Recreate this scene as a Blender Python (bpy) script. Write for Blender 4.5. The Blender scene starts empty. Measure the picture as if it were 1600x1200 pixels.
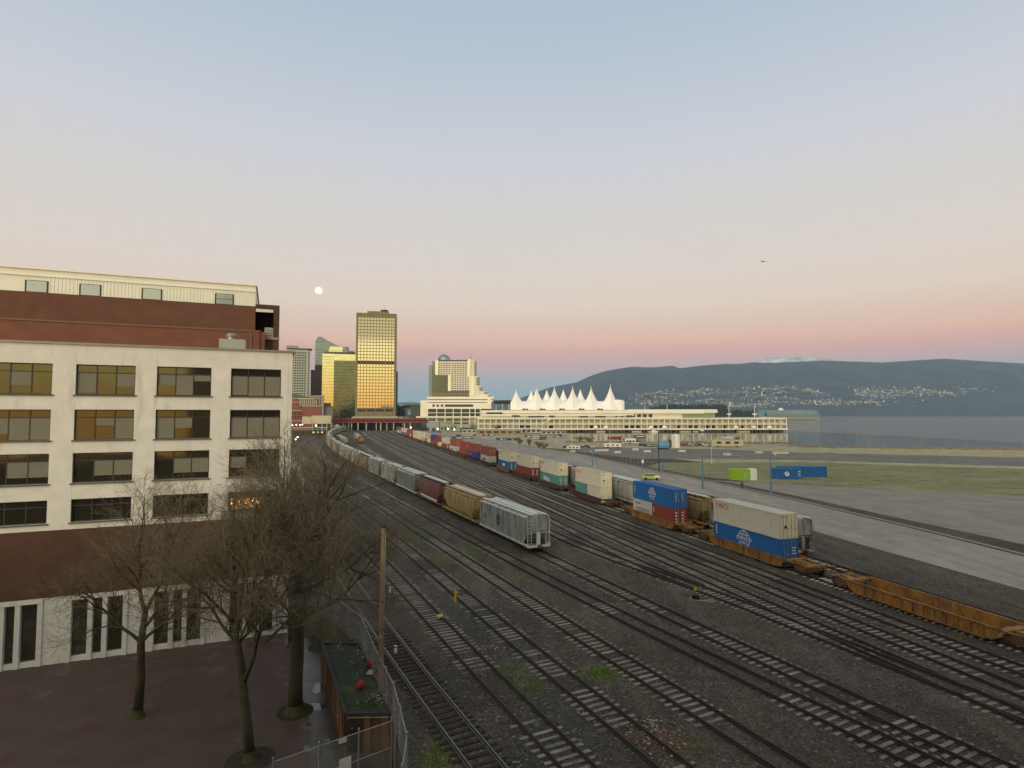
import bpy, bmesh, math, random
from mathutils import Vector, Matrix, noise as mnoise
random.seed(7)
R = math.radians
scn = bpy.context.scene
C = scn.collection

# ---------------------------------------------------------------- camera
FPX, CAMH = 901.0, 16.5
PITCH = math.atan(46 / FPX)
cd = bpy.data.cameras.new('camera'); cam = bpy.data.objects.new('camera', cd); C.objects.link(cam)
cd.sensor_width = 36; cd.lens = 36 * FPX / 1600; cd.clip_start = 0.2; cd.clip_end = 60000
cam.location = (0, 0, CAMH); cam.rotation_euler = (math.pi / 2 + PITCH, 0, 0)
scn.camera = cam

# ---------------------------------------------------------------- exposure, sky, sun
vs = scn.view_settings
vs.view_transform = 'Standard'; vs.look = 'None'; vs.exposure = 0; vs.gamma = 1
try: vs.use_curve_mapping = False
except Exception: pass
scn.cycles.max_bounces = 6; scn.cycles.diffuse_bounces = 3; scn.cycles.glossy_bounces = 3
scn.cycles.transparent_max_bounces = 8; scn.cycles.volume_bounces = 0
scn.cycles.use_denoising = True
SUN_EL, SUN_AZ = R(5.5), R(17)            # azimuth measured from straight behind the camera towards its left

def s2l(c):
    out = []
    for v in c:
        v = v / 255.0
        out.append(v / 12.92 if v <= 0.04045 else ((v + 0.055) / 1.055) ** 2.4)
    return out

world = bpy.data.worlds.new('World'); scn.world = world; world.use_nodes = True
wn, wl = world.node_tree.nodes, world.node_tree.links
wn.clear()
wout = wn.new('ShaderNodeOutputWorld'); bg = wn.new('ShaderNodeBackground')
tc = wn.new('ShaderNodeTexCoord'); sep = wn.new('ShaderNodeSeparateXYZ'); wl.new(tc.outputs['Generated'], sep.inputs[0])
def wmath(op, a, b=None, clamp=False):
    n = wn.new('ShaderNodeMath'); n.operation = op; n.use_clamp = clamp
    for i, v in enumerate((a, b)):
        if v is None: continue
        if isinstance(v, (int, float)): n.inputs[i].default_value = v
        else: wl.new(v, n.inputs[i])
    return n.outputs[0]
elev = wmath('DIVIDE', wmath('ARCSINE', sep.outputs['Z']), math.pi / 2)
def ramp(stops):
    r = wn.new('ShaderNodeValToRGB'); wl.new(elev, r.inputs[0]); e = r.color_ramp.elements
    while len(e) > 1: e.remove(e[-1])
    for i, (d, c) in enumerate(stops):
        x = e[0] if i == 0 else e.new(max(0, d) / 90)
        x.position = max(0, d) / 90; x.color = (c[0], c[1], c[2], 1)
    return r.outputs[0]
# the evening-opposite sky: earth shadow at the horizon, rose belt, peach, pale blue above
west = ramp([(0.00, (0.362, 0.487, 0.546)), (1.97, (0.362, 0.487, 0.546)), (3.56, (0.534, 0.482, 0.487)), (4.83, (0.804, 0.467, 0.445)), (5.97, (0.943, 0.453, 0.376)), (7.05, (0.997, 0.570, 0.402)), (8.63, (0.929, 0.638, 0.478)), (10.51, (0.902, 0.716, 0.581)), (14.22, (0.817, 0.708, 0.628)), (19.60, (0.712, 0.678, 0.649)), (23.04, (0.670, 0.664, 0.708)), (26.86, (0.597, 0.632, 0.697)), (31.95, (0.500, 0.573, 0.674)), (35.69, (0.456, 0.532, 0.652)), (48.00, (0.430, 0.490, 0.570)), (62.00, (0.400, 0.450, 0.500)), (90.00, (0.500, 0.500, 0.500))])
# the side of the dawn: orange at the horizon, gold above, a dull cloud bank over it
east = ramp([(0, (1.05, .52, .13)), (1.6, (1.15, .64, .18)), (3.2, (1.2, .84, .30)), (5.0, (1.25, 1.0, .45)), (7.0, (1.32, 1.16, .66)),
             (7.25, (.66, .56, .34)), (11, (.72, .63, .44)), (17, (1.25, 1.10, .80)), (26, (1.7, 1.5, 1.15)), (40, (1.7, 1.55, 1.25)), (60, (1.1, 1.06, .94)), (90, (.50, .50, .50))])
az = wn.new('ShaderNodeVectorMath'); az.operation = 'DOT_PRODUCT'
nrm = wn.new('ShaderNodeVectorMath'); nrm.operation = 'NORMALIZE'
flat = wn.new('ShaderNodeVectorMath'); flat.operation = 'MULTIPLY'; flat.inputs[1].default_value = (1, 1, 0)
wl.new(tc.outputs['Generated'], flat.inputs[0]); wl.new(flat.outputs[0], nrm.inputs[0]); wl.new(nrm.outputs[0], az.inputs[0])
az.inputs[1].default_value = (-math.sin(SUN_AZ), -math.cos(SUN_AZ), 0)
mr = wn.new('ShaderNodeMapRange'); mr.interpolation_type = 'SMOOTHSTEP'
mr.inputs['From Min'].default_value = -0.25; mr.inputs['From Max'].default_value = 0.75
wl.new(az.outputs['Value'], mr.inputs['Value'])
mixs = wn.new('ShaderNodeMix'); mixs.data_type = 'RGBA'
wl.new(mr.outputs[0], mixs.inputs[0]); wl.new(west, mixs.inputs[6]); wl.new(east, mixs.inputs[7])
sky = wn.new('ShaderNodeTexSky'); sky.sky_type = 'NISHITA'; sky.sun_disc = False
sky.sun_elevation = SUN_EL; sky.sun_rotation = math.pi + SUN_AZ; sky.air_density = 1.0; sky.dust_density = 1.0
SKY_K = 0.006
nk = wn.new('ShaderNodeMix'); nk.data_type = 'RGBA'; nk.blend_type = 'ADD'; nk.inputs[0].default_value = SKY_K
wl.new(mixs.outputs[2], nk.inputs[6]); wl.new(sky.outputs[0], nk.inputs[7])
wl.new(nk.outputs[2], bg.inputs[0]); bg.inputs[1].default_value = 1.0
wl.new(bg.outputs[0], wout.inputs[0])

sl = bpy.data.lights.new('sun', 'SUN'); sl.energy = 1.3; sl.angle = R(10); sl.color = (1, .84, .56)
so = bpy.data.objects.new('sun', sl); C.objects.link(so)
sdir = Vector((-math.sin(SUN_AZ) * math.cos(SUN_EL), -math.cos(SUN_AZ) * math.cos(SUN_EL), math.sin(SUN_EL)))
so.rotation_euler = sdir.to_track_quat('Z', 'Y').to_euler(); so.location = (-30, -90, 90)

# ---------------------------------------------------------------- pixel helpers (photo pixels, 1600 x 1200) -> points in the place
def ray(px, py):
    u = -(py - 600) / FPX
    return Vector(((px - 800) / FPX, math.cos(PITCH) - math.sin(PITCH) * u, math.sin(PITCH) + math.cos(PITCH) * u))
def G(px, py, z=0.0):
    d = ray(px, py); t = (z - CAMH) / d.z
    return Vector((d.x * t, d.y * t, z))
def P(px, py, Y):
    d = ray(px, py); t = Y / d.y
    return Vector((d.x * t, Y, CAMH + d.z * t))

# ---------------------------------------------------------------- mesh builder
class MB:
    def __init__(s): s.v = []; s.f = []; s.m = []
    def add(s, vs, fs, mi=0):
        o = len(s.v); s.v += [tuple(p) for p in vs]
        for f in fs: s.f.append(tuple(o + i for i in f)); s.m.append(mi)
        return s
    def box(s, x0, x1, y0, y1, z0, z1, mi=0):
        return s.add([(x0,y0,z0),(x1,y0,z0),(x1,y1,z0),(x0,y1,z0),(x0,y0,z1),(x1,y0,z1),(x1,y1,z1),(x0,y1,z1)],
                     [(0,3,2,1),(4,5,6,7),(0,1,5,4),(1,2,6,5),(2,3,7,6),(3,0,4,7)], mi)
    def bar(s, a, b, w, h, mi=0, up=(0,0,1)):
        a, b = Vector(a), Vector(b); d = (b - a); d.normalize(); u = Vector(up)
        r = d.cross(u)
        if r.length < 1e-5: r = d.cross(Vector((0,1,0)))
        r.normalize(); q = r.cross(d)
        vs = [p + r * (sx * w / 2) + q * (sy * h / 2) for p in (a, b) for sx, sy in ((-1,-1),(1,-1),(1,1),(-1,1))]
        return s.add(vs, [(3,2,1,0),(4,5,6,7),(0,1,5,4),(1,2,6,5),(2,3,7,6),(3,0,4,7)], mi)
    def prism(s, pts, z0, z1, mi=0):                       # vertical prism over an xy outline (counter-clockwise)
        n = len(pts)
        vs = [(p[0], p[1], z0) for p in pts] + [(p[0], p[1], z1) for p in pts]
        fs = [tuple(range(n - 1, -1, -1)), tuple(range(n, 2 * n))] + [(i, (i + 1) % n, n + (i + 1) % n, n + i) for i in range(n)]
        return s.add(vs, fs, mi)
    def exx(s, prof, x0, x1, mi=0, caps=True):             # profile in (y, z), extruded along x
        n = len(prof)
        vs = [(x0, p[0], p[1]) for p in prof] + [(x1, p[0], p[1]) for p in prof]
        fs = [(i, (i + 1) % n, n + (i + 1) % n, n + i) for i in range(n)]
        if caps: fs += [tuple(range(n - 1, -1, -1)), tuple(range(n, 2 * n))]
        return s.add(vs, fs, mi)
    def exy(s, prof, y0, y1, mi=0):                        # profile in (x, z), extruded along y
        n = len(prof)
        vs = [(p[0], y0, p[1]) for p in prof] + [(p[0], y1, p[1]) for p in prof]
        fs = [(i, (i + 1) % n, n + (i + 1) % n, n + i) for i in range(n)] + [tuple(range(n - 1, -1, -1)), tuple(range(n, 2 * n))]
        return s.add(vs, fs, mi)
    def tube(s, pts, rad, n=6, mi=0, cap=True):
        pts = [Vector(p) for p in pts]
        if not isinstance(rad, (list, tuple)): rad = [rad] * len(pts)
        vs = []; fs = []; r0 = None
        for i, p in enumerate(pts):
            d = (pts[min(i + 1, len(pts) - 1)] - pts[max(i - 1, 0)])
            if d.length < 1e-9: d = Vector((0, 0, 1))
            d.normalize()
            if r0 is None:
                a = Vector((0, 0, 1)) if abs(d.z) < .9 else Vector((1, 0, 0)); r0 = d.cross(a)
            else: r0 = r0 - d * r0.dot(d)
            if r0.length < 1e-6: r0 = d.orthogonal()
            r0 = r0.normalized(); q = d.cross(r0)
            for k in range(n):
                t = 2 * math.pi * k / n
                vs.append(p + (r0 * math.cos(t) + q * math.sin(t)) * rad[i])
        for i in range(len(pts) - 1):
            for k in range(n):
                a, b = i * n + k, i * n + (k + 1) % n
                fs.append((a, b, b + n, a + n))
        if cap: fs += [tuple(range(n - 1, -1, -1)), tuple(range(len(vs) - n, len(vs)))]
        return s.add(vs, fs, mi)
    def lathe(s, prof, n=24, c=(0,0,0), mi=0, a0=0, a1=2 * math.pi):
        full = abs(a1 - a0 - 2 * math.pi) < 1e-6; k = n if full else n + 1
        vs = []; fs = []
        for r, z in prof:
            for i in range(k):
                t = a0 + (a1 - a0) * i / n
                vs.append((c[0] + r * math.cos(t), c[1] + r * math.sin(t), c[2] + z))
        for j in range(len(prof) - 1):
            for i in range(n):
                a, b = j * k + i, j * k + (i + 1) % k
                fs.append((a, b, b + k, a + k))
        return s.add(vs, fs, mi)
    def cyl(s, a, b, r, n=16, mi=0): return s.tube([a, b], r, n, mi)
    def build(s, name, mats, parent=None, loc=None, rot=None, smooth=False):
        me = bpy.data.meshes.new(name); me.from_pydata(s.v, [], s.f)
        for m in (mats if isinstance(mats, (list, tuple)) else [mats]): me.materials.append(m)
        if any(s.m): me.polygons.foreach_set('material_index', s.m)
        if smooth: me.polygons.foreach_set('use_smooth', [True] * len(s.f))
        me.update()
        return put(name, me, parent, loc, rot)
def put(name, me, parent=None, loc=None, rot=None):
    o = bpy.data.objects.new(name, me); C.objects.link(o)
    if parent: o.parent = parent
    if loc is not None: o.location = loc
    if rot is not None: o.rotation_euler = rot
    return o
def tag(o, label, cat, group=None):
    o['label'] = label; o['category'] = cat
    if group: o['group'] = group
    return o
def thing(name, label, cat, loc=(0,0,0), rotz=0.0, group=None):
    o = bpy.data.objects.new(name, None); C.objects.link(o); o.empty_display_size = .5
    o.location = loc; o.rotation_euler = (0, 0, rotz)
    return tag(o, label, cat, group)
def struct(o, kind='structure'): o['kind'] = kind; return o
def dup(root, loc=None, rotz=None, label=None, recolor=None, group=None, scale=None):
    def cp(o, par):
        c = o.copy(); C.objects.link(c)
        if par: c.parent = par
        if recolor and c.type == 'MESH':
            for sl_ in c.material_slots:
                if sl_.material and sl_.material.name in recolor:
                    m = recolor[sl_.material.name]; sl_.link = 'OBJECT'; sl_.material = m
        for ch in list(kids.get(o, [])): cp(ch, c)
        return c
    kids = {}
    def walk(o):
        kids[o] = list(o.children)
        for ch in kids[o]: walk(ch)
    walk(root)
    r = cp(root, None)
    if loc is not None: r.location = loc
    if rotz is not None: r.rotation_euler = (0, 0, rotz)
    if label: r['label'] = label
    if group: r['group'] = group
    if scale: r.scale = scale
    return r
def copies(name, me, parent, spots, keep=100):             # one part per spot up to keep, the rest in one mesh
    for i, sp in enumerate(spots[:keep]):
        put(name, me, parent, sp[:3], (0, 0, sp[3] if len(sp) > 3 else 0))
    if len(spots) > keep:
        b = MB()
        for sp in spots[keep:]:
            M_ = Matrix.Translation(sp[:3]) @ Matrix.Rotation(sp[3] if len(sp) > 3 else 0, 4, 'Z')
            b.add([M_ @ v.co for v in me.vertices], [tuple(p.vertices) for p in me.polygons])
        o = b.build(name, list(me.materials), parent); o['kind'] = 'stuff'
def boxmesh(name, w, d, h, m, cz=True):
    b = MB(); b.box(-w/2, w/2, -d/2, d/2, -h/2 if cz else 0, h/2 if cz else h)
    me = bpy.data.meshes.new(name); me.from_pydata(b.v, [], b.f); me.materials.append(m); me.update()
    return me
def text(name, s, size, loc, rot, m, parent, depth=.01, align='CENTER', sx=1.0):
    cu = bpy.data.curves.new(name, 'FONT'); cu.body = s; cu.size = size; cu.extrude = depth
    cu.align_x = align; cu.align_y = 'CENTER'; cu.resolution_u = 2
    o = bpy.data.objects.new(name, cu); C.objects.link(o)
    dg = bpy.context.evaluated_depsgraph_get()
    me = bpy.data.meshes.new_from_object(o.evaluated_get(dg)); bpy.data.objects.remove(o)
    me.materials.clear(); me.materials.append(m)
    t = put(name, me, parent, loc, rot); t.scale = (sx, 1, 1); return t

# ---------------------------------------------------------------- materials
MAT = {}
def M(name, col, rough=.8, var=.12, scale=2.0, bump=0.0, bscale=None, metal=0.0, rnd=0.0, streak=0.0, dirt=None, spec=.3, stretch=(1,1,1), emit=0.0, coat=0):
    if name in MAT: return MAT[name]
    m = bpy.data.materials.new(name); m.use_nodes = True; nt = m.node_tree; N, L = nt.nodes, nt.links
    b = N['Principled BSDF']; b.inputs['Roughness'].default_value = rough; b.inputs['Metallic'].default_value = metal
    b.inputs['Specular IOR Level'].default_value = spec
    t = N.new('ShaderNodeTexCoord'); mp = N.new('ShaderNodeMapping'); mp.inputs['Scale'].default_value = stretch
    L.new(t.outputs['Object'], mp.inputs[0])
    nz = N.new('ShaderNodeTexNoise'); nz.inputs['Scale'].default_value = scale; nz.inputs['Detail'].default_value = 5; nz.inputs['Roughness'].default_value = .62
    L.new(mp.outputs[0], nz.inputs['Vector'])
    mr_ = N.new('ShaderNodeMapRange'); mr_.inputs['From Min'].default_value = .28; mr_.inputs['From Max'].default_value = .72
    mr_.inputs['To Min'].default_value = 1 - var; mr_.inputs['To Max'].default_value = 1 + var
    L.new(nz.outputs['Fac'], mr_.inputs['Value'])
    val = mr_.outputs[0]
    if rnd:
        oi = N.new('ShaderNodeObjectInfo'); r2 = N.new('ShaderNodeMapRange'); r2.inputs['To Min'].default_value = 1 - rnd; r2.inputs['To Max'].default_value = 1 + rnd
        L.new(oi.outputs['Random'], r2.inputs['Value']); mu = N.new('ShaderNodeMath'); mu.operation = 'MULTIPLY'
        L.new(val, mu.inputs[0]); L.new(r2.outputs[0], mu.inputs[1]); val = mu.outputs[0]
    mx = N.new('ShaderNodeVectorMath'); mx.operation = 'SCALE'; mx.inputs[0].default_value = col[:3]; L.new(val, mx.inputs['Scale'])
    out = mx.outputs[0]
    if dirt:
        n2 = N.new('ShaderNodeTexNoise'); n2.inputs['Scale'].default_value = dirt[1]; n2.inputs['Detail'].default_value = 6; n2.inputs['Roughness'].default_value = .7
        mp2 = N.new('ShaderNodeMapping'); mp2.inputs['Scale'].default_value = dirt[3] if len(dirt) > 3 else (1,1,1); L.new(t.outputs['Object'], mp2.inputs[0]); L.new(mp2.outputs[0], n2.inputs['Vector'])
        m3 = N.new('ShaderNodeMapRange'); m3.inputs['From Min'].default_value = dirt[2]; m3.inputs['From Max'].default_value = dirt[2] + .22; L.new(n2.outputs['Fac'], m3.inputs['Value'])
        mc = N.new('ShaderNodeMix'); mc.data_type = 'RGBA'; L.new(m3.outputs[0], mc.inputs[0]); L.new(out, mc.inputs[6]); mc.inputs[7].default_value = (*dirt[0], 1)
        out = mc.outputs[2]
    L.new(out, b.inputs['Base Color'])
    if bump:
        bp = N.new('ShaderNodeBump'); bp.inputs['Strength'].default_value = bump; bp.inputs['Distance'].default_value = .05
        n3 = nz
        if bscale:
            n3 = N.new('ShaderNodeTexNoise'); n3.inputs['Scale'].default_value = bscale; n3.inputs['Detail'].default_value = 4; L.new(mp.outputs[0], n3.inputs['Vector'])
        L.new(n3.outputs['Fac'], bp.inputs['Height']); L.new(bp.outputs[0], b.inputs['Normal'])
    if emit:
        b.inputs['Emission Color'].default_value = (*col[:3], 1); b.inputs['Emission Strength'].default_value = emit
    MAT[name] = m
    return m
def brick(name, c1, c2, mortar, sx=.22, sy=.075, rough=.9):
    m = bpy.data.materials.new(name); m.use_nodes = True; N, L = m.node_tree.nodes, m.node_tree.links
    b = N['Principled BSDF']; b.inputs['Roughness'].default_value = rough; b.inputs['Specular IOR Level'].default_value = .2
    t = N.new('ShaderNodeTexCoord'); sp = N.new('ShaderNodeSeparateXYZ'); L.new(t.outputs['Object'], sp.inputs[0])
    ad = N.new('ShaderNodeMath'); ad.operation = 'ADD'; L.new(sp.outputs[0], ad.inputs[0]); L.new(sp.outputs[1], ad.inputs[1])
    cb = N.new('ShaderNodeCombineXYZ'); L.new(ad.outputs[0], cb.inputs[0]); L.new(sp.outputs[2], cb.inputs[1])
    br = N.new('ShaderNodeTexBrick'); br.inputs['Scale'].default_value = 1; br.inputs['Brick Width'].default_value = sx; br.inputs['Row Height'].default_value = sy
    br.inputs['Mortar Size'].default_value = .008; br.inputs['Color1'].default_value = (*c1, 1); br.inputs['Color2'].default_value = (*c2, 1); br.inputs['Mortar'].default_value = (*mortar, 1)
    L.new(cb.outputs[0], br.inputs['Vector'])
    nz = N.new('ShaderNodeTexNoise'); nz.inputs['Scale'].default_value = .7; nz.inputs['Detail'].default_value = 5; L.new(t.outputs['Object'], nz.inputs['Vector'])
    mr_ = N.new('ShaderNodeMapRange'); mr_.inputs['To Min'].default_value = .7; mr_.inputs['To Max'].default_value = 1.3; L.new(nz.outputs['Fac'], mr_.inputs['Value'])
    mx = N.new('ShaderNodeVectorMath'); mx.operation = 'SCALE'; L.new(br.outputs['Color'], mx.inputs[0]); L.new(mr_.outputs[0], mx.inputs['Scale'])
    L.new(mx.outputs[0], b.inputs['Base Color']); MAT[name] = m
    return m
def glass(name, col, rough=.08, metal=.9, var=.08, wob=.004):
    m = M(name, col, rough, var, .35, metal=metal, spec=.5)
    N, L = m.node_tree.nodes, m.node_tree.links
    b = N['Principled BSDF']; nz = N.new('ShaderNodeTexNoise'); nz.inputs['Scale'].default_value = .25; nz.inputs['Detail'].default_value = 2
    t = [n for n in N if n.type == 'TEX_COORD'][0]; L.new(t.outputs['Object'], nz.inputs['Vector'])
    bp = N.new('ShaderNodeBump'); bp.inputs['Strength'].default_value = 1; bp.inputs['Distance'].default_value = wob * 10
    L.new(nz.outputs['Fac'], bp.inputs['Height']); L.new(bp.outputs[0], b.inputs['Normal'])
    return m

concrete_white = M('white_concrete', (.63, .635, .60), .85, .10, .8, dirt=((.43,.41,.36), 1.1, .56, (1,1,.16)))
metal_grey = M('grey_metal', (.30, .31, .31), .45, .12, 3, metal=.6)
metal_dark = M('dark_metal', (.045, .045, .045), .5, .2, 3, metal=.3)
black = M('black_void', (.012, .012, .012), .9)
galv = M('galvanised_steel', (.42, .43, .42), .4, .12, 4, metal=.7)
white_paint = M('white_paint', (.74, .73, .68), .6, .06, 1)
cream_paint = M('cream_paint', (.70, .66, .52), .7, .08, .3)
rust = M('rust_steel', (.10, .055, .035), .75, .3, 6, bump=.2)
wheel_steel = M('wheel_steel', (.07, .045, .035), .55, .3, 4, metal=.3)
ORD = ['nearest', 'second', 'third', 'fourth', 'fifth', 'sixth', 'seventh', 'eighth', 'ninth', 'tenth', 'eleventh', 'twelfth', 'thirteenth',
       'fourteenth', 'fifteenth', 'sixteenth', 'seventeenth', 'eighteenth', 'nineteenth', 'twentieth']
# ================================================================ SETTING: ground, street, water, hills
def ground_material():
    m = bpy.data.materials.new('yard_ballast'); m.use_nodes = True; N, L = m.node_tree.nodes, m.node_tree.links
    b = N['Principled BSDF']; b.inputs['Roughness'].default_value = .92; b.inputs['Specular IOR Level'].default_value = .15
    t = N.new('ShaderNodeTexCoord'); co = t.outputs['Object']
    def noise(sc, det=4, ro=.6, d=0):
        n = N.new('ShaderNodeTexNoise'); n.inputs['Scale'].default_value = sc; n.inputs['Detail'].default_value = det; n.inputs['Roughness'].default_value = ro
        n.inputs['Distortion'].default_value = d; L.new(co, n.inputs['Vector']); return n.outputs['Fac']
    def rng(v, a, b_, c=0, d=1):
        n = N.new('ShaderNodeMapRange'); n.inputs['From Min'].default_value = a; n.inputs['From Max'].default_value = b_
        n.inputs['To Min'].default_value = c; n.inputs['To Max'].default_value = d; L.new(v, n.inputs['Value']); return n.outputs[0]
    def mix(f, a, b_, bt='MIX'):
        n = N.new('ShaderNodeMix'); n.data_type = 'RGBA'; n.blend_type = bt
        if isinstance(f, float): n.inputs[0].default_value = f
        else: L.new(f, n.inputs[0])
        for i, v in ((6, a), (7, b_)):
            if isinstance(v, tuple): n.inputs[i].default_value = (*v, 1)
            else: L.new(v, n.inputs[i])
        return n.outputs[2]
    def mul(a, b_):
        n = N.new('ShaderNodeMath'); n.operation = 'MULTIPLY'
        for i, v in ((0, a), (1, b_)):
            if isinstance(v, (int, float)): n.inputs[i].default_value = v
            else: L.new(v, n.inputs[i])
        return n.outputs[0]
    base = mix(rng(noise(.12, 5), .35, .68), (.050, .042, .033), (.082, .073, .059))
    base = mix(rng(noise(.55, 5, .7), .45, .75), base, (.042, .035, .029))
    # wind- and traffic-worn paler grit in long streaks
    mp = N.new('ShaderNodeMapping'); mp.inputs['Rotation'].default_value = (0, 0, R(17)); mp.inputs['Scale'].default_value = (.5, .03, 1); L.new(co, mp.inputs[0])
    n4 = N.new('ShaderNodeTexNoise'); n4.inputs['Scale'].default_value = 1.4; n4.inputs['Detail'].default_value = 4; L.new(mp.outputs[0], n4.inputs['Vector'])
    base = mix(mul(rng(n4.outputs['Fac'], .5, .75), .6), base, (.112, .102, .085))
    # moss and weeds
    moss = mul(rng(noise(.22, 4, .6), .56, .68), rng(noise(2.2, 4, .7), .4, .62))
    base = mix(mul(moss, .75), base, (.068, .082, .026))
    # individual patches where the photograph shows them: green moss, rusty soil, shade-darkened near ballast
    def patch(px, py, rx, ry, col, k=1.0):
        nonlocal base
        g = G(px, py)
        mp = N.new('ShaderNodeMapping'); mp.vector_type = 'POINT'; mp.inputs['Location'].default_value = (-g.x / rx, -g.y / ry, 0); mp.inputs['Scale'].default_value = (1 / rx, 1 / ry, 0)
        L.new(co, mp.inputs[0]); ln = N.new('ShaderNodeVectorMath'); ln.operation = 'LENGTH'; L.new(mp.outputs[0], ln.inputs[0])
        ad = N.new('ShaderNodeMath'); ad.operation = 'ADD'; L.new(ln.outputs['Value'], ad.inputs[0]); L.new(rng(noise(1.5, 4, .7), .3, .7, -.6, .6), ad.inputs[1])
        base = mix(mul(rng(ad.outputs[0], .45, 1.1, 1, 0), k), base, col)
    patch(942, 1052, 1.5, 1.2, (.085, .125, .02)); patch(765, 1011, 1.5, .7, (.115, .050, .026), .8); patch(700, 868, 3.5, 4, (.085, .095, .035), .7)
    patch(722, 862, 2.5, 5, (.09, .10, .04), .6); patch(655, 835, 3, 5, (.07, .085, .03), .7); patch(800, 1045, 1.4, 1.6, (.07, .10, .03), .7); patch(830, 1075, 1.2, 1.6, (.06, .09, .03), .7)
    patch(1020, 1150, 2.0, 1.2, (.105, .062, .036), .8); patch(680, 1195, .8, 2.5, (.085, .115, .02)); patch(800, 900, 3, 3, (.085, .095, .04), .5); patch(1080, 1175, 1.2, 1.5, (.10, .075, .04), .6)
    patch(730, 960, 3.2, 4.5, (.048, .054, .049), .7); patch(790, 1000, 3, 5, (.046, .051, .047), .6); patch(890, 1120, 3.0, 5, (.045, .050, .046), .65); patch(680, 1090, 3.0, 6, (.038, .038, .033), .7); patch(830, 1180, 3.2, 5, (.040, .040, .035), .7)  # cool dark ballast, darkened beyond its own tone to imitate foreground shade
    # ballast stones
    vo = N.new('ShaderNodeTexVoronoi'); vo.inputs['Scale'].default_value = 9; L.new(co, vo.inputs['Vector'])
    vs_ = N.new('ShaderNodeSeparateXYZ'); L.new(vo.outputs['Color'], vs_.inputs[0])
    stone = rng(vs_.outputs[0], 0, 1, .55, 1.5)
    sc_ = N.new('ShaderNodeVectorMath'); sc_.operation = 'SCALE'; L.new(base, sc_.inputs[0]); L.new(stone, sc_.inputs['Scale'])
    pale = rng(vs_.outputs[1], .965, .985)
    fin = mix(pale, sc_.outputs[0], (.17, .16, .145))
    L.new(fin, b.inputs['Base Color'])
    bp = N.new('ShaderNodeBump'); bp.inputs['Strength'].default_value = .7; bp.inputs['Distance'].default_value = .06
    L.new(vo.outputs['Distance'], bp.inputs['Height']); L.new(bp.outputs[0], b.inputs['Normal'])
    return m
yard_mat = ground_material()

shore = [(2300, 705), (1600, 702), (1400, 700), (1250, 697.5), (1160, 692), (1060, 690.5), (990, 691), (905, 690.5), (884, 685), (878, 678)]
left_line = [(-4.2, 18), (-4.6, 27), (-6.62, 32.6), (-8.8, 37.5), (-11.0, 42.2), (-14.2, 46.2), (-17.6, 50.6), (-30, 80), (-95, 150), (-190, 180)]
land = [(-3.4, -60), (-3.8, 8)] + left_line + [(-2500, 300), (-2500, 3200), (-30, 3200), (-60, 760), (35, 700), (30, 560)]
land += [tuple(G(*q)[:2]) for q in reversed(shore)] + [(600, -60)]
bm = bmesh.new()
vsx = [bm.verts.new((x, y, 0)) for x, y in land]
face = bm.faces.new(vsx)
bmesh.ops.triangulate(bm, faces=[face]); bmesh.ops.recalc_face_normals(bm, faces=bm.faces)
if bm.faces[:] and sum(f.normal.z for f in bm.faces) < 0: bmesh.ops.reverse_faces(bm, faces=bm.faces)
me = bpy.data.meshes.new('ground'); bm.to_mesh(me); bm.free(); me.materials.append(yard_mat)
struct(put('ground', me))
# bank of the shore and of the yard towards the lower street
bk = MB(); sp = [G(*q) for q in shore]
for a, b in zip(sp, sp[1:]):
    bk.add([(a.x, a.y, -.004), (b.x, b.y, -.004), (b.x, b.y + 4, -3.5), (a.x, a.y + 4, -3.5)], [(0, 1, 2, 3)])
struct(bk.build('shore_bank', M('shore_rock', (.10, .09, .075), .9, .4, .6, bump=.6)))
bk = MB()
ll = [(-3.4, -60), (-3.8, 8)] + left_line
for a, b in zip(ll, ll[1:]):
    bk.add([(a[0], a[1], -.003), (b[0], b[1], -.003), (b[0], b[1], -2.2), (a[0], a[1], -2.2)], [(0, 1, 2, 3)])
struct(bk.build('yard_retaining_edge', M('mossy_concrete', (.075, .075, .055), .9, .35, 1.2, dirt=((.045, .06, .02), 1.0, .5))))

# lower street: dark wet asphalt and brick paving
def pave_material():
    m = brick('brick_paving', (.082, .050, .042), (.062, .042, .036), (.035, .032, .03), .2, .1, .75)
    N, L = m.node_tree.nodes, m.node_tree.links; b = N['Principled BSDF']
    cb = [n for n in N if n.type == 'COMBXYZ'][0]; sx = [n for n in N if n.type == 'SEPXYZ'][0]
    for l in list(cb.inputs[0].links) + list(cb.inputs[1].links): L.remove(l)
    L.new(sx.outputs[0], cb.inputs[0]); L.new(sx.outputs[1], cb.inputs[1])
    t = [n for n in N if n.type == 'TEX_COORD'][0]
    nz = N.new('ShaderNodeTexNoise'); nz.inputs['Scale'].default_value = .45; nz.inputs['Detail'].default_value = 4; L.new(t.outputs['Object'], nz.inputs['Vector'])
    mr_ = N.new('ShaderNodeMapRange'); mr_.inputs['From Min'].default_value = .5; mr_.inputs['From Max'].default_value = .62; mr_.inputs['To Min'].default_value = .8; mr_.inputs['To Max'].default_value = .34
    L.new(nz.outputs['Fac'], mr_.inputs['Value']); L.new(mr_.outputs[0], b.inputs['Roughness']); b.inputs['Specular IOR Level'].default_value = .45
    return m
pave = pave_material()
pv = MB(); pv.add([(-120, -60, -2), (6, -60, -2), (6, 60, -2), (-20, 110, -2), (-250, 200, -2), (-250, -60, -2)], [(0, 1, 2, 3, 4, 5)])
struct(pv.build('street_pavement', pave))
asphalt_wet = M('wet_asphalt', (.040, .040, .040), .35, .3, .8, dirt=((.075, .073, .07), .7, .5), spec=.5)
alley = MB()
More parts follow.
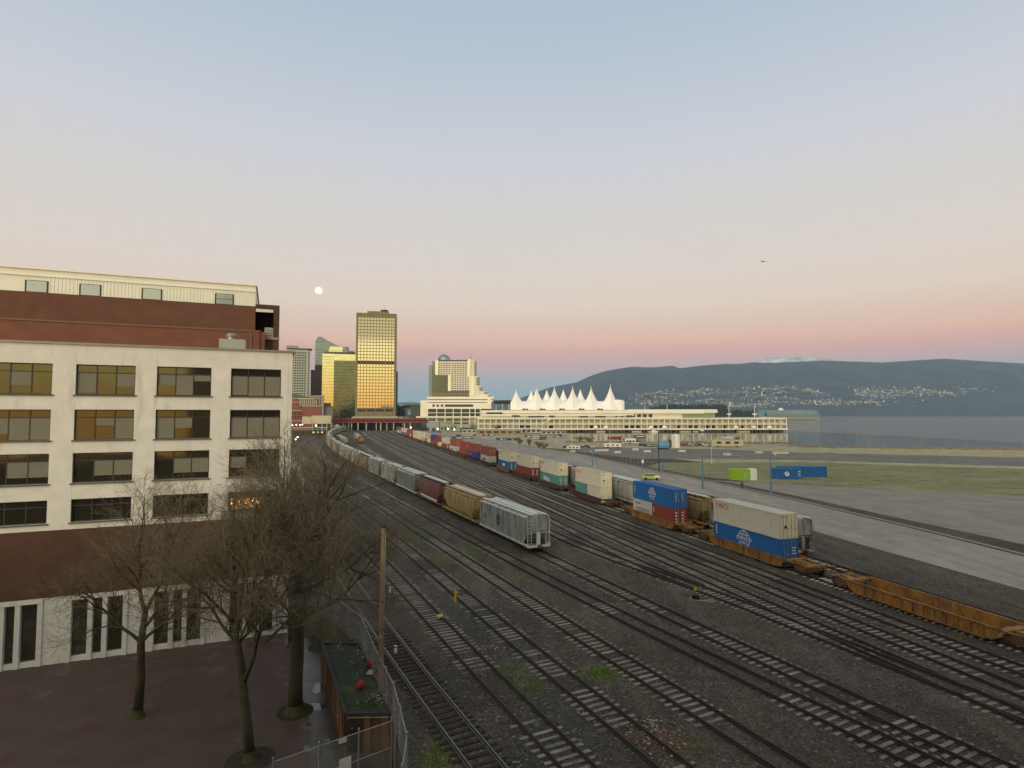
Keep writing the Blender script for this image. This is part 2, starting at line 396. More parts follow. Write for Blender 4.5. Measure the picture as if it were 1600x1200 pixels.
apts = [(-8.9, 33.2), (-12.9, 42.6), (-15.9, 49), (-18.3, 49), (-15.2, 41.8), (-12.0, 35.4), (-10.7, 31.5), (-10.4, 29), (-10.8, 25), (-6.5, 25), (-6.2, 30)]
alley.add([(x, y, -1.996) for x, y in apts], [tuple(range(len(apts) - 1, -1, -1))])
struct(alley.build('alley', asphalt_wet))
pud = MB()
def blob(mb, px, py, rx, ry, z, n=18, seed=0):
    rr = random.Random(seed); g = G(px, py, -2); k = [rr.uniform(.65, 1.2) for _ in range(n)]
    k = [(k[i - 1] + k[i] + k[(i + 1) % n]) / 3 for i in range(n)]
    mb.add([(g.x + rx * k[i] * math.cos(2 * math.pi * i / n), g.y + ry * k[i] * math.sin(2 * math.pi * i / n), z) for i in range(n)], [tuple(range(n))])
puddles = [(492, 1105, .75, .55, 1), (491, 995, .9, .35, 2), (505, 1165, 1.1, .8, 3), (497, 1075, .35, .9, 4), (500, 1012, .9, 1.2, 5), (483, 1131, .4, .25, 7), (520, 1185, .9, .5, 8)]
for i, (px, py, rx, ry, sd) in enumerate(puddles): blob(pud, px, py, rx, ry, -1.992 + i * .0007, seed=sd)
struct(pud.build('puddle_water', M('puddle_water', (.05, .05, .05), .06, .1, 1, spec=.6)))
mh = MB(); g = G(487, 1059, -2); mh.lathe([(.001, .008), (.5, .008), (.52, 0)], 24, (g.x, g.y, -1.99))
tag(mh.build('manhole_cover', M('iron_cover', (.16, .16, .155), .55, .2, 8, bump=.5)), 'round iron manhole cover in the alley beside the plank wall', 'manhole cover')

# water
def water_material(nm, rip):
    m = bpy.data.materials.new(nm); m.use_nodes = True; N, L = m.node_tree.nodes, m.node_tree.links; b = N['Principled BSDF']
    b.inputs['Base Color'].default_value = (.04, .05, .055, 1); b.inputs['Roughness'].default_value = .08; b.inputs['Specular IOR Level'].default_value = .5; b.inputs['IOR'].default_value = 1.33
    t = N.new('ShaderNodeTexCoord'); nz = N.new('ShaderNodeTexNoise'); nz.inputs['Scale'].default_value = .5; nz.inputs['Detail'].default_value = 3; L.new(t.outputs['Object'], nz.inputs['Vector'])
    bp = N.new('ShaderNodeBump'); bp.inputs['Strength'].default_value = min(1, rip); bp.inputs['Distance'].default_value = .22 * max(1, rip); L.new(nz.outputs['Fac'], bp.inputs['Height']); L.new(bp.outputs[0], b.inputs['Normal'])
    return m
w = MB(); w.add([(-60, 240, -1.8), (330, 240, -1.8), (300, 590, -1.8), (-60, 590, -1.8)], [(0, 1, 2, 3)]); struct(w.build('water', water_material('calm_water', .2)))
w = MB(); w.add([(-9000, 590.01, -1.8), (299.9, 590.01, -1.8), (329.9, 240, -1.8), (9000, 240, -1.8), (9000, 9000, -1.8), (-9000, 9000, -1.8)], [(0, 1, 2, 3, 4, 5)]); struct(w.build('water', water_material('rippled_water', 5)))

# road, its verge, the big asphalt lot, the grass field
def sheet(name, pix, z, m, kind='structure'):
    b = MB(); b.add([(*G(x, y)[:2], z) for x, y in pix], [tuple(range(len(pix)))])
    o = b.build(name, m); o['kind'] = kind
    if o.data.polygons[0].normal.z < 0: o.data.flip_normals()
    return o
road_m = M('road_asphalt', (.205, .192, .162), .85, .22, .5, dirt=((.30, .28, .25), .22, .47, (1, .12, 1)))
lot_m = M('lot_asphalt', (.115, .111, .103), .85, .4, .25, dirt=((.20, .19, .165), .11, .5, (.35, 1.4, 1)))
verge_m = M('dry_grass_verge', (.27, .25, .14), .95, .45, .2, dirt=((.36, .33, .23), .12, .48))
grass_m = M('field_grass', (.138, .148, .065), .95, .45, .35, dirt=((.23, .21, .125), .10, .47, (.4, 1, 1)))
sheet('verge', [(690, 690), (690, 674), (870, 679), (905, 691), (1060, 691), (1160, 692.3), (1250, 698), (1600, 702.5), (2100, 705), (2100, 840), (1600, 800), (1260, 742), (1115, 724), (950, 706)], .006, verge_m)
sheet('road', [(640, 672.5), (668, 673.5), (800, 692.5), (912, 711), (1000, 731), (1115, 754), (1250, 784), (1430, 827), (1700, 895), (1700, 950), (1300, 838), (1130, 787), (1000, 756), (900, 731), (800, 708), (720, 692), (660, 680)], .014, road_m)
sheet('parking_lot', [(880, 703), (935, 699), (1040, 701), (1130, 702), (1250, 707), (1600, 715), (2000, 725), (2000, 745), (1600, 729), (1250, 719), (1100, 717), (1000, 717), (945, 711)], .010, lot_m)
sheet('car_park', [(690, 687), (690, 678), (850, 681), (890, 686), (880, 691), (800, 690)], .010, M('gravel_lot', (.28, .26, .20), .9, .3, .15))
sheet('grass_field', [(1030, 723), (1250, 722), (1600, 733), (2000, 752), (2000, 800), (1600, 775), (1250, 757), (1180, 754), (1090, 744), (1010, 729)], .010, grass_m)
sheet('hard_standing', [(1105, 750), (1185, 754.5), (1250, 757.5), (1600, 775.5), (2000, 800), (2000, 920), (1700, 872), (1430, 815), (1250, 776), (1140, 754)], .018, M('worn_concrete', (.20, .183, .158), .9, .2, .2, dirt=((.16, .15, .13), .15, .5)))
# kerb between road and verge
kb = MB(); kp = [G(x, y) for x, y in [(668, 673), (800, 692), (912, 710.4), (1000, 730.2), (1115, 753), (1250, 782.5), (1430, 825), (1700, 892)]]
for a, b in zip(kp, kp[1:]): kb.bar((a.x, a.y, .07), (b.x, b.y, .07), .35, .14)
struct(kb.build('kerb', M('kerb_concrete', (.26, .25, .23), .85, .12, 1)))

# hills: real relief built far off, forest on them
def hill(name, prof, Y0, Y1, mat, seed, relief=.16, nx=150, ny=26, zbase=-3.5, back=.35):
    xs = [q[0] for q in prof]
    def ridge(px):
        for (a, ya), (b, yb) in zip(prof, prof[1:]):
            if a <= px <= b: t = (px - a) / (b - a); return ya + (yb - ya) * t
        return prof[-1][1]
    vs = []; fs = []
    for j in range(ny + 1):
        t = j / ny
        for i in range(nx + 1):
            px = xs[0] + (xs[-1] - xs[0]) * i / nx
            Yr = Y0 + (Y1 - Y0) * (t if t < .82 else .82 + (t - .82) * 1.2)
            top = P(px, ridge(px), Y0 + (Y1 - Y0) * .82)
            H = max(4, top.z - zbase)
            k = min(1, t / .82)
            h = H * (k ** 1.25 if t <= .82 else 1 - (t - .82) / .18 * back)
            x = (px - 800) / FPX * (Yr * .75 + .25 * (Y0 + Y1) / 2)
            nn = mnoise.fractal(Vector((x / (Y0 * .12) + seed, Yr / (Y0 * .12), seed)), 1, 2, 5)
            h *= 1 + relief * nn * max(.015, min(1, (1 - k) * 4)) * min(1, k * 3)
            vs.append((x, Yr, zbase + h))
    for j in range(ny):
        for i in range(nx):
            a = j * (nx + 1) + i; fs.append((a, a + 1, a + nx + 2, a + nx + 1))
    b = MB(); b.add(vs, fs); o = b.build(name, mat, smooth=True); o['kind'] = 'structure'
    return o, vs, nx
forest_m = M('far_forest', (.042, .050, .058), .95, .35, .006, bump=1.0, bscale=.02, dirt=((.070, .076, .082), .0035, .5))
ridge_pts = [(770, 638), (800, 627), (817, 621), (841, 612), (862, 605), (886, 600.6), (905, 597), (918, 591), (931, 585.6), (950, 580), (975, 575.5), (997, 572.5), (1015, 573.5), (1034, 573.4), (1062, 570.8),
             (1068, 574), (1074, 575), (1100, 571.5), (1147, 568), (1167, 568.4), (1190, 566), (1230, 566.5), (1300, 563), (1400, 566), (1500, 560), (1650, 569), (1900, 580)]
_, mv, mnx = hill('mountain', ridge_pts, 3600, 6000, forest_m, 3.1, .20, 280, 60)
snow_m = M('snow_slope', (.30, .34, .36), .9, .25, .004, dirt=((.88, .88, .86), .006, .42))
hill('snowy_mountain', [(1150, 572), (1182, 566), (1194, 563), (1206, 560), (1219, 558.6), (1231, 556.8), (1242, 558), (1256, 557), (1290, 559.5), (1330, 564), (1380, 569)], 6400, 8200, snow_m, 8.4, .10, 90, 16)
hill('far_hills', [(560, 640), (600, 629), (640, 627.5), (668, 630), (700, 627), (740, 630), (770, 626), (800, 631), (840, 640)], 7200, 8600, M('distant_forest', (.05, .065, .07), .95, .2, .004), 5.5, .08, 60, 12)
# the town on the lower slopes: pale roofs in clusters, nobody could count them
tb = MB(); rt = random.Random(4); cl = []
for (px, py, rx, ry, n) in [(1010, 622, 24, 4, 150), (1034, 616, 20, 3, 90), (1052, 617, 9, 5, 60), (1082, 617, 16, 4, 100), (1100, 612, 14, 2.5, 60), (1120, 613, 14, 2.5, 70), (1112, 628, 22, 2.5, 80), (1150, 618, 16, 4, 110),
                            (1176, 611, 26, 3.5, 220), (1180, 623, 22, 3, 90), (1215, 611, 22, 4, 180), (1240, 613, 14, 3, 80), (1215, 626, 26, 4, 90), (1030, 631, 40, 2.5, 80), (1160, 634, 40, 3, 110), (1290, 612, 40, 5, 200), (1370, 615, 50, 6, 180), (1470, 612, 60, 6, 160), (1300, 630, 90, 4, 120)]:
    cl += [(rt.gauss(px, rx * .5), rt.gauss(py, ry * .5)) for _ in range(n * 2)]
def slope_hit(px, py):
    r = (px - 800) / FPX; i = min(range(mnx + 1), key=lambda k: abs(mv[k][0] / mv[k][1] - r))
    best = None
    for j in range(49):
        a = mv[j * (mnx + 1) + i]; y = 646 - (a[2] - CAMH) / a[1] * FPX
        if y <= py: return Vector((r * a[1], a[1], a[2]))
    return None
for px, py in cl:
    q = slope_hit(px, py)
    if q is None: continue
    s_ = rt.uniform(1.6, 5); h_ = rt.uniform(2.5, 6.5) if rt.random() < .985 else rt.uniform(14, 26)
    tb.box(q.x - s_, q.x + s_, q.y - 22, q.y - 12, q.z - 2, q.z + h_, rt.choice([0, 0, 1, 1, 2]))
town = tb.build('hillside_town', [M('town_pale', (.70, .67, .60), .8), M('town_cream', (.42, .40, .36), .8), M('town_grey', (.26, .26, .25), .8)])
town['kind'] = 'stuff'; tag(town, 'pale houses of a town scattered over the lower slopes of the mountain', 'town')
# dark conifer wood on the point behind the pier
fr = MB(); rf = random.Random(12)
for i in range(900):
    px = rf.uniform(1015, 1135) if i < 620 else rf.uniform(1135, 1260)
    lo, hi = (637, 630.5) if px < 1135 else (645, 639)
    Y = rf.uniform(1500, 1800); tp = P(px, rf.uniform(hi, hi + 5) + (4 if px < 1030 else 0), Y); r_ = rf.uniform(4, 8)
    fr.lathe([(r_, 0), (r_ * .75, (tp.z + 3) * .35), (r_ * .5, (tp.z + 3) * .62), (.2, tp.z + 3)], 5, (tp.x, Y, -3), a0=rf.random(), a1=rf.random() * 0 + 6.2)
fo = fr.build('conifer_wood', M('conifer_dark', (.022, .032, .022), .95, .4, .2)); fo['kind'] = 'stuff'
tag(fo, 'dark conifer wood on the point beyond the white pier building', 'wood')
isl = MB(); isl.prism([tuple(P(1000, 640, 1480)[:2]), tuple(P(1270, 640, 1480)[:2]), tuple(P(1270, 640, 1850)[:2]), tuple(P(1000, 640, 1850)[:2])], -3.4, -1.5)
struct(isl.build('headland', M('headland_soil', (.04, .045, .03), .95)))

# ================================================================ RAILWAY TRACKS
class Track:
    def __init__(s, pix, world=False, ext=60):
        pts = [Vector((q[0], q[1], 0)) for q in pix] if world else [G(x, y) for x, y in pix]
        for _ in range(2):                                   # light smoothing of hand-read points
            pts = [pts[0]] + [pts[i] * .6 + (pts[i - 1] + pts[i + 1]) * .2 for i in range(1, len(pts) - 1)] + [pts[-1]]
        d0 = (pts[0] - pts[1]).normalized(); pts = ([pts[0] + d0 * ext] if ext else []) + pts
        dense = []
        for i in range(len(pts) - 1):
            p0 = pts[max(i - 1, 0)]; p1 = pts[i]; p2 = pts[i + 1]; p3 = pts[min(i + 2, len(pts) - 1)]
            n = max(2, int((p2 - p1).length / 1.5))
            t1 = (p2 - p0); t2 = (p3 - p1); L12 = (p2 - p1).length
            t1 = t1.normalized() * L12; t2 = t2.normalized() * L12
            for k in range(n):
                t = k / n; a = 2*t**3 - 3*t**2 + 1; b = t**3 - 2*t**2 + t; c = -2*t**3 + 3*t**2; d = t**3 - t**2
                dense.append(p1 * a + t1 * b + p2 * c + t2 * d)
        dense.append(pts[-1]); s.p = dense; s.s = [0]
        for a, b in zip(dense, dense[1:]): s.s.append(s.s[-1] + (b - a).length)
    def at(s, q):
        q = max(0, min(q, s.s[-1] - 1e-4))
        lo, hi = 0, len(s.s) - 1
        while hi - lo > 1:
            m = (lo + hi) // 2
            if s.s[m] <= q: lo = m
            else: hi = m
        t = (q - s.s[lo]) / max(1e-9, s.s[hi] - s.s[lo]); p = s.p[lo].lerp(s.p[hi], t)
        d = (s.p[lo] - s.p[hi]).normalized()                 # direction towards the near end
        return p, math.atan2(d.y, d.x)
    def s_px(s, px, s0=0):
        best = (1e9, 0)
        for q, p in zip(s.s, s.p):
            if q < s0 or p.y < 8: continue
            e = abs(p.x / p.y * FPX + 800 - px)
            if e < best[0]: best = (e, q)
            elif e > best[0] + 60 and best[0] < 8: break
        return best[1]
    def offset(s, d):
        out = []
        for i, p in enumerate(s.p):
            t = (s.p[min(i + 1, len(s.p) - 1)] - s.p[max(i - 1, 0)]).normalized()
            out.append((p.x + t.y * d, p.y - t.x * d))
        return out
rail_m = M('rusty_rail', (.034, .026, .022), .6, .3, 3, metal=.2); shiny_m = M('polished_rail', (.12, .115, .11), .35, .2, 3, metal=.8)
def sleeper_material(name, dark, pale, lo=.35, hi=.75):
    m = bpy.data.materials.new(name); m.use_nodes = True; N, L = m.node_tree.nodes, m.node_tree.links; b = N['Principled BSDF']; b.inputs['Roughness'].default_value = .9; b.inputs['Specular IOR Level'].default_value = .15
    g = N.new('ShaderNodeNewGeometry'); nz = N.new('ShaderNodeTexNoise'); nz.inputs['Scale'].default_value = .55; nz.inputs['Detail'].default_value = 6; nz.inputs['Roughness'].default_value = .7; L.new(g.outputs['Position'], nz.inputs['Vector'])
    mr_ = N.new('ShaderNodeMapRange'); mr_.inputs['From Min'].default_value = lo; mr_.inputs['From Max'].default_value = hi; L.new(nz.outputs['Fac'], mr_.inputs['Value'])
    n2 = N.new('ShaderNodeTexNoise'); n2.inputs['Scale'].default_value = 7; n2.inputs['Detail'].default_value = 4; L.new(g.outputs['Position'], n2.inputs['Vector'])
    ad = N.new('ShaderNodeMath'); ad.operation = 'MULTIPLY_ADD'; L.new(n2.outputs['Fac'], ad.inputs[0]); ad.inputs[1].default_value = .8; L.new(mr_.outputs[0], ad.inputs[2])
    a2 = N.new('ShaderNodeMath'); a2.operation = 'SUBTRACT'; a2.use_clamp = True; L.new(ad.outputs[0], a2.inputs[0]); a2.inputs[1].default_value = .4
    oi = N.new('ShaderNodeObjectInfo'); a3 = N.new('ShaderNodeMath'); a3.operation = 'MULTIPLY_ADD'; L.new(oi.outputs['Random'], a3.inputs[0]); a3.inputs[1].default_value = .5; L.new(a2.outputs[0], a3.inputs[2])
    a4 = N.new('ShaderNodeMath'); a4.operation = 'SUBTRACT'; a4.use_clamp = True; L.new(a3.outputs[0], a4.inputs[0]); a4.inputs[1].default_value = .25
    mx = N.new('ShaderNodeMix'); mx.data_type = 'RGBA'; L.new(a4.outputs[0], mx.inputs[0]); mx.inputs[6].default_value = (*dark, 1); mx.inputs[7].default_value = (*pale, 1)
    L.new(mx.outputs[2], b.inputs['Base Color']); return m
sleeper_m = sleeper_material('weathered_sleeper', (.075, .066, .055), (.245, .230, .198), .28, .62)
dark_sleeper_m = sleeper_material('creosoted_sleeper', (.030, .022, .018), (.062, .05, .042), .4, .8)
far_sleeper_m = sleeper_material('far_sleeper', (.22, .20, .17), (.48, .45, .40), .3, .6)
rs = random.Random(33)
def make_track(tr, label, m_rail=rail_m, m_sl=sleeper_m, end=None, start=0, indiv=100, bury=.45, group='railway tracks of the yard'):
    root = thing('railway_track', label, 'railway track', (0, 0, 0), 0, group)
    G2 = .735
    for sd in (-1, 1):
        b = MB(); off = tr.offset(sd * G2); n = len(off); vs = []; fs = []; nrm_ = []
        for i, (x, y) in enumerate(off):
            a = off[max(i - 1, 0)]; c = off[min(i + 1, n - 1)]; t = Vector((c[0] - a[0], c[1] - a[1], 0)).normalized(); q = Vector((-t.y, t.x, 0))
            for w_, z in ((-.10, .0), (-.10, .05), (-.04, .07), (-.04, .19), (.04, .19), (.04, .07), (.10, .05), (.10, .0)):
                vs.append((x + q.x * w_, y + q.y * w_, z + .02))
        for i in range(n - 1):
            for k in range(7): fs.append((i*8 + k, i*8 + k + 1, i*8 + 8 + k + 1, i*8 + 8 + k))
        b.add(vs, fs); b.build('rail', m_rail, root)
    me = boxmesh('sleeper', .23, 2.55, .15, m_sl); spots = []
    s = max(start, 0); L_ = end or tr.s[-1]; ph = rs.uniform(0, 99)
    while s < L_:
        p, a = tr.at(s)
        if p.y > 15:
            bz = mnoise.noise(Vector((s * .11, ph, 0))) * .17 - (.02 if rs.random() > bury * .3 else .06) + rs.uniform(-.012, .012)
            bz = max(-.11, min(.0, bz))
            spots.append((p.x + math.sin(a) * rs.uniform(-.08, .08), p.y, bz - .03, a + rs.uniform(-.035, .035)))
        s += .58 * rs.uniform(.9, 1.1)
    vis = [q for q in spots if q[1] < 330 and abs(q[0]) < q[1] * .93 + 3 and q[1] > 21]
    rest = [q for q in spots if q[1] >= 330]
    if m_sl is dark_sleeper_m or indiv == 0: pass
    copies('sleeper', me, root, vis + rest, keep=indiv)
    return root
bed_m = M('track_bed_ballast', (.165, .155, .130), .95, .35, .5, dirt=((.11, .10, .085), .35, .5))
def make_bed(tr, y0, k):
    L_, R__ = tr.offset(-1.5), tr.offset(1.5); vs = []; fs = []
    for (ax, ay), (bx, by) in zip(L_, R__):
        if ay < y0: continue
        w = min(1, max(0.02, (ay - y0) / 45)); mx, my = (ax + bx) / 2, (ay + by) / 2
        vs += [(mx + (ax - mx) * w, my + (ay - my) * w, .012 + .0012 * k), (mx + (bx - mx) * w, my + (by - my) * w, .012 + .0012 * k)]
    for i in range(len(vs) // 2 - 1): fs.append((2 * i, 2 * i + 1, 2 * i + 3, 2 * i + 2))
    if fs: b = MB(); b.add(vs, fs); struct(b.build('ballast_bed', bed_m))
T = {}
T[1] = Track([(760, 1200), (673, 1089), (630, 1033), (589, 975), (565, 940), (537, 900), (515, 862), (494, 830), (475, 800), (462, 776), (452, 756), (446, 738), (443, 723)])
T[2] = Track([(901, 1200), (730, 1025), (682, 975), (628, 914), (585, 869), (552, 832), (520, 800), (497, 772), (478, 751), (464, 732), (457, 719), (457, 710), (463, 701), (472, 693), (484, 685), (502, 679), (530, 675)])
T[3] = Track([(1051, 1200), (834, 1025), (776, 975), (661, 879), (600, 830), (561, 800), (530, 775), (508, 757), (490, 740), (477, 725), (471, 714), (472, 706), (479, 697), (492, 688), (512, 680.5), (540, 675.5)])
T[4] = Track([(1231, 1200), (968, 1033), (800, 925), (650, 827), (608, 800), (570, 775), (540, 757), (515, 742), (498, 728), (487, 716), (484, 708), (487, 699), (497, 690), (516, 681.5), (545, 676)])
T[5] = Track([(1250, 1100), (985, 974.5), (800, 878), (657, 801), (600, 768), (560, 748), (530, 732), (508, 718.5), (497, 708), (494, 700), (499, 691.5), (515, 683), (548, 676.5)])
T[6] = Track([(1250, 1058), (1072, 975), (950, 917.5), (848, 867), (757, 823), (697, 795.5), (656, 774.5), (620, 757), (597, 746.5), (577, 737), (550, 722), (530, 710), (517, 700), (511, 691), (512, 683.5), (521, 676.5), (545, 671.5)])
T[7] = Track([(1250, 982), (1150, 940), (1050, 905.5), (1000, 890), (950, 871.5), (900, 851), (866, 837.5), (800, 803), (719, 760), (660, 728), (620, 707), (590, 692), (572, 681), (566, 674)])
T[8] = Track([(1092, 919), (1050, 904.5), (1000, 881.5), (950, 859.5), (900, 834), (860, 813), (795, 780), (730, 750), (700, 736.5), (660, 718), (610, 695), (582, 681), (575, 674)], ext=0)
T[9] = Track([(1250, 969.6), (1050, 882), (950, 836.5), (900, 814), (862, 797), (804, 771), (752, 748), (700, 726), (660, 709), (620, 692), (594, 680), (585, 674)])
T[10] = Track([(1250, 941.5), (1050, 859), (900, 798.5), (825, 768), (760, 740.5), (730, 728), (690, 712), (650, 697), (612, 682.5), (594, 674)])
lx = lambda Y, d: (47.63 - .2994 * Y + d * .958, Y + d * .287)
T[11] = Track([lx(56.5, -3.6), lx(80, -3.7), lx(110, -3.8), lx(150, -4.0), lx(200, -4.2), lx(260, -4.3), lx(330, -4.2), lx(400, -3.6), lx(500, -3)], world=True)
T[12] = Track([lx(40, .75), lx(60, .75), lx(80, .75), lx(110, .75), lx(150, .75), lx(200, .75), lx(260, .75), lx(330, .75), lx(400, .75), lx(560, .75)], world=True)
T[13] = Track([lx(40, 5.4), lx(60, 5.4), lx(80, 5.4), lx(110, 5.4), lx(150, 5.4), lx(200, 5.4), lx(260, 5.4), lx(330, 5.2), lx(400, 5), lx(560, 5)], world=True)
T[14] = Track([(628, 733), (604, 720.5), (582, 708), (566, 697), (557, 688), (553, 681), (556, 675.5)])        # the loco's siding
T[15] = Track([(540, 700), (528, 693), (524, 687), (528, 680.5), (540, 675), (552, 672)])                       # the short siding inside the curve
labels = {1: 'railway track with polished rails and dark sleepers, beside the utility pole', 2: 'rusty railway track with grey sleepers, next to the polished one by the pole', 3: 'rusty railway track passing just right of the yellow post marker',
          4: 'rusty railway track running past the green moss patch towards the lower right corner', 5: 'rusty railway track immediately left of the one the grey hoppers stand on', 6: 'railway track under the grey, tan and maroon hopper wagons',
          7: 'railway track curving out from the switch to pass right behind the hopper wagons', 8: 'railway track running straight through the switch with the yellow target', 9: 'railway track that merges at the right edge, next above the switch',
          10: 'railway track second from the container train in the open yard', 11: 'railway track immediately beside the double stacked container train', 12: 'railway track under the double stacked container train',
          13: 'railway track hidden behind the container train, under the far hoppers', 14: 'siding track under the orange locomotive', 15: 'short siding track inside the curve of hopper wagons'}
for k, tr in T.items():
    if k not in (1, 12, 13, 15): make_bed(tr, 85 if k >= 7 else 105, k)
    if k == 1: make_track(tr, labels[k], shiny_m, dark_sleeper_m, bury=.1)
    elif k in (12, 13, 14, 15): make_track(tr, labels[k], indiv=40 if k < 14 else 0, m_sl=far_sleeper_m)
    else: make_track(tr, labels[k])
# ================================================================ ROLLING STOCK
SC = .94
Z0 = .21                                                     # rail head
def box_paint(name, col, var=.08, dirtc=(.06, .045, .035), amt=.62):
    return M(name, col, .55, var, .6, dirt=(dirtc, 1.9, amt - .05, (1, 1, .14)), spec=.35)
cgrey = box_paint('container_pale_grey', (.50, .49, .41)); cblue = box_paint('container_blue', (.012, .11, .34)); cred = box_paint('container_red_brown', (.20, .045, .03))
corange = box_paint('container_orange', (.25, .058, .032)); cteal = box_paint('container_teal', (.085, .25, .235)); cwhite = box_paint('container_white_grey', (.40, .43, .41))
cnavy = box_paint('container_dark_blue', (.03, .045, .24)); cvermil = box_paint('container_vermilion', (.26, .055, .034)); cbluegrey = box_paint('container_blue_grey', (.12, .16, .19)); cbeige = box_paint('container_beige', (.40, .37, .27))
cdoor = M('container_lit_door', (.66, .63, .46), .55, .08, 1, dirt=((.2, .17, .12), 1.4, .64))  # grey boxes' doors: warm east light painted in as a paler, yellower tone
lock_m = M('locking_bar_steel', (.34, .35, .34), .45, .15, 4, metal=.5); mark_white = M('white_marking', (.72, .74, .74), .6, .05, 2); mark_black = M('black_marking', (.02, .02, .022), .6, .05, 2); mark_red = M('red_marking', (.60, .05, .03), .6, .05, 2)
mark_teal = M('faded_white_marking', (.55, .60, .58), .7, .12, 2)
CW, CHH = 2.44 * SC, 2.85 * SC
def corr_side(mb, x0, x1, y, z0, z1, sgn, pitch=.278, dep=.036):
    n = max(4, int((x1 - x0) / pitch)); p = (x1 - x0) / n; prof = []
    for i in range(n):
        a = x0 + i * p
        prof += [(a, 0), (a + p * .25, 0), (a + p * .5, dep), (a + p * .75, dep)]
    prof.append((x1, 0))
    vs = [(x, y - sgn * d, z) for z in (z0, z1) for x, d in prof]; k = len(prof)
    mb.add(vs, [(i, i + 1, k + i + 1, k + i) if sgn < 0 else (i + 1, i, k + i, k + i + 1) for i in range(k - 1)])
def make_container(root, Ln, mbody, mdoor=None, h=CHH):
    w = CW / 2; L2 = Ln / 2; b = MB()
    for sg in (-1, 1): corr_side(b, -L2 + .12, L2 - .12, sg * (w - .03), .16, h - .1, sg)
    for x in (-L2, L2 - .12):
        for y in (-w, w - .12): b.box(x, x + .12, y, y + .12, 0, h)
    for y in (-w, w - .07):
        b.box(-L2 + .12, L2 - .12, y, y + .07, .0, .16); b.box(-L2 + .12, L2 - .12, y, y + .07, h - .1, h - .005)
    b.box(-L2 + .02, -L2 + .08, -w + .12, w - .12, .02, h - .02)
    b.box(-L2 + .12, L2 - .12, -w + .07, w - .07, .10, .14)
    n = int(Ln / .55)
    for i in range(n):                                        # ribbed roof
        a = -L2 + .12 + (Ln - .24) * i / n; q = (Ln - .24) / n
        b.add([(a, -w + .07, h - .03), (a + q * .55, -w + .07, h - .03), (a + q * .55, w - .07, h - .03), (a, w - .07, h - .03)], [(0, 1, 2, 3)])
        b.add([(a + q * .55, -w + .07, h - .012), (a + q, -w + .07, h - .012), (a + q, w - .07, h - .012), (a + q * .55, w - .07, h - .012)], [(0, 1, 2, 3)])
    b.build('body', mbody, root)
    for sg in (-1, 1):
        d = MB(); y0, y1 = (-w + .13, -.012) if sg < 0 else (.012, w - .13)
        d.box(L2 - .075, L2 - .02, y0, y1, .12, h - .12)
        for k in range(5): d.box(L2 - .02, L2 - .004, y0 + .08, y1 - .08, .25 + k * (h - .5) / 5, .25 + (k + .72) * (h - .5) / 5)
        do = d.build('door', mdoor or mbody, root)
        for q in (.28, .72):
            r_ = MB(); y = y0 + (y1 - y0) * q; r_.tube([(L2 + .02, y, .1), (L2 + .02, y, h - .1)], .022, 6)
            r_.box(L2 - .004, L2 + .035, y - .015, y + .28, h * .40, h * .40 + .035)
            r_.build('locking_bar', lock_m, do)
    f = MB(); f.box(L2 - .09, L2 - .03, -w + .12, w - .12, 0, .12); f.box(L2 - .09, L2 - .03, -w + .12, w - .12, h - .12, h); f.build('door_frame', mbody, root)
def globe(root, x, z, r, m, word='COSCO', y=None):
    y = y if y is not None else -CW / 2 - .012; b = MB()
    def arc(pts, w=.055 * r):
        for a, c in zip(pts, pts[1:]):
            a2, c2 = Vector((a[0], 0, a[1])), Vector((c[0], 0, c[1])); b.bar((x + a2.x, y, z + a2.z), (x + c2.x, y, z + c2.z), w, .012, up=(0, 1, 0))
    seq = [i * math.pi / 14 for i in range(29)]
    arc([(r * math.cos(t), r * math.sin(t)) for t in seq if t < math.pi * 1.0 + .01]); arc([(r * math.cos(t), r * math.sin(t)) for t in seq if t > math.pi * 1.08 and t < math.pi * 1.95])
    arc([(r * .45 * math.cos(t), r * math.sin(t)) for t in seq[:15]]); arc([(0, r * .35), (0, r)])
    arc([(-r * .85, r * .5), (r * .85, r * .5)])
    b.build('globe_emblem', m, root)
    text('lettering', word, r * .62, (x, y - .004, z + r * .02), (R(90), 0, 0), m, root, depth=.006, sx=1.25)
    text('lettering', word, r * .42, (x, y - .004, z - r * .48), (R(90), 0, 0), m, root, depth=.006, sx=1.2)

# --- the double-stack train -------------------------------------------------
well_yellow = M('well_car_yellow', (.27, .135, .03), .75, .25, .8, dirt=((.10, .055, .03), 1.1, .42, (1, 1, .4))); well_brown = M('well_car_brown', (.115, .052, .03), .8, .25, .8, dirt=((.05, .033, .026), 1.2, .45, (1, 1, .4)))
well_maroon = M('well_car_maroon', (.085, .035, .032), .8, .25, .8, dirt=((.05, .035, .03), 1.2, .48))
def add_bogie(root, x, wb=1.72 * SC, r=.42 * SC):
    fr_ = MB()
    for sg in (-1, 1):
        y = sg * 1.02 * SC
        prof = [(-wb/2 - .28, .42), (-wb/2 - .2, .62), (-.45, .72), (.45, .72), (wb/2 + .2, .62), (wb/2 + .28, .42), (wb/2 - .2, .36), (.4, .22), (-.4, .22), (-wb/2 + .2, .36)]
        fr_.exy([(a, c) for a, c in prof], y - .08, y + .08)
    fr_.box(-.22, .22, -1.0, 1.0, .42, .78)
    f = fr_.build('bogie', rust, root, loc=(x, 0, Z0 - .02))
    for dx in (-wb/2, wb/2):
        w_ = MB(); w_.cyl((0, -.9, 0), (0, .9, 0), .07, 8)
        for sg in (-1, 1): w_.cyl((0, sg * .69, 0), (0, sg * .81, 0), r, 18); w_.cyl((0, sg * .66, 0), (0, sg * .69, 0), r + .025, 18)
        w_.build('wheelset', wheel_steel, f, loc=(dx, 0, r))
    return f
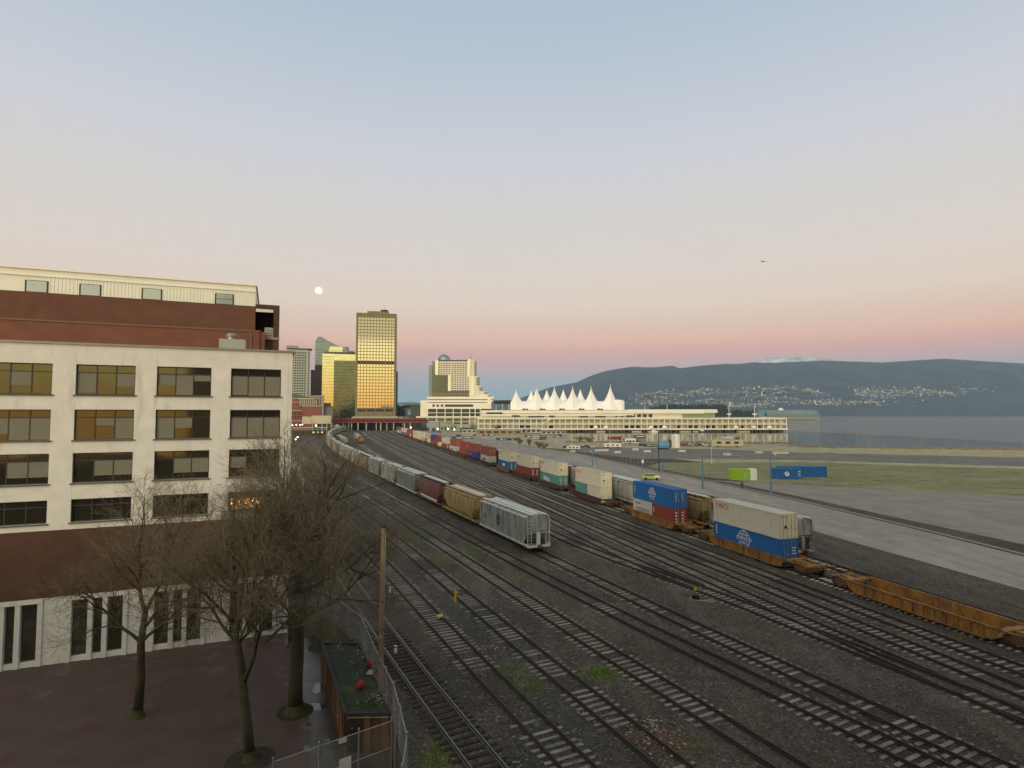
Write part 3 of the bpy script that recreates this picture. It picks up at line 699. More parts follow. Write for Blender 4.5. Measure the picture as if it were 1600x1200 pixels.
def make_well_car(label, mwell, Lw, Lc, loc, rz, bog=True):
    root = thing('well_car', label, 'well car', loc, rz, 'well cars of the container train')
    hw = Lw / 2; hc = Lc / 2; w = 1.45 * SC; b = MB()
    for sg in (-1, 1):
        y0, y1 = (sg * w - .05, sg * w + .05)
        prof = [(-hw - .5, .95), (-hw - .1, .45), (-hw + .5, .28), (hw - .5, .28), (hw + .1, .45), (hw + .5, .95), (hw + .5, 1.28), (-hw - .5, 1.28)]
        b.exy(prof, y0, y1)
        b.box(-hw - .5, hw + .5, min(sg * w, sg * (w + .16)), max(sg * w, sg * (w + .16)), 1.20, 1.30); b.box(-hw + .4, hw - .4, min(sg * (w - .02), sg * (w + .13)), max(sg * (w - .02), sg * (w + .13)), .26, .38)
        n = 13
        for i in range(n):
            x = -hw + .5 + (Lw - 1) * i / (n - 1); b.box(x - .04, x + .04, min(sg * (w + .05), sg * (w + .12)), max(sg * (w + .05), sg * (w + .12)), .38, 1.20)
    b.box(-hw, hw, -w + .05, w - .05, .26, .36)
    b.build('well', mwell, root)
    for sg in (-1, 1):
        p = MB(); x0, x1 = sorted((sg * (hw + .12), sg * (hc - .35)))
        p.box(x0, x1, -.33, .33, .78, 1.12); p.box(*sorted((sg * (hw + .3), sg * (hw + .9))), -w + .06, w - .06, 1.02, 1.18)
        p.box(*sorted((sg * (hc - .75), sg * (hc - .4))), -w, w, .95, 1.14)
        for yy in (-w + .1, w - .1):
            p.tube([(sg * (hc - .5), yy, 1.1), (sg * (hc - .5), yy, 2.0)], .03, 5); p.tube([(sg * (hw + .6), yy, 1.15), (sg * (hw + .6), yy, 2.0)], .025, 5)
            p.bar((sg * (hw + .45), yy, 1.1), (sg * (hc - .6), yy * .5, 1.08), .14, .12)
        p.tube([(sg * (hc - .5), -w + .1, 2.0), (sg * (hc - .5), -w + .75, 2.0), (sg * (hc - .5), -w + .75, 1.1)], .025, 5)
        p.build('end_platform', mwell, root)
        k = MB(); k.box(*sorted((sg * (hc - .4), sg * (hc + .12))), -.16, .16, .80, 1.05); k.build('coupler', rust, root)
        if bog: add_bogie(root, sg * (hc - 1.35))
    return root
tr12 = T[12]
nears = [1214.4, 1049, 937, 871.5, 829, 796, 764.5, 744, 727.5, 711.5, 697.5, 687.5, 678.6]
# near ends of the stacks along the track, from their left near corner
def s_corner(px, tr=tr12):
    lo, hi = 60, tr.s[-1]
    def pxs(q):
        p, a = tr.at(q); c = Vector((math.sin(a), -math.cos(a), 0)) * (CW / 2); e = p + c
        return e.x / e.y * FPX + 800
    while hi - lo > .01:
        m = (lo + hi) / 2
        if pxs(m) > px: lo = m
        else: hi = m
    return lo
ss = [s_corner(x) for x in nears]
while len(ss) < 23: ss.append(ss[-1] + 18.3)
stacks = [(('g', 'b'), 0), (('b', 'WR'), 0), (('g', 'TG'), 0), (('g', 't'), 0), (('g', 'r'), 0), (('g', 'b'), 0), (('o', 'w'), 0), (('o', 'n'), 0), (('o', 'o'), 0), (('o', 'w'), 0), (('w', 'r'), 0), (('r', 'rg'), 0), (('n', 'v'), 0),
          (('c', 'rg'), 0), (('g', 'c'), 0), (('g', 'g'), 0), (('w', 'g'), 0), (('v', 'gv'), 0), (('v', 'v'), 0), (('g', 's'), 0), (('w', 's'), 0), (('v', 'w'), 0), (('r', 'w'), 0)]
CM = {'g': (cgrey, 'pale grey'), 'b': (cblue, 'bright blue'), 'r': (cred, 'red-brown'), 'o': (corange, 'orange-red'), 't': (cteal, 'teal'), 'w': (cwhite, 'whitish grey'), 'n': (cnavy, 'dark blue'), 'v': (cvermil, 'vermilion'), 's': (cbluegrey, 'blue-grey'), 'c': (cbeige, 'beige')}
L40, L20 = 12.19 * SC, 6.06 * SC
GRP = 'containers stacked on the train'
for i, (s0, (st, _)) in enumerate(zip(ss, stacks)):
    sc_ = s0 + L40 / 2; p, a = tr12.at(sc_)
    gap = min((ss[i + 1] - s0) if i + 1 < len(ss) else 18.3, 21.5)
    mw, wn_ = (well_yellow, 'rusty yellow') if i in (0, 1, 5) else (well_maroon, 'dark maroon') if i in (2, 6, 7, 9) else (well_brown, 'rusty brown')
    make_well_car(f'{wn_} well car, {ORD[i] if i < 20 else "%dth" % (i + 1)} from the near end of the container train', mw, L40 + .35, 17.6 if gap < 19 else 19.6, (p.x, p.y, 0), a)
    tops, bots = st
    zb = .40; zt = zb + CHH + .015
    def mk(kind, x, z, Ln, where, extra=''):
        m, nm = CM[kind]
        q = p + Vector((math.cos(a), math.sin(a), 0)) * x
        rr = thing('container', f'{nm} shipping container{extra}, {where} on the {ORD[i] if i < 20 else str(i + 1) + "th"} well car', 'shipping container', (q.x, q.y, z), a, GRP)
        make_container(rr, Ln, m, cdoor if kind == 'g' else None); return rr
    top = mk(tops, 0, zt, L40, 'upper', ' with red letters' if tops == 'g' and i < 5 else ' with white globe emblem' if (i == 1) else '')
    yl = -CW / 2 - .012
    if tops == 'g':
        text('lettering', 'OOCL', .78, (-L40 / 2 + 1.75, yl, CHH - .62), (R(90), 0, 0), mark_red, top, .006, sx=1.15)
        text('lettering', 'OOCL', .34, (L40 / 2 + .002, -CW / 4 - .02, CHH - .36), (R(90), 0, R(90)), mark_red, top, .006)
        pl = MB(); pl.box(L40 / 2 + .0, L40 / 2 + .02, -CW / 4 - .02, -CW / 4 + .28, CHH * .42, CHH * .42 + .3); pl.build('placard', mark_black, top)
    if i == 1:
        globe(top, .1, CHH * .52, .85, mark_white)
    if tops in 'bo':
        b = MB()
        for k in range(6): b.box(-L40 / 2 + .5, -L40 / 2 + .62, yl, yl + .01, CHH * .32 + k * .2, CHH * .32 + k * .2 + .13)
        for k in range(4):
            for yy in (-.75, .3): b.box(L40 / 2 + .0, L40 / 2 + .012, yy, yy + .24, CHH * .38 + k * .33, CHH * .38 + k * .33 + .07)
        b.build('white_marking', mark_white, top)
    if len(bots) == 1:
        bot = mk(bots, 0, zb, L40, 'lower', ' with white globe emblem' if i == 0 else ' with white block letters' if bots == 't' else '')
        if i == 0:
            globe(bot, -.1, CHH * .58, .98, mark_white)
            b = MB()
            for k in range(6): b.box(-L40 / 2 + .5, -L40 / 2 + .64, yl, yl + .01, CHH * .45 + k * .2, CHH * .45 + k * .2 + .13)
            for k in range(3): b.box(L40 / 2, L40 / 2 + .012, .3, .8, CHH * .4 + k * .3, CHH * .4 + k * .3 + .08)
            b.build('white_marking', mark_white, bot)
        elif bots == 't':
            b = MB()
            for x0, x1, z0, z1 in ((-3.3, -2.6, .95, 2.0), (-2.35, -1.75, .95, 1.85), (-1.5, -.9, .85, 1.8), (-.65, .3, .75, 1.65)): b.box(x0, x1, yl, yl + .01, z0, z1)
            for k in range(4):
                for yy in (-.8, .3): b.box(L40 / 2, L40 / 2 + .012, yy, yy + .55, .7 + k * .42, .86 + k * .42)
            b.build('white_marking', mark_teal, bot)
        elif bots in 'rb':
            b = MB()
            for k in range(4):
                for yy in (-.8, .3): b.box(L40 / 2, L40 / 2 + .012, yy, yy + .5, .9 + k * .38, 1.04 + k * .38)
            if bots == 'b': b.box(-1.2, 1.0, yl, yl + .01, 1.2, 1.9)
            b.build('white_marking', mark_white, bot)
        elif bots == 'w':
            b = MB()
            for k, (xa, xb) in enumerate(((-2.6, -1.9), (-1.7, -1.2), (-1.0, -.1), (.1, .7))): b.box(xa, xb, yl, yl + .01, 1.05, 1.75 - .1 * (k % 2))
            b.build('black_marking', mark_black, bot)
        elif bots == 'n':
            b = MB(); b.lathe([(.001, 0), (.42, 0), (.42, .012)], 16); b.v = [(v[0] - 3.2, yl - v[2], v[1] + 1.7) for v in b.v]; b.build('white_marking', mark_white, bot)
    else:
        k1, k2 = bots[0].lower(), bots[1].lower()
        far_ = mk(k1, -L20 / 2 - .04, zb, L20, 'lower far half', ' with black letters' if i == 1 else '')
        near_ = mk(k2, L20 / 2 + .04, zb, L20, 'lower near half')
        if i == 1:
            text('lettering', 'COSCO', 1.12, (.25, yl, CHH * .40), (R(90), 0, 0), mark_black, far_, .006)
            b = MB(); b.box(-2.0, -1.75, yl, yl + .01, 1.95, 2.2); b.box(-1.55, -.7, yl, yl + .01, 2.0, 2.15); b.build('black_marking', mark_black, far_)
            b = MB()
            for k in range(4):
                for yy in (-.8, .25): b.box(L20 / 2, L20 / 2 + .012, yy, yy + .3, .75 + k * .42, .92 + k * .42)
            for k in range(3): b.box(-L20 / 2 + .45, -L20 / 2 + .6, yl, yl + .01, 1.5 + k * .25, 1.66 + k * .25)
            b.build('white_marking', mark_white, near_)
# one more car of the same train beyond the right edge of the photograph, empty
p, a = tr12.at(ss[0] - 14.9); make_well_car('bright yellow empty well car, cut by the right edge ahead of the first stack', well_yellow, L40 + .35, 17.6, (p.x, p.y, 0), a)

# --- hopper cars -------------------------------------------------------------
def hopper_paint(name, col, var=.1, dirtc=(.10, .085, .07), amt=.49):
    return M(name, col, .6, var, .5, dirt=(dirtc, 1.2, amt - .03, (1, 1, .16)), spec=.3)
h_grey = hopper_paint('hopper_grey', (.27, .31, .30)); h_tan = hopper_paint('hopper_tan', (.36, .26, .10)); h_maroon = hopper_paint('hopper_maroon', (.17, .055, .055), .12); h_slate = hopper_paint('hopper_slate', (.20, .245, .24)); h_brown = hopper_paint('hopper_brown', (.21, .15, .11))
h_pale = hopper_paint('hopper_pale', (.37, .375, .35)); h_red = hopper_paint('hopper_dark_red', (.16, .04, .035)); roof_pale = M('hopper_roof_pale', (.46, .50, .47), .55, .12, .8, dirt=((.25, .25, .23), 1, .55)); roof_dark = M('hopper_roof_dark', (.04, .035, .035), .8, .2, 1)
HL, HW, HT = 16.0, 3.0, 4.45
def make_hopper(name, label, mbody, style='rib', loc=(0,0,0), rz=0.0, group='hopper wagons in the curved train', mroof=None, emblem=None, trim=None, near_detail=True):
    root = thing(name, label, 'hopper wagon', loc, rz, group)
    w = HW / 2; z0, z1 = 1.05, HT - .28; hb = HL / 2 - (.62 if style == 'rib' else .95); mroof = mroof or mbody; trim = trim or mbody
    b = MB()
    if style == 'rib':
        half = [(-w, z0), (-w, z1), (-w + .35, HT - .08), (-.55, HT)]
    else:
        half = [(-w * .80, z0), (-w * .94, z0 + .45), (-w, (z0 + z1) * .5), (-w * .97, z1 - .45), (-w * .80, z1 - .02), (-w * .5, HT - .05)]
    prof = half + [(-y, z) for y, z in reversed(half)]
    n = len(prof)
    # body: full height amidships, sloped floor sheets at the ends
    xs = [(-hb, 2.55), (-hb + 1.55, z0), (hb - 1.55, z0), (hb, 2.55)]
    vs = []
    for x, zl in xs:
        for y, z in prof: vs.append((x, y, max(z, zl)))
    fs = []
    for j in range(3):
        for k in range(n):
            a_, c_ = j * n + k, j * n + (k + 1) % n; fs.append((c_, a_, a_ + n, c_ + n))
    fs += [tuple(range(n)), tuple(range(4 * n - 1, 3 * n - 1, -1))]
    b.add(vs, fs)
    if style == 'rib':
        for sg in (-1, 1): b.exy([(-hb, 2.0), (-hb + .9, z0), (hb - .9, z0), (hb, 2.0), (hb, z1), (-hb, z1)], *sorted((sg * (w + .003), sg * (w - .04))))
        for i in range(14):
            x = -hb + .3 + (2 * hb - .6) * i / 13
            zl = z0 + .2 if abs(x) < hb - .9 else z0 + .2 + (abs(x) - hb + .9) * 1.05
            for sg in (-1, 1): b.box(x - .035, x + .035, *sorted((sg * w, sg * (w + .05))), zl, z1 - .04)
    b.build('body', mbody, root, smooth=False)
    for sg in (-1, 1):
        s_ = MB(); s_.box(-HL / 2 + .35, HL / 2 - .35, *sorted((sg * (w - .12), sg * (w + .06))), z0 - .22, z0 + .02)
        if style == 'rib': s_.box(-hb, hb, *sorted((sg * (w - .1), sg * (w + .07))), z1 - .05, z1 + .09)
        else: s_.box(-hb, hb, *sorted((sg * (w * .86), sg * (w * .99))), z1 - .12, z1 + .02)
        s_.build('side_sill', trim, root)
    r_ = MB(); r_.box(-hb + .5, hb - .5, -.45, .45, HT - .06, HT + .10)
    for i in range(10): x = -hb + .7 + i * (2 * hb - 1.4) / 10; r_.box(x + .1, x + 1.1, -.40, .40, HT + .10, HT + .15)
    r_.build('roof_hatch', roof_pale, root)
    for sg in (-1, 1):
        k_ = MB(); k_.box(-HL / 2 + .3, HL / 2 - .3, *sorted((sg * .68, sg * 1.12)), HT + .06, HT + .10)
        for i in range(9): x = -hb + .4 + i * (2 * hb - .8) / 8; k_.box(x - .03, x + .03, *sorted((sg * .5, sg * 1.1)), HT - .1, HT + .06)
        k_.build('running_board', mroof, root)
    c = MB()
    for i in (-1, 0, 1):
        x = i * 3.9
        c.add([(x - 1.7, -w + .15, z0), (x + 1.7, -w + .15, z0), (x + 1.7, w - .15, z0), (x - 1.7, w - .15, z0), (x - .45, -.6, .38), (x + .45, -.6, .38), (x + .45, .6, .38), (x - .45, .6, .38)],
              [(0, 3, 2, 1), (4, 5, 6, 7), (0, 1, 5, 4), (1, 2, 6, 5), (2, 3, 7, 6), (3, 0, 4, 7)])
    c.build('discharge_chute', metal_dark, root)
    for sg in (-1, 1):
        e = MB(); xe = sg * (HL / 2 - .38); xb = sg * hb
        for y in (-w + .05, -.95, .95, w - .05): e.tube([(xe, y, z0 - .3), (xe, y, (HT - .5) if abs(y) > 1.2 else 2.55)], .035, 5)
        for y in (-w + .05, w - .05):
            y2 = y * .36
            e.bar((xb, y, HT - .45), (xe, y, HT - .45), .05, .05); e.bar((xe, y, 2.5), (xb, y, 2.5), .05, .05)
        for z in (1.2, 1.55, 1.9, 2.25):
            for ya, yb in ((-w + .05, -.95), (.95, w - .05)): e.bar((xe, ya, z), (xe, yb, z), .03, .03)
        for z in (2.6, 3.0, 3.4, 3.8):
            e.bar((xe, -w + .05, z), (xe, -.95, z), .03, .03)
        e.box(*sorted((xe - sg * .06, xe + sg * .06)), -w, w, z0 - .35, z0 - .12)
        e.bar((xe, -w + .05, 2.42), (xe, w - .05, 2.42), .05, .05)
        e.box(*sorted((xb, xe)), -.22, .22, z0 - .3, 2.45)
        e.box(*sorted((xe - sg * 1.4, xe)), -w + .05, w - .05, z0 - .22, z0 - .14)
        e.build('end_frame', trim, root)
        ks = MB(); ks.box(*sorted((sg * (HL / 2 - .45), sg * (HL / 2 + .32))), -.15, .15, .74, 1.0); ks.build('coupler', rust, root)
        bt = MB(); bt.cyl((sg * (hb - .25), -.75, 1.35), (sg * (hb - .25), .3, 1.35), .2, 10); bt.box(*sorted((sg * (hb + .05), sg * (hb + .35))), .35, .8, 1.05, 1.55); bt.build('brake_cylinder', metal_dark, root)
        add_bogie(root, sg * (HL / 2 - 1.85))
    if emblem:
        yl = -w - .062
        if emblem == 'round':
            b = MB(); nseg = 26; r1, r2 = .78, .66; x, z = -.9, 2.7
            for q in range(nseg):
                if q in (6, 7): continue
                t0, t1 = 2 * math.pi * q / nseg, 2 * math.pi * (q + 1) / nseg
                b.add([(x + r1 * .8 * math.cos(t0), yl, z + r1 * math.sin(t0)), (x + r1 * .8 * math.cos(t1), yl, z + r1 * math.sin(t1)), (x + r2 * .8 * math.cos(t1), yl, z + r2 * math.sin(t1)), (x + r2 * .8 * math.cos(t0), yl, z + r2 * math.sin(t0))], [(0, 1, 2, 3)])
            b.box(x - .3, x + .3, yl, yl + .008, z - .55, z - .35); b.box(x - .1, x + .14, yl, yl + .008, z - .25, z + .45); b.box(x - .34, x + .30, yl, yl + .008, z + .18, z + .38); b.box(x - .30, x + .3, yl, yl + .008, z - .12, z + .04)
            b.build('round_emblem', mark_black, root)
            b = MB()
            for k in range(3): b.box(-6.1 + k * .05, -5.2, yl + .02, yl + .03, 2.6 - k * .18, 2.68 - k * .18)
            b.build('black_marking', mark_black, root)
        elif emblem == 'maroon':
            b = MB(); x, z = .0, 2.8
            m_ = M('faded_pink_marking', (.30, .15, .14), .8, .15, 2)
            for q in range(20):
                t0, t1 = 2 * math.pi * q / 20, 2 * math.pi * (q + 1) / 20
                b.add([(x - 1 + .8 * math.cos(t0), -w - .012, z + .8 * math.sin(t0)), (x - 1 + .8 * math.cos(t1), -w - .012, z + .8 * math.sin(t1)), (x - 1 + .62 * math.cos(t1), -w - .012, z + .62 * math.sin(t1)), (x - 1 + .62 * math.cos(t0), -w - .012, z + .62 * math.sin(t0))], [(0, 1, 2, 3)])
            b.build('round_emblem', m_, root)
            b = MB(); b.box(-5.0, 5.4, -w * .9 - .02, -w * .9, z0 + .02, z0 + .34); b.build('white_marking', mark_teal, root)
        elif emblem == 'line':
            b = MB(); b.box(-.5, -.42, yl, yl + .008, 2.2, 3.2); b.build('black_marking', mark_black, root)
        elif emblem == 'tan':
            m_ = M('dark_lettering', (.08, .06, .03), .8)
            b = MB(); b.box(-2.2, -.9, -w - .02, -w - .008, 2.9, 3.2); b.box(-2.2, .6, -w - .02, -w - .008, 2.0, 2.3); b.box(-.4, .1, -w - .02, -w - .008, 2.45, 2.6); b.build('dark_marking', m_, root)
    return root
tr6 = T[6]
def s_end(tr, px, off, lo=60):
    hi = tr.s[-1]
    best = (1e9, lo); q = lo
    while q < hi:
        p, a = tr.at(q); e = p + Vector((math.sin(a), -math.cos(a), 0)) * off
        d = abs(e.x / e.y * FPX + 800 - px)
        if d < best[0]: best = (d, q)
        elif d > 30 and best[0] < 2: break
        q += .1
    return best[1]
s_near = s_end(tr6, 826, 1.5)
cars6 = [('covered_hopper', 'grey ribbed covered hopper with black round emblem, nearest of its train', h_grey, 'rib', roof_pale, 'round', roof_pale),
         ('covered_hopper', 'tan yellow cylindrical hopper, second in its train behind the grey one', h_tan, 'cyl', h_tan, None, None),
         ('covered_hopper', 'maroon cylindrical hopper with faded pink emblem and black roof, third in its train', h_maroon, 'cyl', roof_dark, 'maroon', None),
         ('covered_hopper', 'slate grey ribbed hopper just beyond the maroon one', h_slate, 'rib', roof_pale, 'line', roof_pale),
         ('covered_hopper', 'pale grey ribbed hopper, fifth in its train', h_pale, 'rib', None, None, None),
         ('covered_hopper', 'weathered grey ribbed hopper, sixth in its train', h_grey, 'rib', roof_pale, 'line', None),
         ('covered_hopper', 'brown and tan cylindrical hopper, seventh in its train', h_brown, 'cyl', roof_dark, None, None)]
PITCH_H = 16.95
for i, (nm, lb, m, stl, mr2, em, tm) in enumerate(cars6):
    p, a = tr6.at(s_near + HL / 2 + i * PITCH_H); make_hopper(nm, lb, m, stl, (p.x, p.y, 0), a, mroof=mr2, emblem=em, trim=tm)
proto_far = None
i = len(cars6); palette = [h_brown, h_pale, h_grey, h_pale, h_slate, h_pale]
while True:
    s_ = s_near + HL / 2 + i * PITCH_H
    if s_ > tr6.s[-1] - 25: break
    p, a = tr6.at(s_); lb = f'grey covered hopper far along the curve of its train, {ORD[i] if i < 20 else str(i + 1) + "th"} from the near end'
    if proto_far is None:
        proto_far = make_hopper('covered_hopper', lb, h_pale, 'rib', (p.x, p.y, 0), a)
    else: dup(proto_far, (p.x, p.y, 0), a, lb, recolor={'hopper_pale': palette[i % 6]})
    i += 1
# second train, just beyond the containers
tr13 = T[13]; s13 = s_end(tr13, 1250, -1.5)
p0 = s_end(tr13, 1112, -1.5)
g13 = 'hopper wagons behind the container train'
offs = [(-1, h_pale, 'pale grey covered hopper at the right edge behind the nearest containers', 'rib', roof_pale, None), (0, h_tan, 'tan cylindrical hopper between the two nearest container stacks', 'cyl', roof_dark, 'tan'),
        (1, h_pale, 'grey covered hopper behind the blue container with the globe', 'cyl', roof_pale, None), (2, h_pale, 'light grey hopper seen beyond the third container stack', 'rib', roof_pale, None), (3, h_red, 'dark red cylindrical hopper between the third and fourth container stacks', 'cyl', roof_dark, None)]
for k, m, lb, stl, mr2, em in offs:
    p, a = tr13.at(p0 + 6.0 + k * PITCH_H); make_hopper('covered_hopper', lb, m, stl, (p.x, p.y, 0), a, g13, mroof=mr2, emblem=em)
for k in range(4, 9):
    p, a = tr13.at(p0 + 6.0 + k * PITCH_H); dup(proto_far, (p.x, p.y, 0), a, f'hopper with pale roof hidden behind the container stacks, {ORD[k + 1]} in its train', recolor={'hopper_pale': [h_red, h_slate, h_brown][k % 3]}, group=g13)
# short cut of grey cars inside the curve
for k in range(3):
    p, a = T[15].at(63 + 8 + k * PITCH_H)
    dup(proto_far, (p.x, p.y, 0), a, ['pale hopper standing alone inside the curve of the hopper train', 'dark brown hopper coupled behind the pale one inside the curve', 'dark hopper, last of the short cut inside the curve'][k], recolor={'hopper_pale': [h_pale, h_brown, h_brown][k]}, group='hopper wagons inside the curve')
# --- orange locomotive with grey tank cars on the siding ------------------------
tr14 = T[14]; sL = s_end(tr14, 564, 0); p, a = tr14.at(sL)
loco = thing('locomotive', 'orange nosed diesel locomotive standing on the siding in mid yard', 'locomotive', (p.x, p.y, 0), a)
lo_orange = hopper_paint('loco_orange', (.42, .17, .035)); lo_dark = hopper_paint('loco_dark', (.05, .055, .055))
b = MB(); b.box(-9, 9, -1.45, 1.45, 1.2, 1.5); b.box(-9, -5, -.85, .85, .5, 1.2); b.build('frame', lo_dark, loco)
b = MB(); b.exx([(-1.4, 1.5), (1.4, 1.5), (1.4, 3.6), (1.1, 4.3), (-1.1, 4.3), (-1.4, 3.6)], 4.2, 6.6); b.build('cab', lo_orange, loco)
b = MB(); b.exx([(-1.3, 1.5), (1.3, 1.5), (1.3, 2.9), (1.0, 3.25), (-1.0, 3.25), (-1.3, 2.9)], 6.6, 8.7); b.build('nose', lo_orange, loco)
b = MB(); b.exx([(-.95, 1.5), (.95, 1.5), (.95, 3.8), (.7, 4.05), (-.7, 4.05), (-.95, 3.8)], -8.6, 4.2); b.build('engine_hood', h_pale, loco)
for y in (-.7, .7): b = MB(); b.box(6.6, 6.64, y - .5, y + .5, 3.4, 4.0); b.build('windscreen', black, loco)
b = MB(); b.box(8.9, 9.2, -1.4, 1.4, .45, 1.2); b.build('pilot_plate', lo_dark, loco)
for y in (-.3, .3): b = MB(); b.cyl((8.7, y, 2.95), (8.74, y, 2.95), .13, 10); b.build('headlight', white_paint, loco)
b = MB()
for y in (-1.4, 1.4):
    b.tube([(9.1, y, 1.5), (9.1, y, 2.5), (6.7, y, 2.5)], .03, 5); b.tube([(4.1, y, 2.5), (-8.9, y, 2.5)], .03, 5)
b.build('handrail', lo_orange, loco)
for x in (-5.8, 5.8): add_bogie(loco, x, 2.4, .48)
for k in range(2):
    p, a = tr14.at(sL + 18.5 + k * 15.2)
    t = thing('tank_wagon', ['pale grey tank wagon right behind the orange locomotive', 'grey tank wagon, second behind the orange locomotive'][k], 'tank wagon', (p.x, p.y, 0), a, 'tank wagons behind the locomotive')
    b = MB(); b.tube([(-6.6, 0, 2.75), (-6.3, 0, 2.75), (6.3, 0, 2.75), (6.6, 0, 2.75)], [.9, 1.45, 1.45, .9], 20); b.build('tank', h_pale, t, smooth=False)
    b = MB(); b.lathe([(.6, 4.1), (.6, 4.5), (.01, 4.6)], 14); b.build('dome', h_grey, t)
    b = MB(); b.box(-7, 7, -.4, .4, .95, 1.35); b.box(-7, -6.2, -1.4, 1.4, 1.2, 1.4); b.box(6.2, 7, -1.4, 1.4, 1.2, 1.4); b.build('frame', lo_dark, t)
    for x in (-5, 5): add_bogie(t, x)
# ================================================================ LEFT: white concrete building and the brick one behind
def facade_frame(x, y, ang):                                  # root helpers: world -> local x along facade
    ca, sa = math.cos(ang), math.sin(ang)
    def lx_(px):                                              # local x where the pixel column meets the facade
        r = (px - 800) / FPX; return (r * y - x) / (ca - r * sa)
    def lz_(px, py, zb):
        l = lx_(px); Y = y + l * sa; return CAMH - (py - 646) / FPX * Y - zb
    return lx_, lz_
win_dark = glass('window_dark_glass', (.12, .125, .09), .06, .85, .1, .003)
win_frame_m = M('window_frame_dark', (.035, .035, .03), .5, .1, 2)
blind_m = M('roller_blind', (.17, .17, .13), .8, .06, 1); warm_lamp = M('warm_lamp', (1.0, .55, .16), .5, 0, emit=9.0)
A_ = R(22.5); WX, WY = -19.0, 49.8
wb = thing('concrete_building', 'white painted concrete building with wide dark windows at the left edge', 'building', (WX, WY, -2), A_)
wx, wz = facade_frame(WX, WY, A_)
def Z(px, py): return wz(px, py, -2)
W_L = -27.0; topz = Z(455, 551)
rowsz = [(Z(400, 619.5), Z(400, 576.5)), (Z(400, 683.5), Z(400, 640.5)), (Z(400, 743.5), Z(400, 701.5)), (Z(395, 798), Z(395, 766))]
bx0, bx1 = wx(360), wx(438.5); bay = bx1 - bx0; pitch_b = bay + 1.45
bays = [(bx0 - k * pitch_b, bx1 - k * pitch_b) for k in range(4)]
b = MB(); b.box(W_L, 0, .45, 24, 0, topz)                     # body behind the facade skin
zz = [0.0]
edges = sorted({0.0, topz} | {z for r in rowsz for z in r} | {3.6})
gf = (0.0, Z(395, 905))                                       # ground floor opening height
openz = rowsz + [(.35, gf[1])]
# facade skin with real openings: piers between bays, spandrels between rows
xs_ = [W_L] + [v for bb in reversed(bays) for v in bb] + [0]
piers = [(xs_[i], xs_[i + 1]) for i in range(0, len(xs_), 2)]
f = MB()
for a, c in piers:
    if c - a > .05: f.box(a, c, 0, .45, 0, topz)
levels = sorted(openz)
for a, c in bays:
    z = 0
    for lo, hi in levels:
        if lo - z > .02: f.box(a, c, .012, .44, z, lo)
        z = hi
    f.box(a, c, .012, .44, z, topz)
f.build('facade_wall', concrete_white, wb)
b.build('building_body', [concrete_white], wb)
cp = MB(); cp.box(W_L, .16, -.14, .5, topz, topz + .16); cp.box(-.2, .16, .5, 24, topz, topz + .16); cp.box(W_L, W_L + .3, .5, 24, topz, topz + .16); cp.build('parapet_cap', M('flashing_grey', (.23, .23, .21), .5, .1, 1, metal=.4), wb)
rf_ = MB(); rf_.box(W_L + .3, -.2, .5, 24, topz + .003, topz + .05); rf_.build('roof', M('roof_gravel', (.2, .2, .18), .95, .2, 1), wb)
bp_ = MB()
brk_l = brick('brown_brick', (.105, .052, .033), (.085, .045, .03), (.07, .055, .045))
for a, c in bays: bp_.box(a, c, -.004, .011, gf[1] + .35, rowsz[3][0] - .5)
for a, c in piers:
    if c - a > .05: bp_.box(a, c, -.006, -.001, gf[1] + .35, rowsz[3][0] - .5)
bp_.build('brick_panel', brk_l, wb)
def window3(root, x0, x1, z0, z1, y=.2, trans=.26, blinds=(0,0,0), m=win_dark, lit=False):
    fr = MB(); t = .075
    fr.box(x0, x1, y, y + .12, z0, z0 + t); fr.box(x0, x1, y, y + .12, z1 - t, z1); w = x1 - x0
    for q in range(4):
        c = x0 + t / 2 + (w - t) * q / 3; fr.box(c - t / 2, c + t / 2, y, y + .12, z0 + t, z1 - t)
    zt = z1 - (z1 - z0) * trans
    for q in range(3):
        a = x0 + t + (w - t) * q / 3; c = x0 + (w - t) * (q + 1) / 3; fr.box(a, c, y, y + .12, zt - t / 2, zt + t / 2)
    o = fr.build('window', win_frame_m, root)
    for q in range(3):
        a = x0 + t + (w - t) * q / 3; c = x0 + (w - t) * (q + 1) / 3
        for za, zc in ((z0 + t, zt - t / 2), (zt + t / 2, z1 - t)):
            p_ = MB(); p_.box(a, c, y + .05, y + .07, za, zc); p_.build('pane', m, o)
        if blinds[q]:
            p_ = MB(); p_.box(a, c, y + .02, y + .03, zt - (zt - z0) * blinds[q], zt - t / 2); p_.build('blind', blind_m, o)
    sl_ = MB(); sl_.box(x0 - .12, x1 + .12, -.10, y, z0 - .10, z0 - .002); sl_.build('sill', M('sill_dark', (.10, .095, .08), .8), o)
    return o
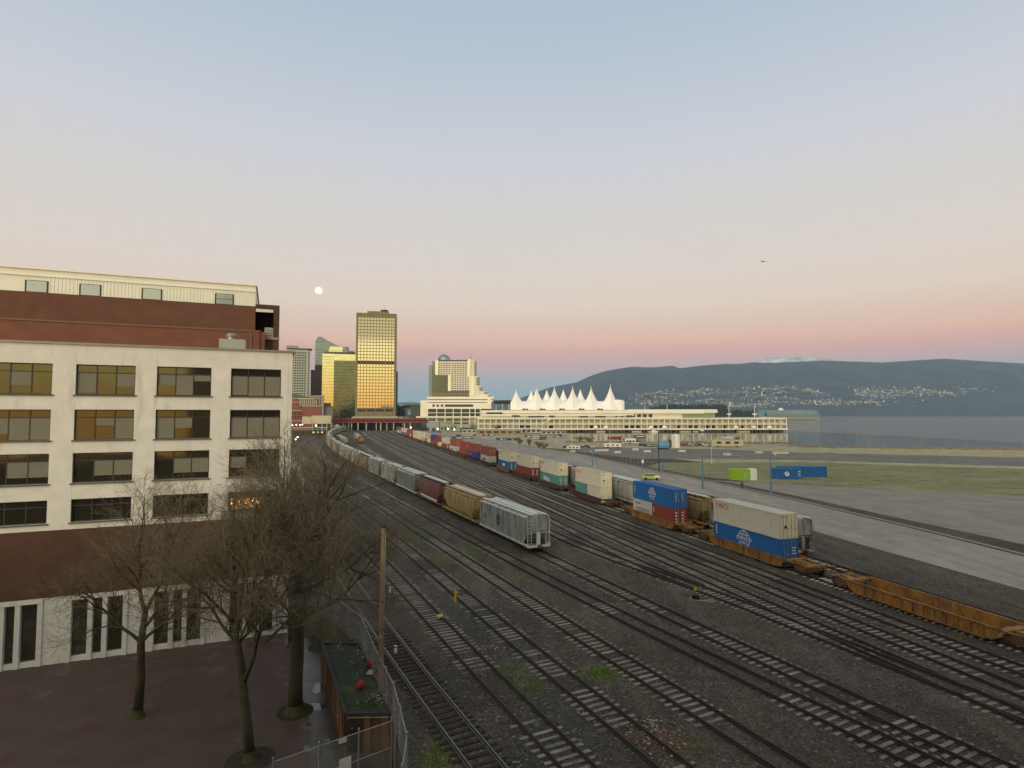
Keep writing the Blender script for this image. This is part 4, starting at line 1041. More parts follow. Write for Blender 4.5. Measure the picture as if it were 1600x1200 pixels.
for k, (a, c) in enumerate(bays):
    window3(wb, a, c, *rowsz[0], blinds=[(.93, .97, .95), (.5, .96, .3), (.9, 0, .6), (0, .6, 0)][k]); window3(wb, a, c, *rowsz[1], blinds=[(.98, .98, .98), (.98, .5, 0), (0, .35, .98), (.7, .98, .98)][k]); window3(wb, a, c, *rowsz[2], blinds=(.55, 0, 0) if k == 0 else (0, .7, .7))
    o = window3(wb, a, c, *rowsz[3], trans=.3)
    if k == 0:
        for q in range(5):
            l_ = MB(); l_.lathe([(.001, -.09), (.085, -.04), (.085, .04), (.001, .09)], 10); x = a + .35 + q * .48
            l_.build('warm_lamp', warm_lamp, o, loc=(x, .16, rowsz[3][0] + .75 + .12 * (q % 2)))
        l_ = MB(); l_.box(a + .2, a + bay * .62, .205, .212, rowsz[3][0] + .25, rowsz[3][0] + 1.15); l_.build('lit_window', M('warm_room', (.85, .42, .12), .6, .9, 2.5, emit=.5), o)
    d = MB(); d.box(a, c, .3, .36, .35, gf[1]); d.build('shop_window', win_dark, wb)
    pr = MB()
    for x in (a + .15, a + bay * .38, a + bay * .62, c - .15): pr.box(x - .16, x + .16, -.10, .30, 0, gf[1] + .1)
    pr.box(a, c, -.16, -.105, gf[1] + .02, gf[1] + .34); pr.build('shopfront_pier', concrete_white, wb)
vp = MB(); vp.box(-.42, -.34, -.03, .0, 9, topz); vp.build('downpipe', concrete_white, wb)
ru = thing('roof_unit', 'pale grey box unit on the roof of the white concrete building', 'roof unit', (WX, WY, -2 + topz + .05), A_)
b = MB(); b.box(wx(338), wx(380), 1.2, 3.2, 0, 1.05); b.build('cabinet', M('unit_grey', (.33, .35, .32), .6, .1, 1), ru)
b = MB(); b.cyl((wx(356), 2.4, 1.05), (wx(356), 2.4, 1.35), .34, 14); b.lathe([(.42, 1.35), (.45, 1.5), (.3, 1.66), (.01, 1.7)], 14, (wx(356), 2.4, 0)); b.build('fan_cowl', metal_grey, ru)

# brick building behind
BX, BY = -26.6, 66.0
bb = thing('brick_building', 'red brick apartment building with a white corrugated penthouse behind the white building', 'building', (BX, BY, -2), A_)
hx, hz_ = facade_frame(BX, BY, A_)
def HZ(px, py): return hz_(px, py, -2)
brk = brick('red_brick', (.15, .062, .040), (.12, .05, .034), (.10, .075, .06)); brk2 = brick('warm_red_brick', (.20, .074, .046), (.165, .065, .042), (.12, .085, .065))
corr_m = M('white_corrugated', (.70, .72, .64), .5, .05, .6)
x_pen = hx(396); x_fr = hx(434); z_pen0 = HZ(396, 477); z_pen1 = HZ(396, 443.5); z_fr1 = HZ(434, 477.5); z_mid = HZ(396, 512); z_base = HZ(420, 549)
b = MB(); b.box(-32, x_pen, .2, 16, 0, z_pen0); b.build('brick_wall', brk, bb)
b = MB(); b.box(-32, x_pen - .02, .5, 14, z_pen0, z_pen1)
n = 60
for i in range(n):
    x = -22 + (22 + x_pen) * i / n; b.box(x, x + (22 + x_pen) / n * .5, .46, .5, z_pen0 + .02, z_pen1 - .75)
b.build('penthouse_wall', corr_m, bb)
b = MB(); b.box(-32, x_pen + .12, .30, 14.2, z_pen1 - .06, z_pen1 + .12); b.box(-32, x_pen + .08, .36, .5, z_pen1 - .75, z_pen1 - .66); b.build('penthouse_roof', white_paint, bb)
o = MB(); xw = hx(361); o.box(xw - 1.9, xw, .40, .5, HZ(355, 474), HZ(355, 457)); ob = o.build('window', win_frame_m, bb)
for za, zc in ((HZ(355, 473.3), HZ(355, 466)), (HZ(355, 465.2), HZ(355, 457.8))): p_ = MB(); p_.box(xw - 1.75, xw - .12, .385, .40, za, zc); p_.build('pane', glass('window_pale_glass', (.5, .58, .55), .1, .5), ob)
for x0 in (xw - 7, xw - 12.5, xw - 17):
    o = MB(); o.box(x0 - 1.9, x0, .40, .5, HZ(355, 474), HZ(355, 457)); ob = o.build('window', win_frame_m, bb); p_ = MB(); p_.box(x0 - 1.75, x0 - .12, .385, .40, HZ(355, 473.3), HZ(355, 457.8)); p_.build('pane', MAT['window_pale_glass'], ob)
# the brown frame with the recessed balcony on the right
b = MB(); x1f = x_fr; xi0, xi1 = hx(397), hx(425)
b.box(xi1, x1f, -.5, 8, 0, z_fr1); b.box(x_pen + .01, xi1, -.5, 8, HZ(410, 481), z_fr1 + .001); b.box(x_pen + .01, xi1, 3.0, 8, 0, HZ(410, 481)); b.box(x_pen + .01, xi1, -.2, 3.0, 0, HZ(410, 526))
b.build('brick_frame', brick('dark_brick', (.085, .05, .036), (.07, .042, .03), (.06, .045, .04)), bb)
b = MB(); b.box(x_pen + .05, xi1 - .05, -.2, .0, HZ(410, 487), HZ(410, 482)); b.build('lintel_beam', white_paint, bb)
rl = MB()
for k in range(6): z = HZ(412, 525) + k * (HZ(412, 512.5) - HZ(412, 525)) / 5; rl.box(x_pen + 1.0, xi1 - .02, -.32, -.24, z - .06, z + .06)
rl.build('balcony_railing', M('railing_pale', (.36, .38, .33), .5, .08, 1), bb)
b = MB(); b.box(-32, hx(404), -1.4, -.21, 0, z_mid - .6); b.box(hx(404), hx(412), -1.2, -.21, 0, HZ(408, 520)); b.build('brick_wall', brk2, bb)
b = MB(); b.box(-32, hx(404) + .06, -1.5, -.21, z_mid - .6, z_mid - .45); b.build('parapet_cap', M('flashing_brown', (.16, .10, .07), .6), bb)
b = MB(); b.tube([(hx(391), -1.5, z_mid - .8), (hx(391), -1.5, z_mid - 2.6)], .06, 6); b.build('downpipe', M('pipe_brown', (.19, .13, .10), .6), bb)
b = MB(); b.box(hx(412), x1f + .05, -.56, -.51, HZ(425, 531), HZ(425, 527.5)); b.build('string_course', M('stone_band', (.25, .2, .15), .8), bb)

far_win = M('far_window_glass', (.035, .033, .028), .35, .2, .3, spec=.25)
# ================================================================ DISTANT CITY
def dist_root(name, label, px, Y, zb=0.0, rot=None, cat='building', group=None):
    q = P(px, 646, Y); r = -math.atan2(q.x, q.y) if rot is None else rot
    return thing(name, label, cat, (q.x, q.y, zb), r, group)
def h_at(py, Y): return CAMH - (py - 646) / FPX * Y
# gold tower
YT = 620; u = YT / FPX / math.cos(R(13.3))
gw = (618.3 - 554.8) * YT / FPX * math.cos(R(13.3)); gh = h_at(490, YT)
gt = dist_root('office_tower', 'tall office tower with a grid of gold reflecting windows and a disc on its roof', 586.6, YT, 0, R(13.3 - 2.7))
tan_c = M('tower_precast', (.20, .172, .09), .8, .1, .08); gold_g = glass('gold_glass', (.84, .80, .60), .05, 1.0, .10, .0009); dk_g = M('tower_vent_dark', (.045, .028, .02), .7)
zrow0 = h_at(637.8, YT); zrow1 = h_at(495, YT); nr, ncol = 29, 12; rh = (zrow1 - zrow0) / nr; cwid = (gw - 3.6) / ncol
b = MB(); b.box(-gw/2 + .2, gw/2 - .2, .5, 30, 0, gh - .5); b.build('tower_core', M('tower_shade', (.15, .125, .08), .8), gt)
b = MB(); b.box(-gw/2, -gw/2 + 1.75, -.25, 30.2, 0, gh); b.box(gw/2 - 1.75, gw/2, -.25, 30.2, 0, gh)
for i in range(1, ncol): x = -gw/2 + 1.8 + i * cwid; b.box(x - .30, x + .30, .1, .5, zrow0, zrow1)
b.build('pier_fin', tan_c, gt)
b = MB()
for j in range(nr + 1): z = zrow0 + j * rh; b.box(-gw/2 + 1.75, gw/2 - 1.75, .0, .5, z - .34, z + .34)
b.box(-gw/2 + 1.75, gw/2 - 1.75, 0, .5, zrow1 + .42, gh); b.box(-gw/2 - .1, gw/2 + .1, -.4, 30.4, gh, gh + 1.0)
b.build('spandrel', tan_c, gt)
me = boxmesh('window', cwid - .60, .1, rh - .68, gold_g); sp_ = []; dks = []
for j in reversed(range(nr)):
    for i in range(ncol):
        q = (-gw/2 + 1.8 + (i + .5) * cwid, .42, zrow0 + (j + .5) * rh)
        (dks if j == nr - 15 else sp_).append(q)
copies('window', me, gt, sp_); copies('vent_panel', boxmesh('vent_panel', cwid - .60, .1, rh - .68, dk_g), gt, dks)
sd = MB()
for j in range(nr): sd.box(gw/2, gw/2 + .12, 2, 28, zrow0 + j * rh + .5, zrow0 + (j + 1) * rh - .4)
for j in range(nr): sd.box(-gw/2 - .12, -gw/2, 2, 28, zrow0 + j * rh + .5, zrow0 + (j + 1) * rh - .4)
sd.build('side_glazing', far_win, gt)
b = MB()
for i in range(4): x = -gw/2 + 2.2 + i * (gw - 4.4) / 4; b.box(x + .6, x + (gw - 4.4) / 4 - .6, -.06, .4, h_at(643.2, YT), h_at(639, YT))
b.build('podium_window', far_win, gt)
b = MB(); b.box(-gw/2 + 1.75, gw/2 - 1.75, -.1, .5, h_at(639, YT), zrow0 - .43); b.box(-gw/2 + 1.75, gw/2 - 1.75, -.1, .5, 0, h_at(643.2, YT))
for i in range(5): x = -gw/2 + 2.2 + i * (gw - 4.4) / 4; b.box(x - .55, x + .55, -.3, .5, 2, h_at(639, YT))
b.build('podium_wall', tan_c, gt)
b = MB(); b.box(-gw/2 + (571 - 554.8) * u, -gw/2 + (603 - 554.8) * u, 1.5, 22, gh + .5, h_at(484.9, YT)); b.build('plant_room', tan_c, gt)
xd = -gw/2 + (596 - 554.8) * u; zd = h_at(485.6, YT)
b = MB(); b.lathe([(1.5, -3), (1.5, 0), (3.0, .3), (4.4, 2.6), (4.2, 3.2), (.1, 3.4)], 24, (xd, 10, zd)); b.build('control_disc', metal_dark, gt)
b = MB(); b.tube([(xd + .5, 10, zd + 3), (xd + .5, 10, h_at(472, YT))], .12, 5); b.build('antenna', metal_dark, gt)
# tower of dark lattice just behind it
lt = dist_root('office_block', 'dark narrow office block just showing right of the gold tower', 618.6, 680)
b = MB(); b.box(-6, 1.7, 0, 18, 0, h_at(580, 680)); b.build('wall', M('block_grey', (.12, .12, .13), .8), lt)
b = MB()
for j in range(18): b.box(-6, 1.82, -.1, 18, 3 + j * 3.4, 4.6 + j * 3.4)
b.build('window_band', far_win, lt)
# glass block left of the gold tower
YG = 700; ug = YG / FPX
gb = dist_root('glass_office', 'green glass office block with a bright gold reflecting end wall', 527, YG, 0, R(15))
gl_gold = glass('gold_green_glass', (.74, .77, .55), .05, 1.0, .14, .0015); gl_green = glass('green_glass', (.17, .215, .14), .06, .95, .35, .004)
x0, xa, x1 = (503.5 - 527) * ug, (521 - 527) * ug, (553.5 - 527) * ug
zt, zs, zb_ = h_at(552.5, YG), h_at(563, YG), h_at(635, YG)
b = MB(); b.box(x0, xa, 0, 22, zb_, zt); b.build('end_wall_glazing', gl_gold, gb)
b = MB(); b.box(xa, x1, 4, 22, 0, zs); b.build('main_glazing', gl_green, gb)
b = MB(); b.box(xa + .02, x1, 1.5, 22, zs, zt - .02); b.build('top_glazing', gl_gold, gb)
b = MB(); nf = 17
for j in range(nf + 1):
    z = zb_ + (zt - zb_) * j / nf; b.box(x0 - .05, xa + .05, -.12, 22, z - .14, z + .14)
    if z < zs: b.box(xa + .06, x1 + .05, 3.86, 22, z - .16, z + .16)
for i in range(1, 11): x = xa + (x1 - xa) * i / 11; b.box(x - .06, x + .06, 3.9, 4, 2, zs)
b.build('floor_edge', M('floor_edge_dark', (.06, .065, .05), .5), gb)
b = MB(); b.box(x0 - .3, x1 + .3, -.4, 22.3, zt, zt + .8); b.box(x0 + 3, x1 - 6, 4, 18, zt + .8, h_at(549, YG)); b.build('roof_slab', M('roof_dark', (.09, .10, .08), .7), gb)
b = MB(); b.box(x0 + .5, xa, 1, 22, 0, zb_ - .2); b.build('base_wall', M('base_grey', (.2, .2, .18), .8), gb)
# tall tower with sloped crown
YS = 860; us = YS / FPX
st = dist_root('glass_tower', 'tall blue-grey glass tower with a sloping crown', 512, YS, 0, R(16))
prof = [((491.5 - 512) * us, 0), ((541 - 512) * us, 0), ((541 - 512) * us, h_at(543, YS)), ((526 - 512) * us, h_at(539.5, YS)), ((511 - 512) * us, h_at(532, YS)), ((501 - 512) * us, h_at(526.3, YS)), ((496 - 512) * us, h_at(526, YS)), ((492 - 512) * us, h_at(533, YS))]
b = MB(); b.exy(prof, 0, 26); b.build('glazing', glass('blue_grey_glass', (.22, .285, .31), .08, .85, .3, .003), st)
b = MB(); b.exy([((505 - 512) * us, 10), ((533 - 512) * us, 10), ((533 - 512) * us, h_at(541, YS)), ((514 - 512) * us, h_at(541, YS)), ((505 - 512) * us, h_at(575, YS))], -.25, -.02); b.build('bright_panel', gl_gold, st)
b = MB()
for j in range(28):
    z = 6 + j * 4.2
    if z < h_at(545, YS): b.box((491.3 - 512) * us, (541.2 - 512) * us, -.4, .0, z, z + .35)
b.build('floor_edge', MAT['floor_edge_dark'], st)
for px, w_, py, Y, nm, lb in [(533, 4, 541.5, 900, 'office_block', 'pale slab block peeping over the green glass office'), (539, 4.5, 542, 930, 'office_block', 'grey flat topped block behind the pale slab one'), (548, 5, 549, 940, 'office_block', 'low brownish block touching the left edge of the gold tower')]:
    r_ = dist_root(nm, lb, px, Y); q = Y / FPX; b = MB(); b.box(-w_ * q, w_ * q, 0, 16, 0, h_at(py, Y)); b.build('wall', M('block_' + str(px), {533: (.42, .43, .42), 539: (.16, .17, .19), 548: (.16, .11, .09)}[px], .8), r_)
    b = MB(); b.box(-w_ * q * .5, w_ * q * .5, 4, 12, h_at(py, Y), h_at(py - 1, Y)); b.build('plant_room', metal_grey, r_)
# brown brick block
YB = 760; ub = YB / FPX
br_ = dist_root('brick_office', 'dark brown brick office block beside the gold end wall', 494, YB, 0, R(17)); x0, x1 = (485 - 494) * ub, (505 - 494) * ub
zt = h_at(570, YB); b = MB(); b.box(x0, x1, 0, 18, 0, h_at(578, YB)); b.box((492 - 494) * ub, x1, 2, 18, h_at(578, YB), zt); b.build('wall', M('brown_facade', (.11, .06, .042), .85, .1, .1), br_)
me = boxmesh('window', 1.5, .2, 1.9, far_win); copies('window', me, br_, [(x0 + 1.6 + i * 2.5, -.02, 24 + j * 3.6) for i in range(6) for j in range(12)])
# pale apartment tower
YA = 720; ua = YA / FPX
at = dist_root('apartment_tower', 'pale green-grey apartment tower with flat overhanging roof beyond the white building', 466, YA, 0, R(20)); x0, x1 = (447 - 466) * ua, (482.5 - 466) * ua; zt = h_at(546, YA)
b = MB(); b.box(x0, x1 - 3, 0, 20, 0, zt); b.box(x1 - 3, x1, 3, 20, 0, zt - 1.5); b.build('wall', M('pale_facade', (.44, .47, .41), .8, .08, .08), at)
b = MB(); b.box(x0, x1 + 2, -2.2, 21, zt + 1.2, zt + 1.7); b.box(x0, x0 + 14, 2, 15, zt + 1.7, zt + 5); b.build('roof_slab', M('slab_grey', (.25, .28, .24), .7), at)
me = boxmesh('window', 1.9, .3, 1.9, far_win); copies('window', me, at, [(x0 + 2 + i * 2.9, -.06, 22 + j * 3.2) for j in reversed(range(23)) for i in range(8)])
b = MB()
for j in range(18): b.box(x1 - 3, x1 + .9, 2.2, 6, 21 + j * 3.2, 22.1 + j * 3.2)
b.build('balcony', M('balcony_white', (.55, .58, .52), .7), at)
b = MB(); b.exy([((455 - 466) * ua, 10), ((483 - 466) * ua, 10), ((483 - 466) * ua, h_at(617, 600) ), ((470 - 466) * ua, h_at(612, 600)), ((455 - 466) * ua, h_at(610, 600))], -14, -8); b.build('podium', M('podium_glass', (.13, .16, .15), .3, .2, .1, metal=.6), at)
# grey lattice-window block under the glass office
lb_ = dist_root('office_block', 'low grey block with square window grid below the brick office', 495, 690, 0, R(17)); q = 690 / FPX
b = MB(); b.box(-12 * q, 10 * q, 0, 15, 0, h_at(618, 690)); b.build('wall', M('lattice_grey', (.33, .34, .31), .8), lb_)
me = boxmesh('window', 1.6, .3, 1.9, far_win); copies('window', me, lb_, [(-8 + i * 2.4, -.05, 14 + j * 3.0) for j in range(8) for i in range(6)])

# red brick station with columns, platforms below
YR = 560; ur = YR / FPX
sn = dist_root('station_building', 'long red brick station building with pale columns left of the viaduct', 475, YR, 0, R(20)); x0, x1 = (430 - 475) * ur, (497 - 475) * ur
st_brick = M('station_brick', (.24, .085, .06), .85, .12, .15); stone = M('pale_stone', (.46, .42, .35), .8, .1, .2)
b = MB(); b.box(x0, x1, 0, 20, 0, h_at(622, YR)); b.box((472 - 475) * ur, x1 + 3, -4, 0, 0, h_at(634, YR)); b.build('wall', st_brick, sn)
b = MB()
for py in (622, 628, 641, 657): b.box(x0 - .3, x1 + .3, -.5, 20.4, h_at(py + .9, YR), h_at(py, YR))
b.box((472 - 475) * ur - .3, x1 + 3.3, -4.5, -.6, h_at(635, YR), h_at(634, YR)); b.build('cornice', stone, sn)
for i in range(9):
    c = MB(); x = (469 - 475) * ur + i * 1.85; c.cyl((x, -2.2, h_at(633.9, YR)), (x, -2.2, h_at(624, YR)), .5, 8); c.build('column', stone, sn)
me = boxmesh('window', 1.2, .25, 2.2, far_win); copies('window', me, sn, [(x0 + 2 + i * 2.6, -.05, z) for z in (h_at(646, YR), h_at(652, YR)) for i in range(14)])
cp_ = MB(); cp_.box((466 - 475) * ur, (489 - 475) * ur, -3.2, -.1, h_at(623.9, YR), h_at(622.4, YR)); cp_.build('pediment', stone, sn)
bg_ = dist_root('annex_block', 'plain beige box building at the left end of the viaduct', 504, 530, 0, R(17)); q = 530 / FPX
b = MB(); b.box(-15.5 * q, 13 * q, 0, 14, h_at(662, 530), h_at(649.5, 530)); b.box(-30 * q, -15.5 * q, 3, 14, h_at(662, 530), h_at(651, 530)); b.build('wall', M('beige_render', (.52, .48, .35), .8, .06, .1), bg_)
b = MB(); b.box(-15 * q, 13 * q, 1.5, 14, .1, h_at(662, 530)); b.build('undercroft', M('undercroft_dark', (.05, .048, .04), .9), bg_)
for x in (-15, -8, -1, 6, 12.4): c = MB(); c.box(x * q, x * q + .7, .1, 1.4, 0, h_at(662, 530)); c.build('column', stone, bg_)
lamp_m = M('lamp_glow', (1.0, .82, .48), .5, 0, emit=9.0)
def lamp_globe(px, py, Y, r, label, stem=True):
    q = P(px, py, Y); t = thing('lamp', label, 'lamp', (q.x, q.y, 0), 0, 'small lit lamps of the station and yard')
    b = MB(); b.lathe([(.001, -r), (r * .7, -r * .7), (r, 0), (r * .7, r * .7), (.001, r)], 10, (0, 0, q.z)); b.build('bulb', lamp_m, t)
    b = MB(); b.tube([(0, 0, 0), (0, 0, q.z - r)], .07, 5); b.build('post', metal_dark, t)
for px, py, Y, r, lb in [(493.5, 665, 500, .65, 'lit lamp in front of the beige box building'), (684, 670, 470, .5, 'left one of the lit lamps by the grey shed with the glass roof'), (700, 670, 470, .55, 'middle one of the lit lamps by the grey shed'), (710, 671, 470, .5, 'right one of the lit lamps by the grey shed'), (642, 668, 480, .5, 'lit lamp behind the far end of the container train'),
                         (457, 664.5, 420, .35, 'first small lit lamp along the station platform'), (463, 664, 425, .35, 'second small lit lamp along the station platform'), (468.5, 664, 430, .35, 'third small lit lamp along the station platform'), (472.5, 663.5, 435, .35, 'fourth small lit lamp along the station platform'),
                         (454, 681, 330, .4, 'lit lamp at the corner of the white building, upper'), (453, 684.5, 330, .35, 'lit lamp at the corner of the white building, lower'), (465, 683, 330, .4, 'lit lamp beside the platform end'), (462, 686.5, 328, .35, 'lowest lit lamp beside the platform end')]:
    lamp_globe(px, py, Y, r, lb)
# commuter train under its canopy
pf = dist_root('platform_canopy', 'long pale station canopy curving away beyond the hopper train', 486, 455, 0, R(28), 'canopy'); q = 455 / FPX
b = MB(); b.box(-34 * q, 26 * q, 0, 7, 5.0, 5.5); b.build('canopy_roof', M('canopy_pale', (.48, .47, .38), .6), pf)
for i in range(9): c = MB(); c.tube([((-32 + i * 7) * q, 3.5, 0), ((-32 + i * 7) * q, 3.5, 5)], .22, 6); c.build('canopy_post', stone, pf)
ct = dist_root('commuter_train', 'dark commuter train with lit yellow windows on the far left curve', 490, 430, 0, R(28), 'train'); q = 430 / FPX
b = MB(); b.box(-30 * q, 20 * q, 0, 3, .4, 4.2); b.build('car_body', M('train_dark', (.045, .045, .03), .5), ct)
for i in range(3): c = MB(); c.box((-1 + i * 6.5) * q, (1.5 + i * 6.5) * q, -.06, 0, 1.9, 3.0); c.build('lit_window', M('lit_window', (1.0, .78, .35), .5, 0, emit=.5), ct)
b = MB(); b.box(-30 * q, 20 * q, .15, 2.85, 4.2, 4.45); b.build('roof', M('train_roof', (.35, .34, .26), .6), ct)
# green shed in front of the viaduct
gs = dist_root('signal_cabin', 'small pale green cabin in front of the viaduct by the curve of hoppers', 527, 520, 0, None, 'cabin')
b = MB(); b.box(-2.6, 2.6, 0, 4, 0, 5.2); b.build('wall', M('cabin_green', (.22, .30, .20), .7), gs); b = MB(); b.exy([(-3, 5.2), (3, 5.2), (0, 6.8)], -.3, 4.3); b.build('roof', M('cabin_roof', (.33, .38, .30), .7), gs)
b = MB(); b.box(-1.8, -.4, -.06, .0, 2.6, 4.2); b.build('window', far_win, gs)

# ---- viaduct with the red parapet ------------------------------------------------
YV = 560; uv_ = YV / FPX
va = thing('viaduct', 'concrete road viaduct with dark red lattice parapet across the head of the yard', 'viaduct', (0, YV, 0), 0)
vx = lambda px: (px - 800) * uv_
red_l = M('red_lattice', (.20, .042, .038), .7, .15, .3)
b = MB(); b.box(vx(505), vx(668), 0, 30, h_at(660.6, YV), h_at(656.5, YV)); b.build('deck', M('deck_concrete', (.30, .27, .20), .85, .1, .2), va)
b = MB()
for i in range(82): x = vx(517) + (vx(668) - vx(517)) * i / 82; b.bar((x, -.2, h_at(659.8, YV)), (x + 1.1, -.2, h_at(654.3, YV)), .35, .22, up=(0, 1, 0)); b.bar((x + 1.1, -.2, h_at(659.8, YV)), (x, -.2, h_at(654.3, YV)), .35, .22, up=(0, 1, 0))
b.box(vx(517), vx(668), -.35, -.05, h_at(655.2, YV), h_at(653.6, YV)); b.box(vx(517), vx(668), -.45, -.0, h_at(660.4, YV), h_at(658.8, YV)); b.box(vx(517), vx(668), .0, .15, h_at(659.5, YV), h_at(655, YV)); b.build('parapet', red_l, va)
for px in (536.5, 545, 549.5, 559.5, 572.5, 588, 595, 604.5, 615, 641, 632): c = MB(); c.cyl((vx(px), 1.2, 0), (vx(px), 1.2, h_at(660.6, YV)), .62 if px in (559.5, 595, 572.5) else .45, 10); c.build('column', M('column_pale', (.50, .47, .36), .8, .1, .3), va)
b = MB(); b.box(vx(530), vx(620), 26, 27, 0, h_at(660.6, YV)); b.box(vx(604), vx(622), 12, 13, 0, h_at(660.6, YV) - .02); b.build('back_wall', M('undercroft_wall', (.03, .028, .025), .95), va)
b = MB(); b.box(vx(549), vx(628), 2, 40, h_at(656.4, YV), h_at(651.5, YV)); b.box(vx(552), vx(622), -1.0, 2, h_at(653.3, YV), h_at(650.6, YV)); b.build('plaza_wall', M('plaza_beige', (.36, .34, .25), .8, .1, .2), va)

# dark trees and a flat roofed hall between the tower and the hotel
fh = dist_root('flat_hall', 'dark flat roofed hall with a blue mural left of the hotel', 646, 640, 0, None, 'hall'); q = 640 / FPX
b = MB(); b.box(-13 * q, 13 * q, 1, 20, 0, h_at(637, 640)); b.build('wall', M('hall_dark', (.075, .08, .08), .7, .2, .1), fh)
b = MB(); b.box(-15 * q, 14 * q, -1, 22, h_at(633.5, 640), h_at(631.5, 640)); b.box(-6 * q, 13 * q, 2, 18, h_at(637, 640), h_at(633.5, 640)); b.build('roof_slab', M('hall_roof_dark', (.10, .11, .12), .6), fh)
b = MB(); b.box(-9 * q, -4 * q, .85, 1, h_at(648, 640), h_at(640, 640)); b.build('mural', M('mural_blue', (.16, .30, .38), .7, .5, .4), fh)
far_leaf = M('far_foliage', (.045, .055, .035), .95, .4, .3)
rr = random.Random(77)
for i, (px, Y, hp_) in enumerate([(620, 700, 633), (626, 690, 635), (632, 705, 634), (639, 700, 634), (655, 720, 633)]):
    x_ = (px - 800) * Y / FPX; tt = thing('tree', ['bushy dark tree just right of the gold tower', 'second dark tree right of the gold tower', 'dark tree left of the flat roofed hall', 'dark tree peeping over the flat roofed hall', 'dark tree between the flat hall and the hotel'][i], 'tree', (x_, Y, 0), 0, 'dark trees by the gold tower'); b = MB(); top_ = h_at(hp_, Y)
    for k in range(420):
        t_ = rr.random(); a_ = rr.uniform(0, 6.28); r_ = 4.2 * math.sqrt(rr.random()) * (1 - .5 * abs(t_ - .45)); p_ = Vector((r_ * math.cos(a_), r_ * math.sin(a_), top_ * (.3 + .7 * t_))); s_ = rr.uniform(.4, .9); n1 = Vector((rr.uniform(-1, 1), rr.uniform(-1, 1), rr.uniform(-1, 1))).normalized(); n2 = n1.orthogonal()
        b.add([p_ + n1 * s_, p_ + n2 * s_, p_ - n1 * s_, p_ - n2 * s_], [(0, 1, 2, 3)])
    b.build('crown', far_leaf, tt); b = MB(); b.tube([(0, 0, 0), (0, 0, top_ * .7)], [.35, .15], 6); b.build('trunk', M('far_trunk', (.06, .05, .04), .9), tt)
# ================================================================ HOTEL ON THE PIER
YP = 640; up_ = YP / FPX
hp = thing('hotel', 'stepped white hotel with a glass dome, rising behind the pier', 'hotel', (0, YP, 0), 0)
hx_ = lambda px: (px - 800) * up_
hzz = lambda py: h_at(py, YP)
cream = M('hotel_cream', (.66, .64, .54), .8, .06, .1); cream_b = M('hotel_sunlit_panel', (.80, .76, .52), .35, .04, .1, spec=.6); hot_glass = glass('hotel_dark_glass', (.075, .085, .065), .12, .75, .3, .003); hot_grey = M('hotel_grey_flank', (.26, .30, .28), .7, .08, .1)  # panel cream is lightened and yellowed: dawn glow on the facets put into colour
b = MB(); b.box(hx_(669), hx_(674.5), 3, 22, 0, hzz(570)); b.box(hx_(673.5), hx_(680), 5, 24, 0, hzz(563.5)); b.build('flank_wall', hot_grey, hp)
b = MB(); b.box(hx_(674.4), hx_(700), 1.0, 22, hzz(619), hzz(584)); b.build('dark_curtain_wall', hot_glass, hp)
b = MB()
for j in range(12): z = hzz(618.5) + j * (hzz(584) - hzz(619)) / 12; b.box(hx_(674.4), hx_(700), .92, 1.0, z, z + .35)
for i in range(9): x = hx_(674.5) + i * (hx_(700) - hx_(674.5)) / 9; b.box(x, x + .25, .9, .915, hzz(618), hzz(584))
b.build('curtain_wall_grid', M('mullion_olive', (.20, .21, .14), .6), hp)
b = MB(); b.box(hx_(684), hx_(731), 0, 22, hzz(586), hzz(564.5)); b.box(hx_(700), hx_(733), .004, 21.9, hzz(611), hzz(586)); b.build('room_wall', cream, hp)
me = boxmesh('window', 1.95, .25, .95, far_win); wl_ = []
for j in range(14):
    z = hzz(567.6 + j * 3.28)
    for i in range(11):
        px = 685.6 + i * 4.12 + (.8 if i > 4 else 0)
        if j >= 6 and px < 704: continue
        if px < 731: wl_.append((hx_(px), -.02, z))
for j in range(7, 14): wl_ += [(hx_(731.7), -2.1, hzz(567.6 + j * 3.28))]
copies('window', me, hp, wl_)
b = MB(); b.box(hx_(685), hx_(729.5), 1.5, 20, hzz(564.5), hzz(562)); b.build('attic_band', M('attic_dark', (.09, .07, .055), .7), hp)
for xa, xb, ya, yb in ((680, 684.6, 586, 562.8), (700, 704.2, 611, 585.5)):
    c = MB(); c.box(hx_(xa), hx_(xb), -1.2, 4, hzz(ya), hzz(yb)); c.build('bright_panel', cream_b, hp)
# rounded tower and the stepped terraces on the right
b = MB(); b.lathe([(hx_(744) - hx_(737), hzz(611)), (hx_(744) - hx_(737), hzz(561)), (.1, hzz(560.5))], 20, (hx_(737), 4.5, 0)); b.build('round_tower', cream, hp)
b = MB()
for k, (px, y0, y1) in enumerate(((749, 620, 588), (753.5, 620, 603.5), (761, 624, 611.5), (767, 626, 616))):
    b.lathe([(4.6, hzz(y0)), (4.6, hzz(y1)), (.1, hzz(y1 - .3))], 16, (hx_(px) - 4.6, 3 + k * .1, 0)); b.box(hx_(733), hx_(px) - 4.6, -1.3 + .1 * k, 18, hzz(y0) + .01 * k, hzz(y1) - .02)
b.build('stepped_terrace', cream, hp)
b = MB()
for j in range(14):
    z = hzz(566.5 + j * 3.28); b.lathe([(hx_(744) - hx_(737) + .12, z - .5), (hx_(744) - hx_(737) + .12, z + .5)], 12, (hx_(737), 4.5, 0), a0=-1.0, a1=.5)
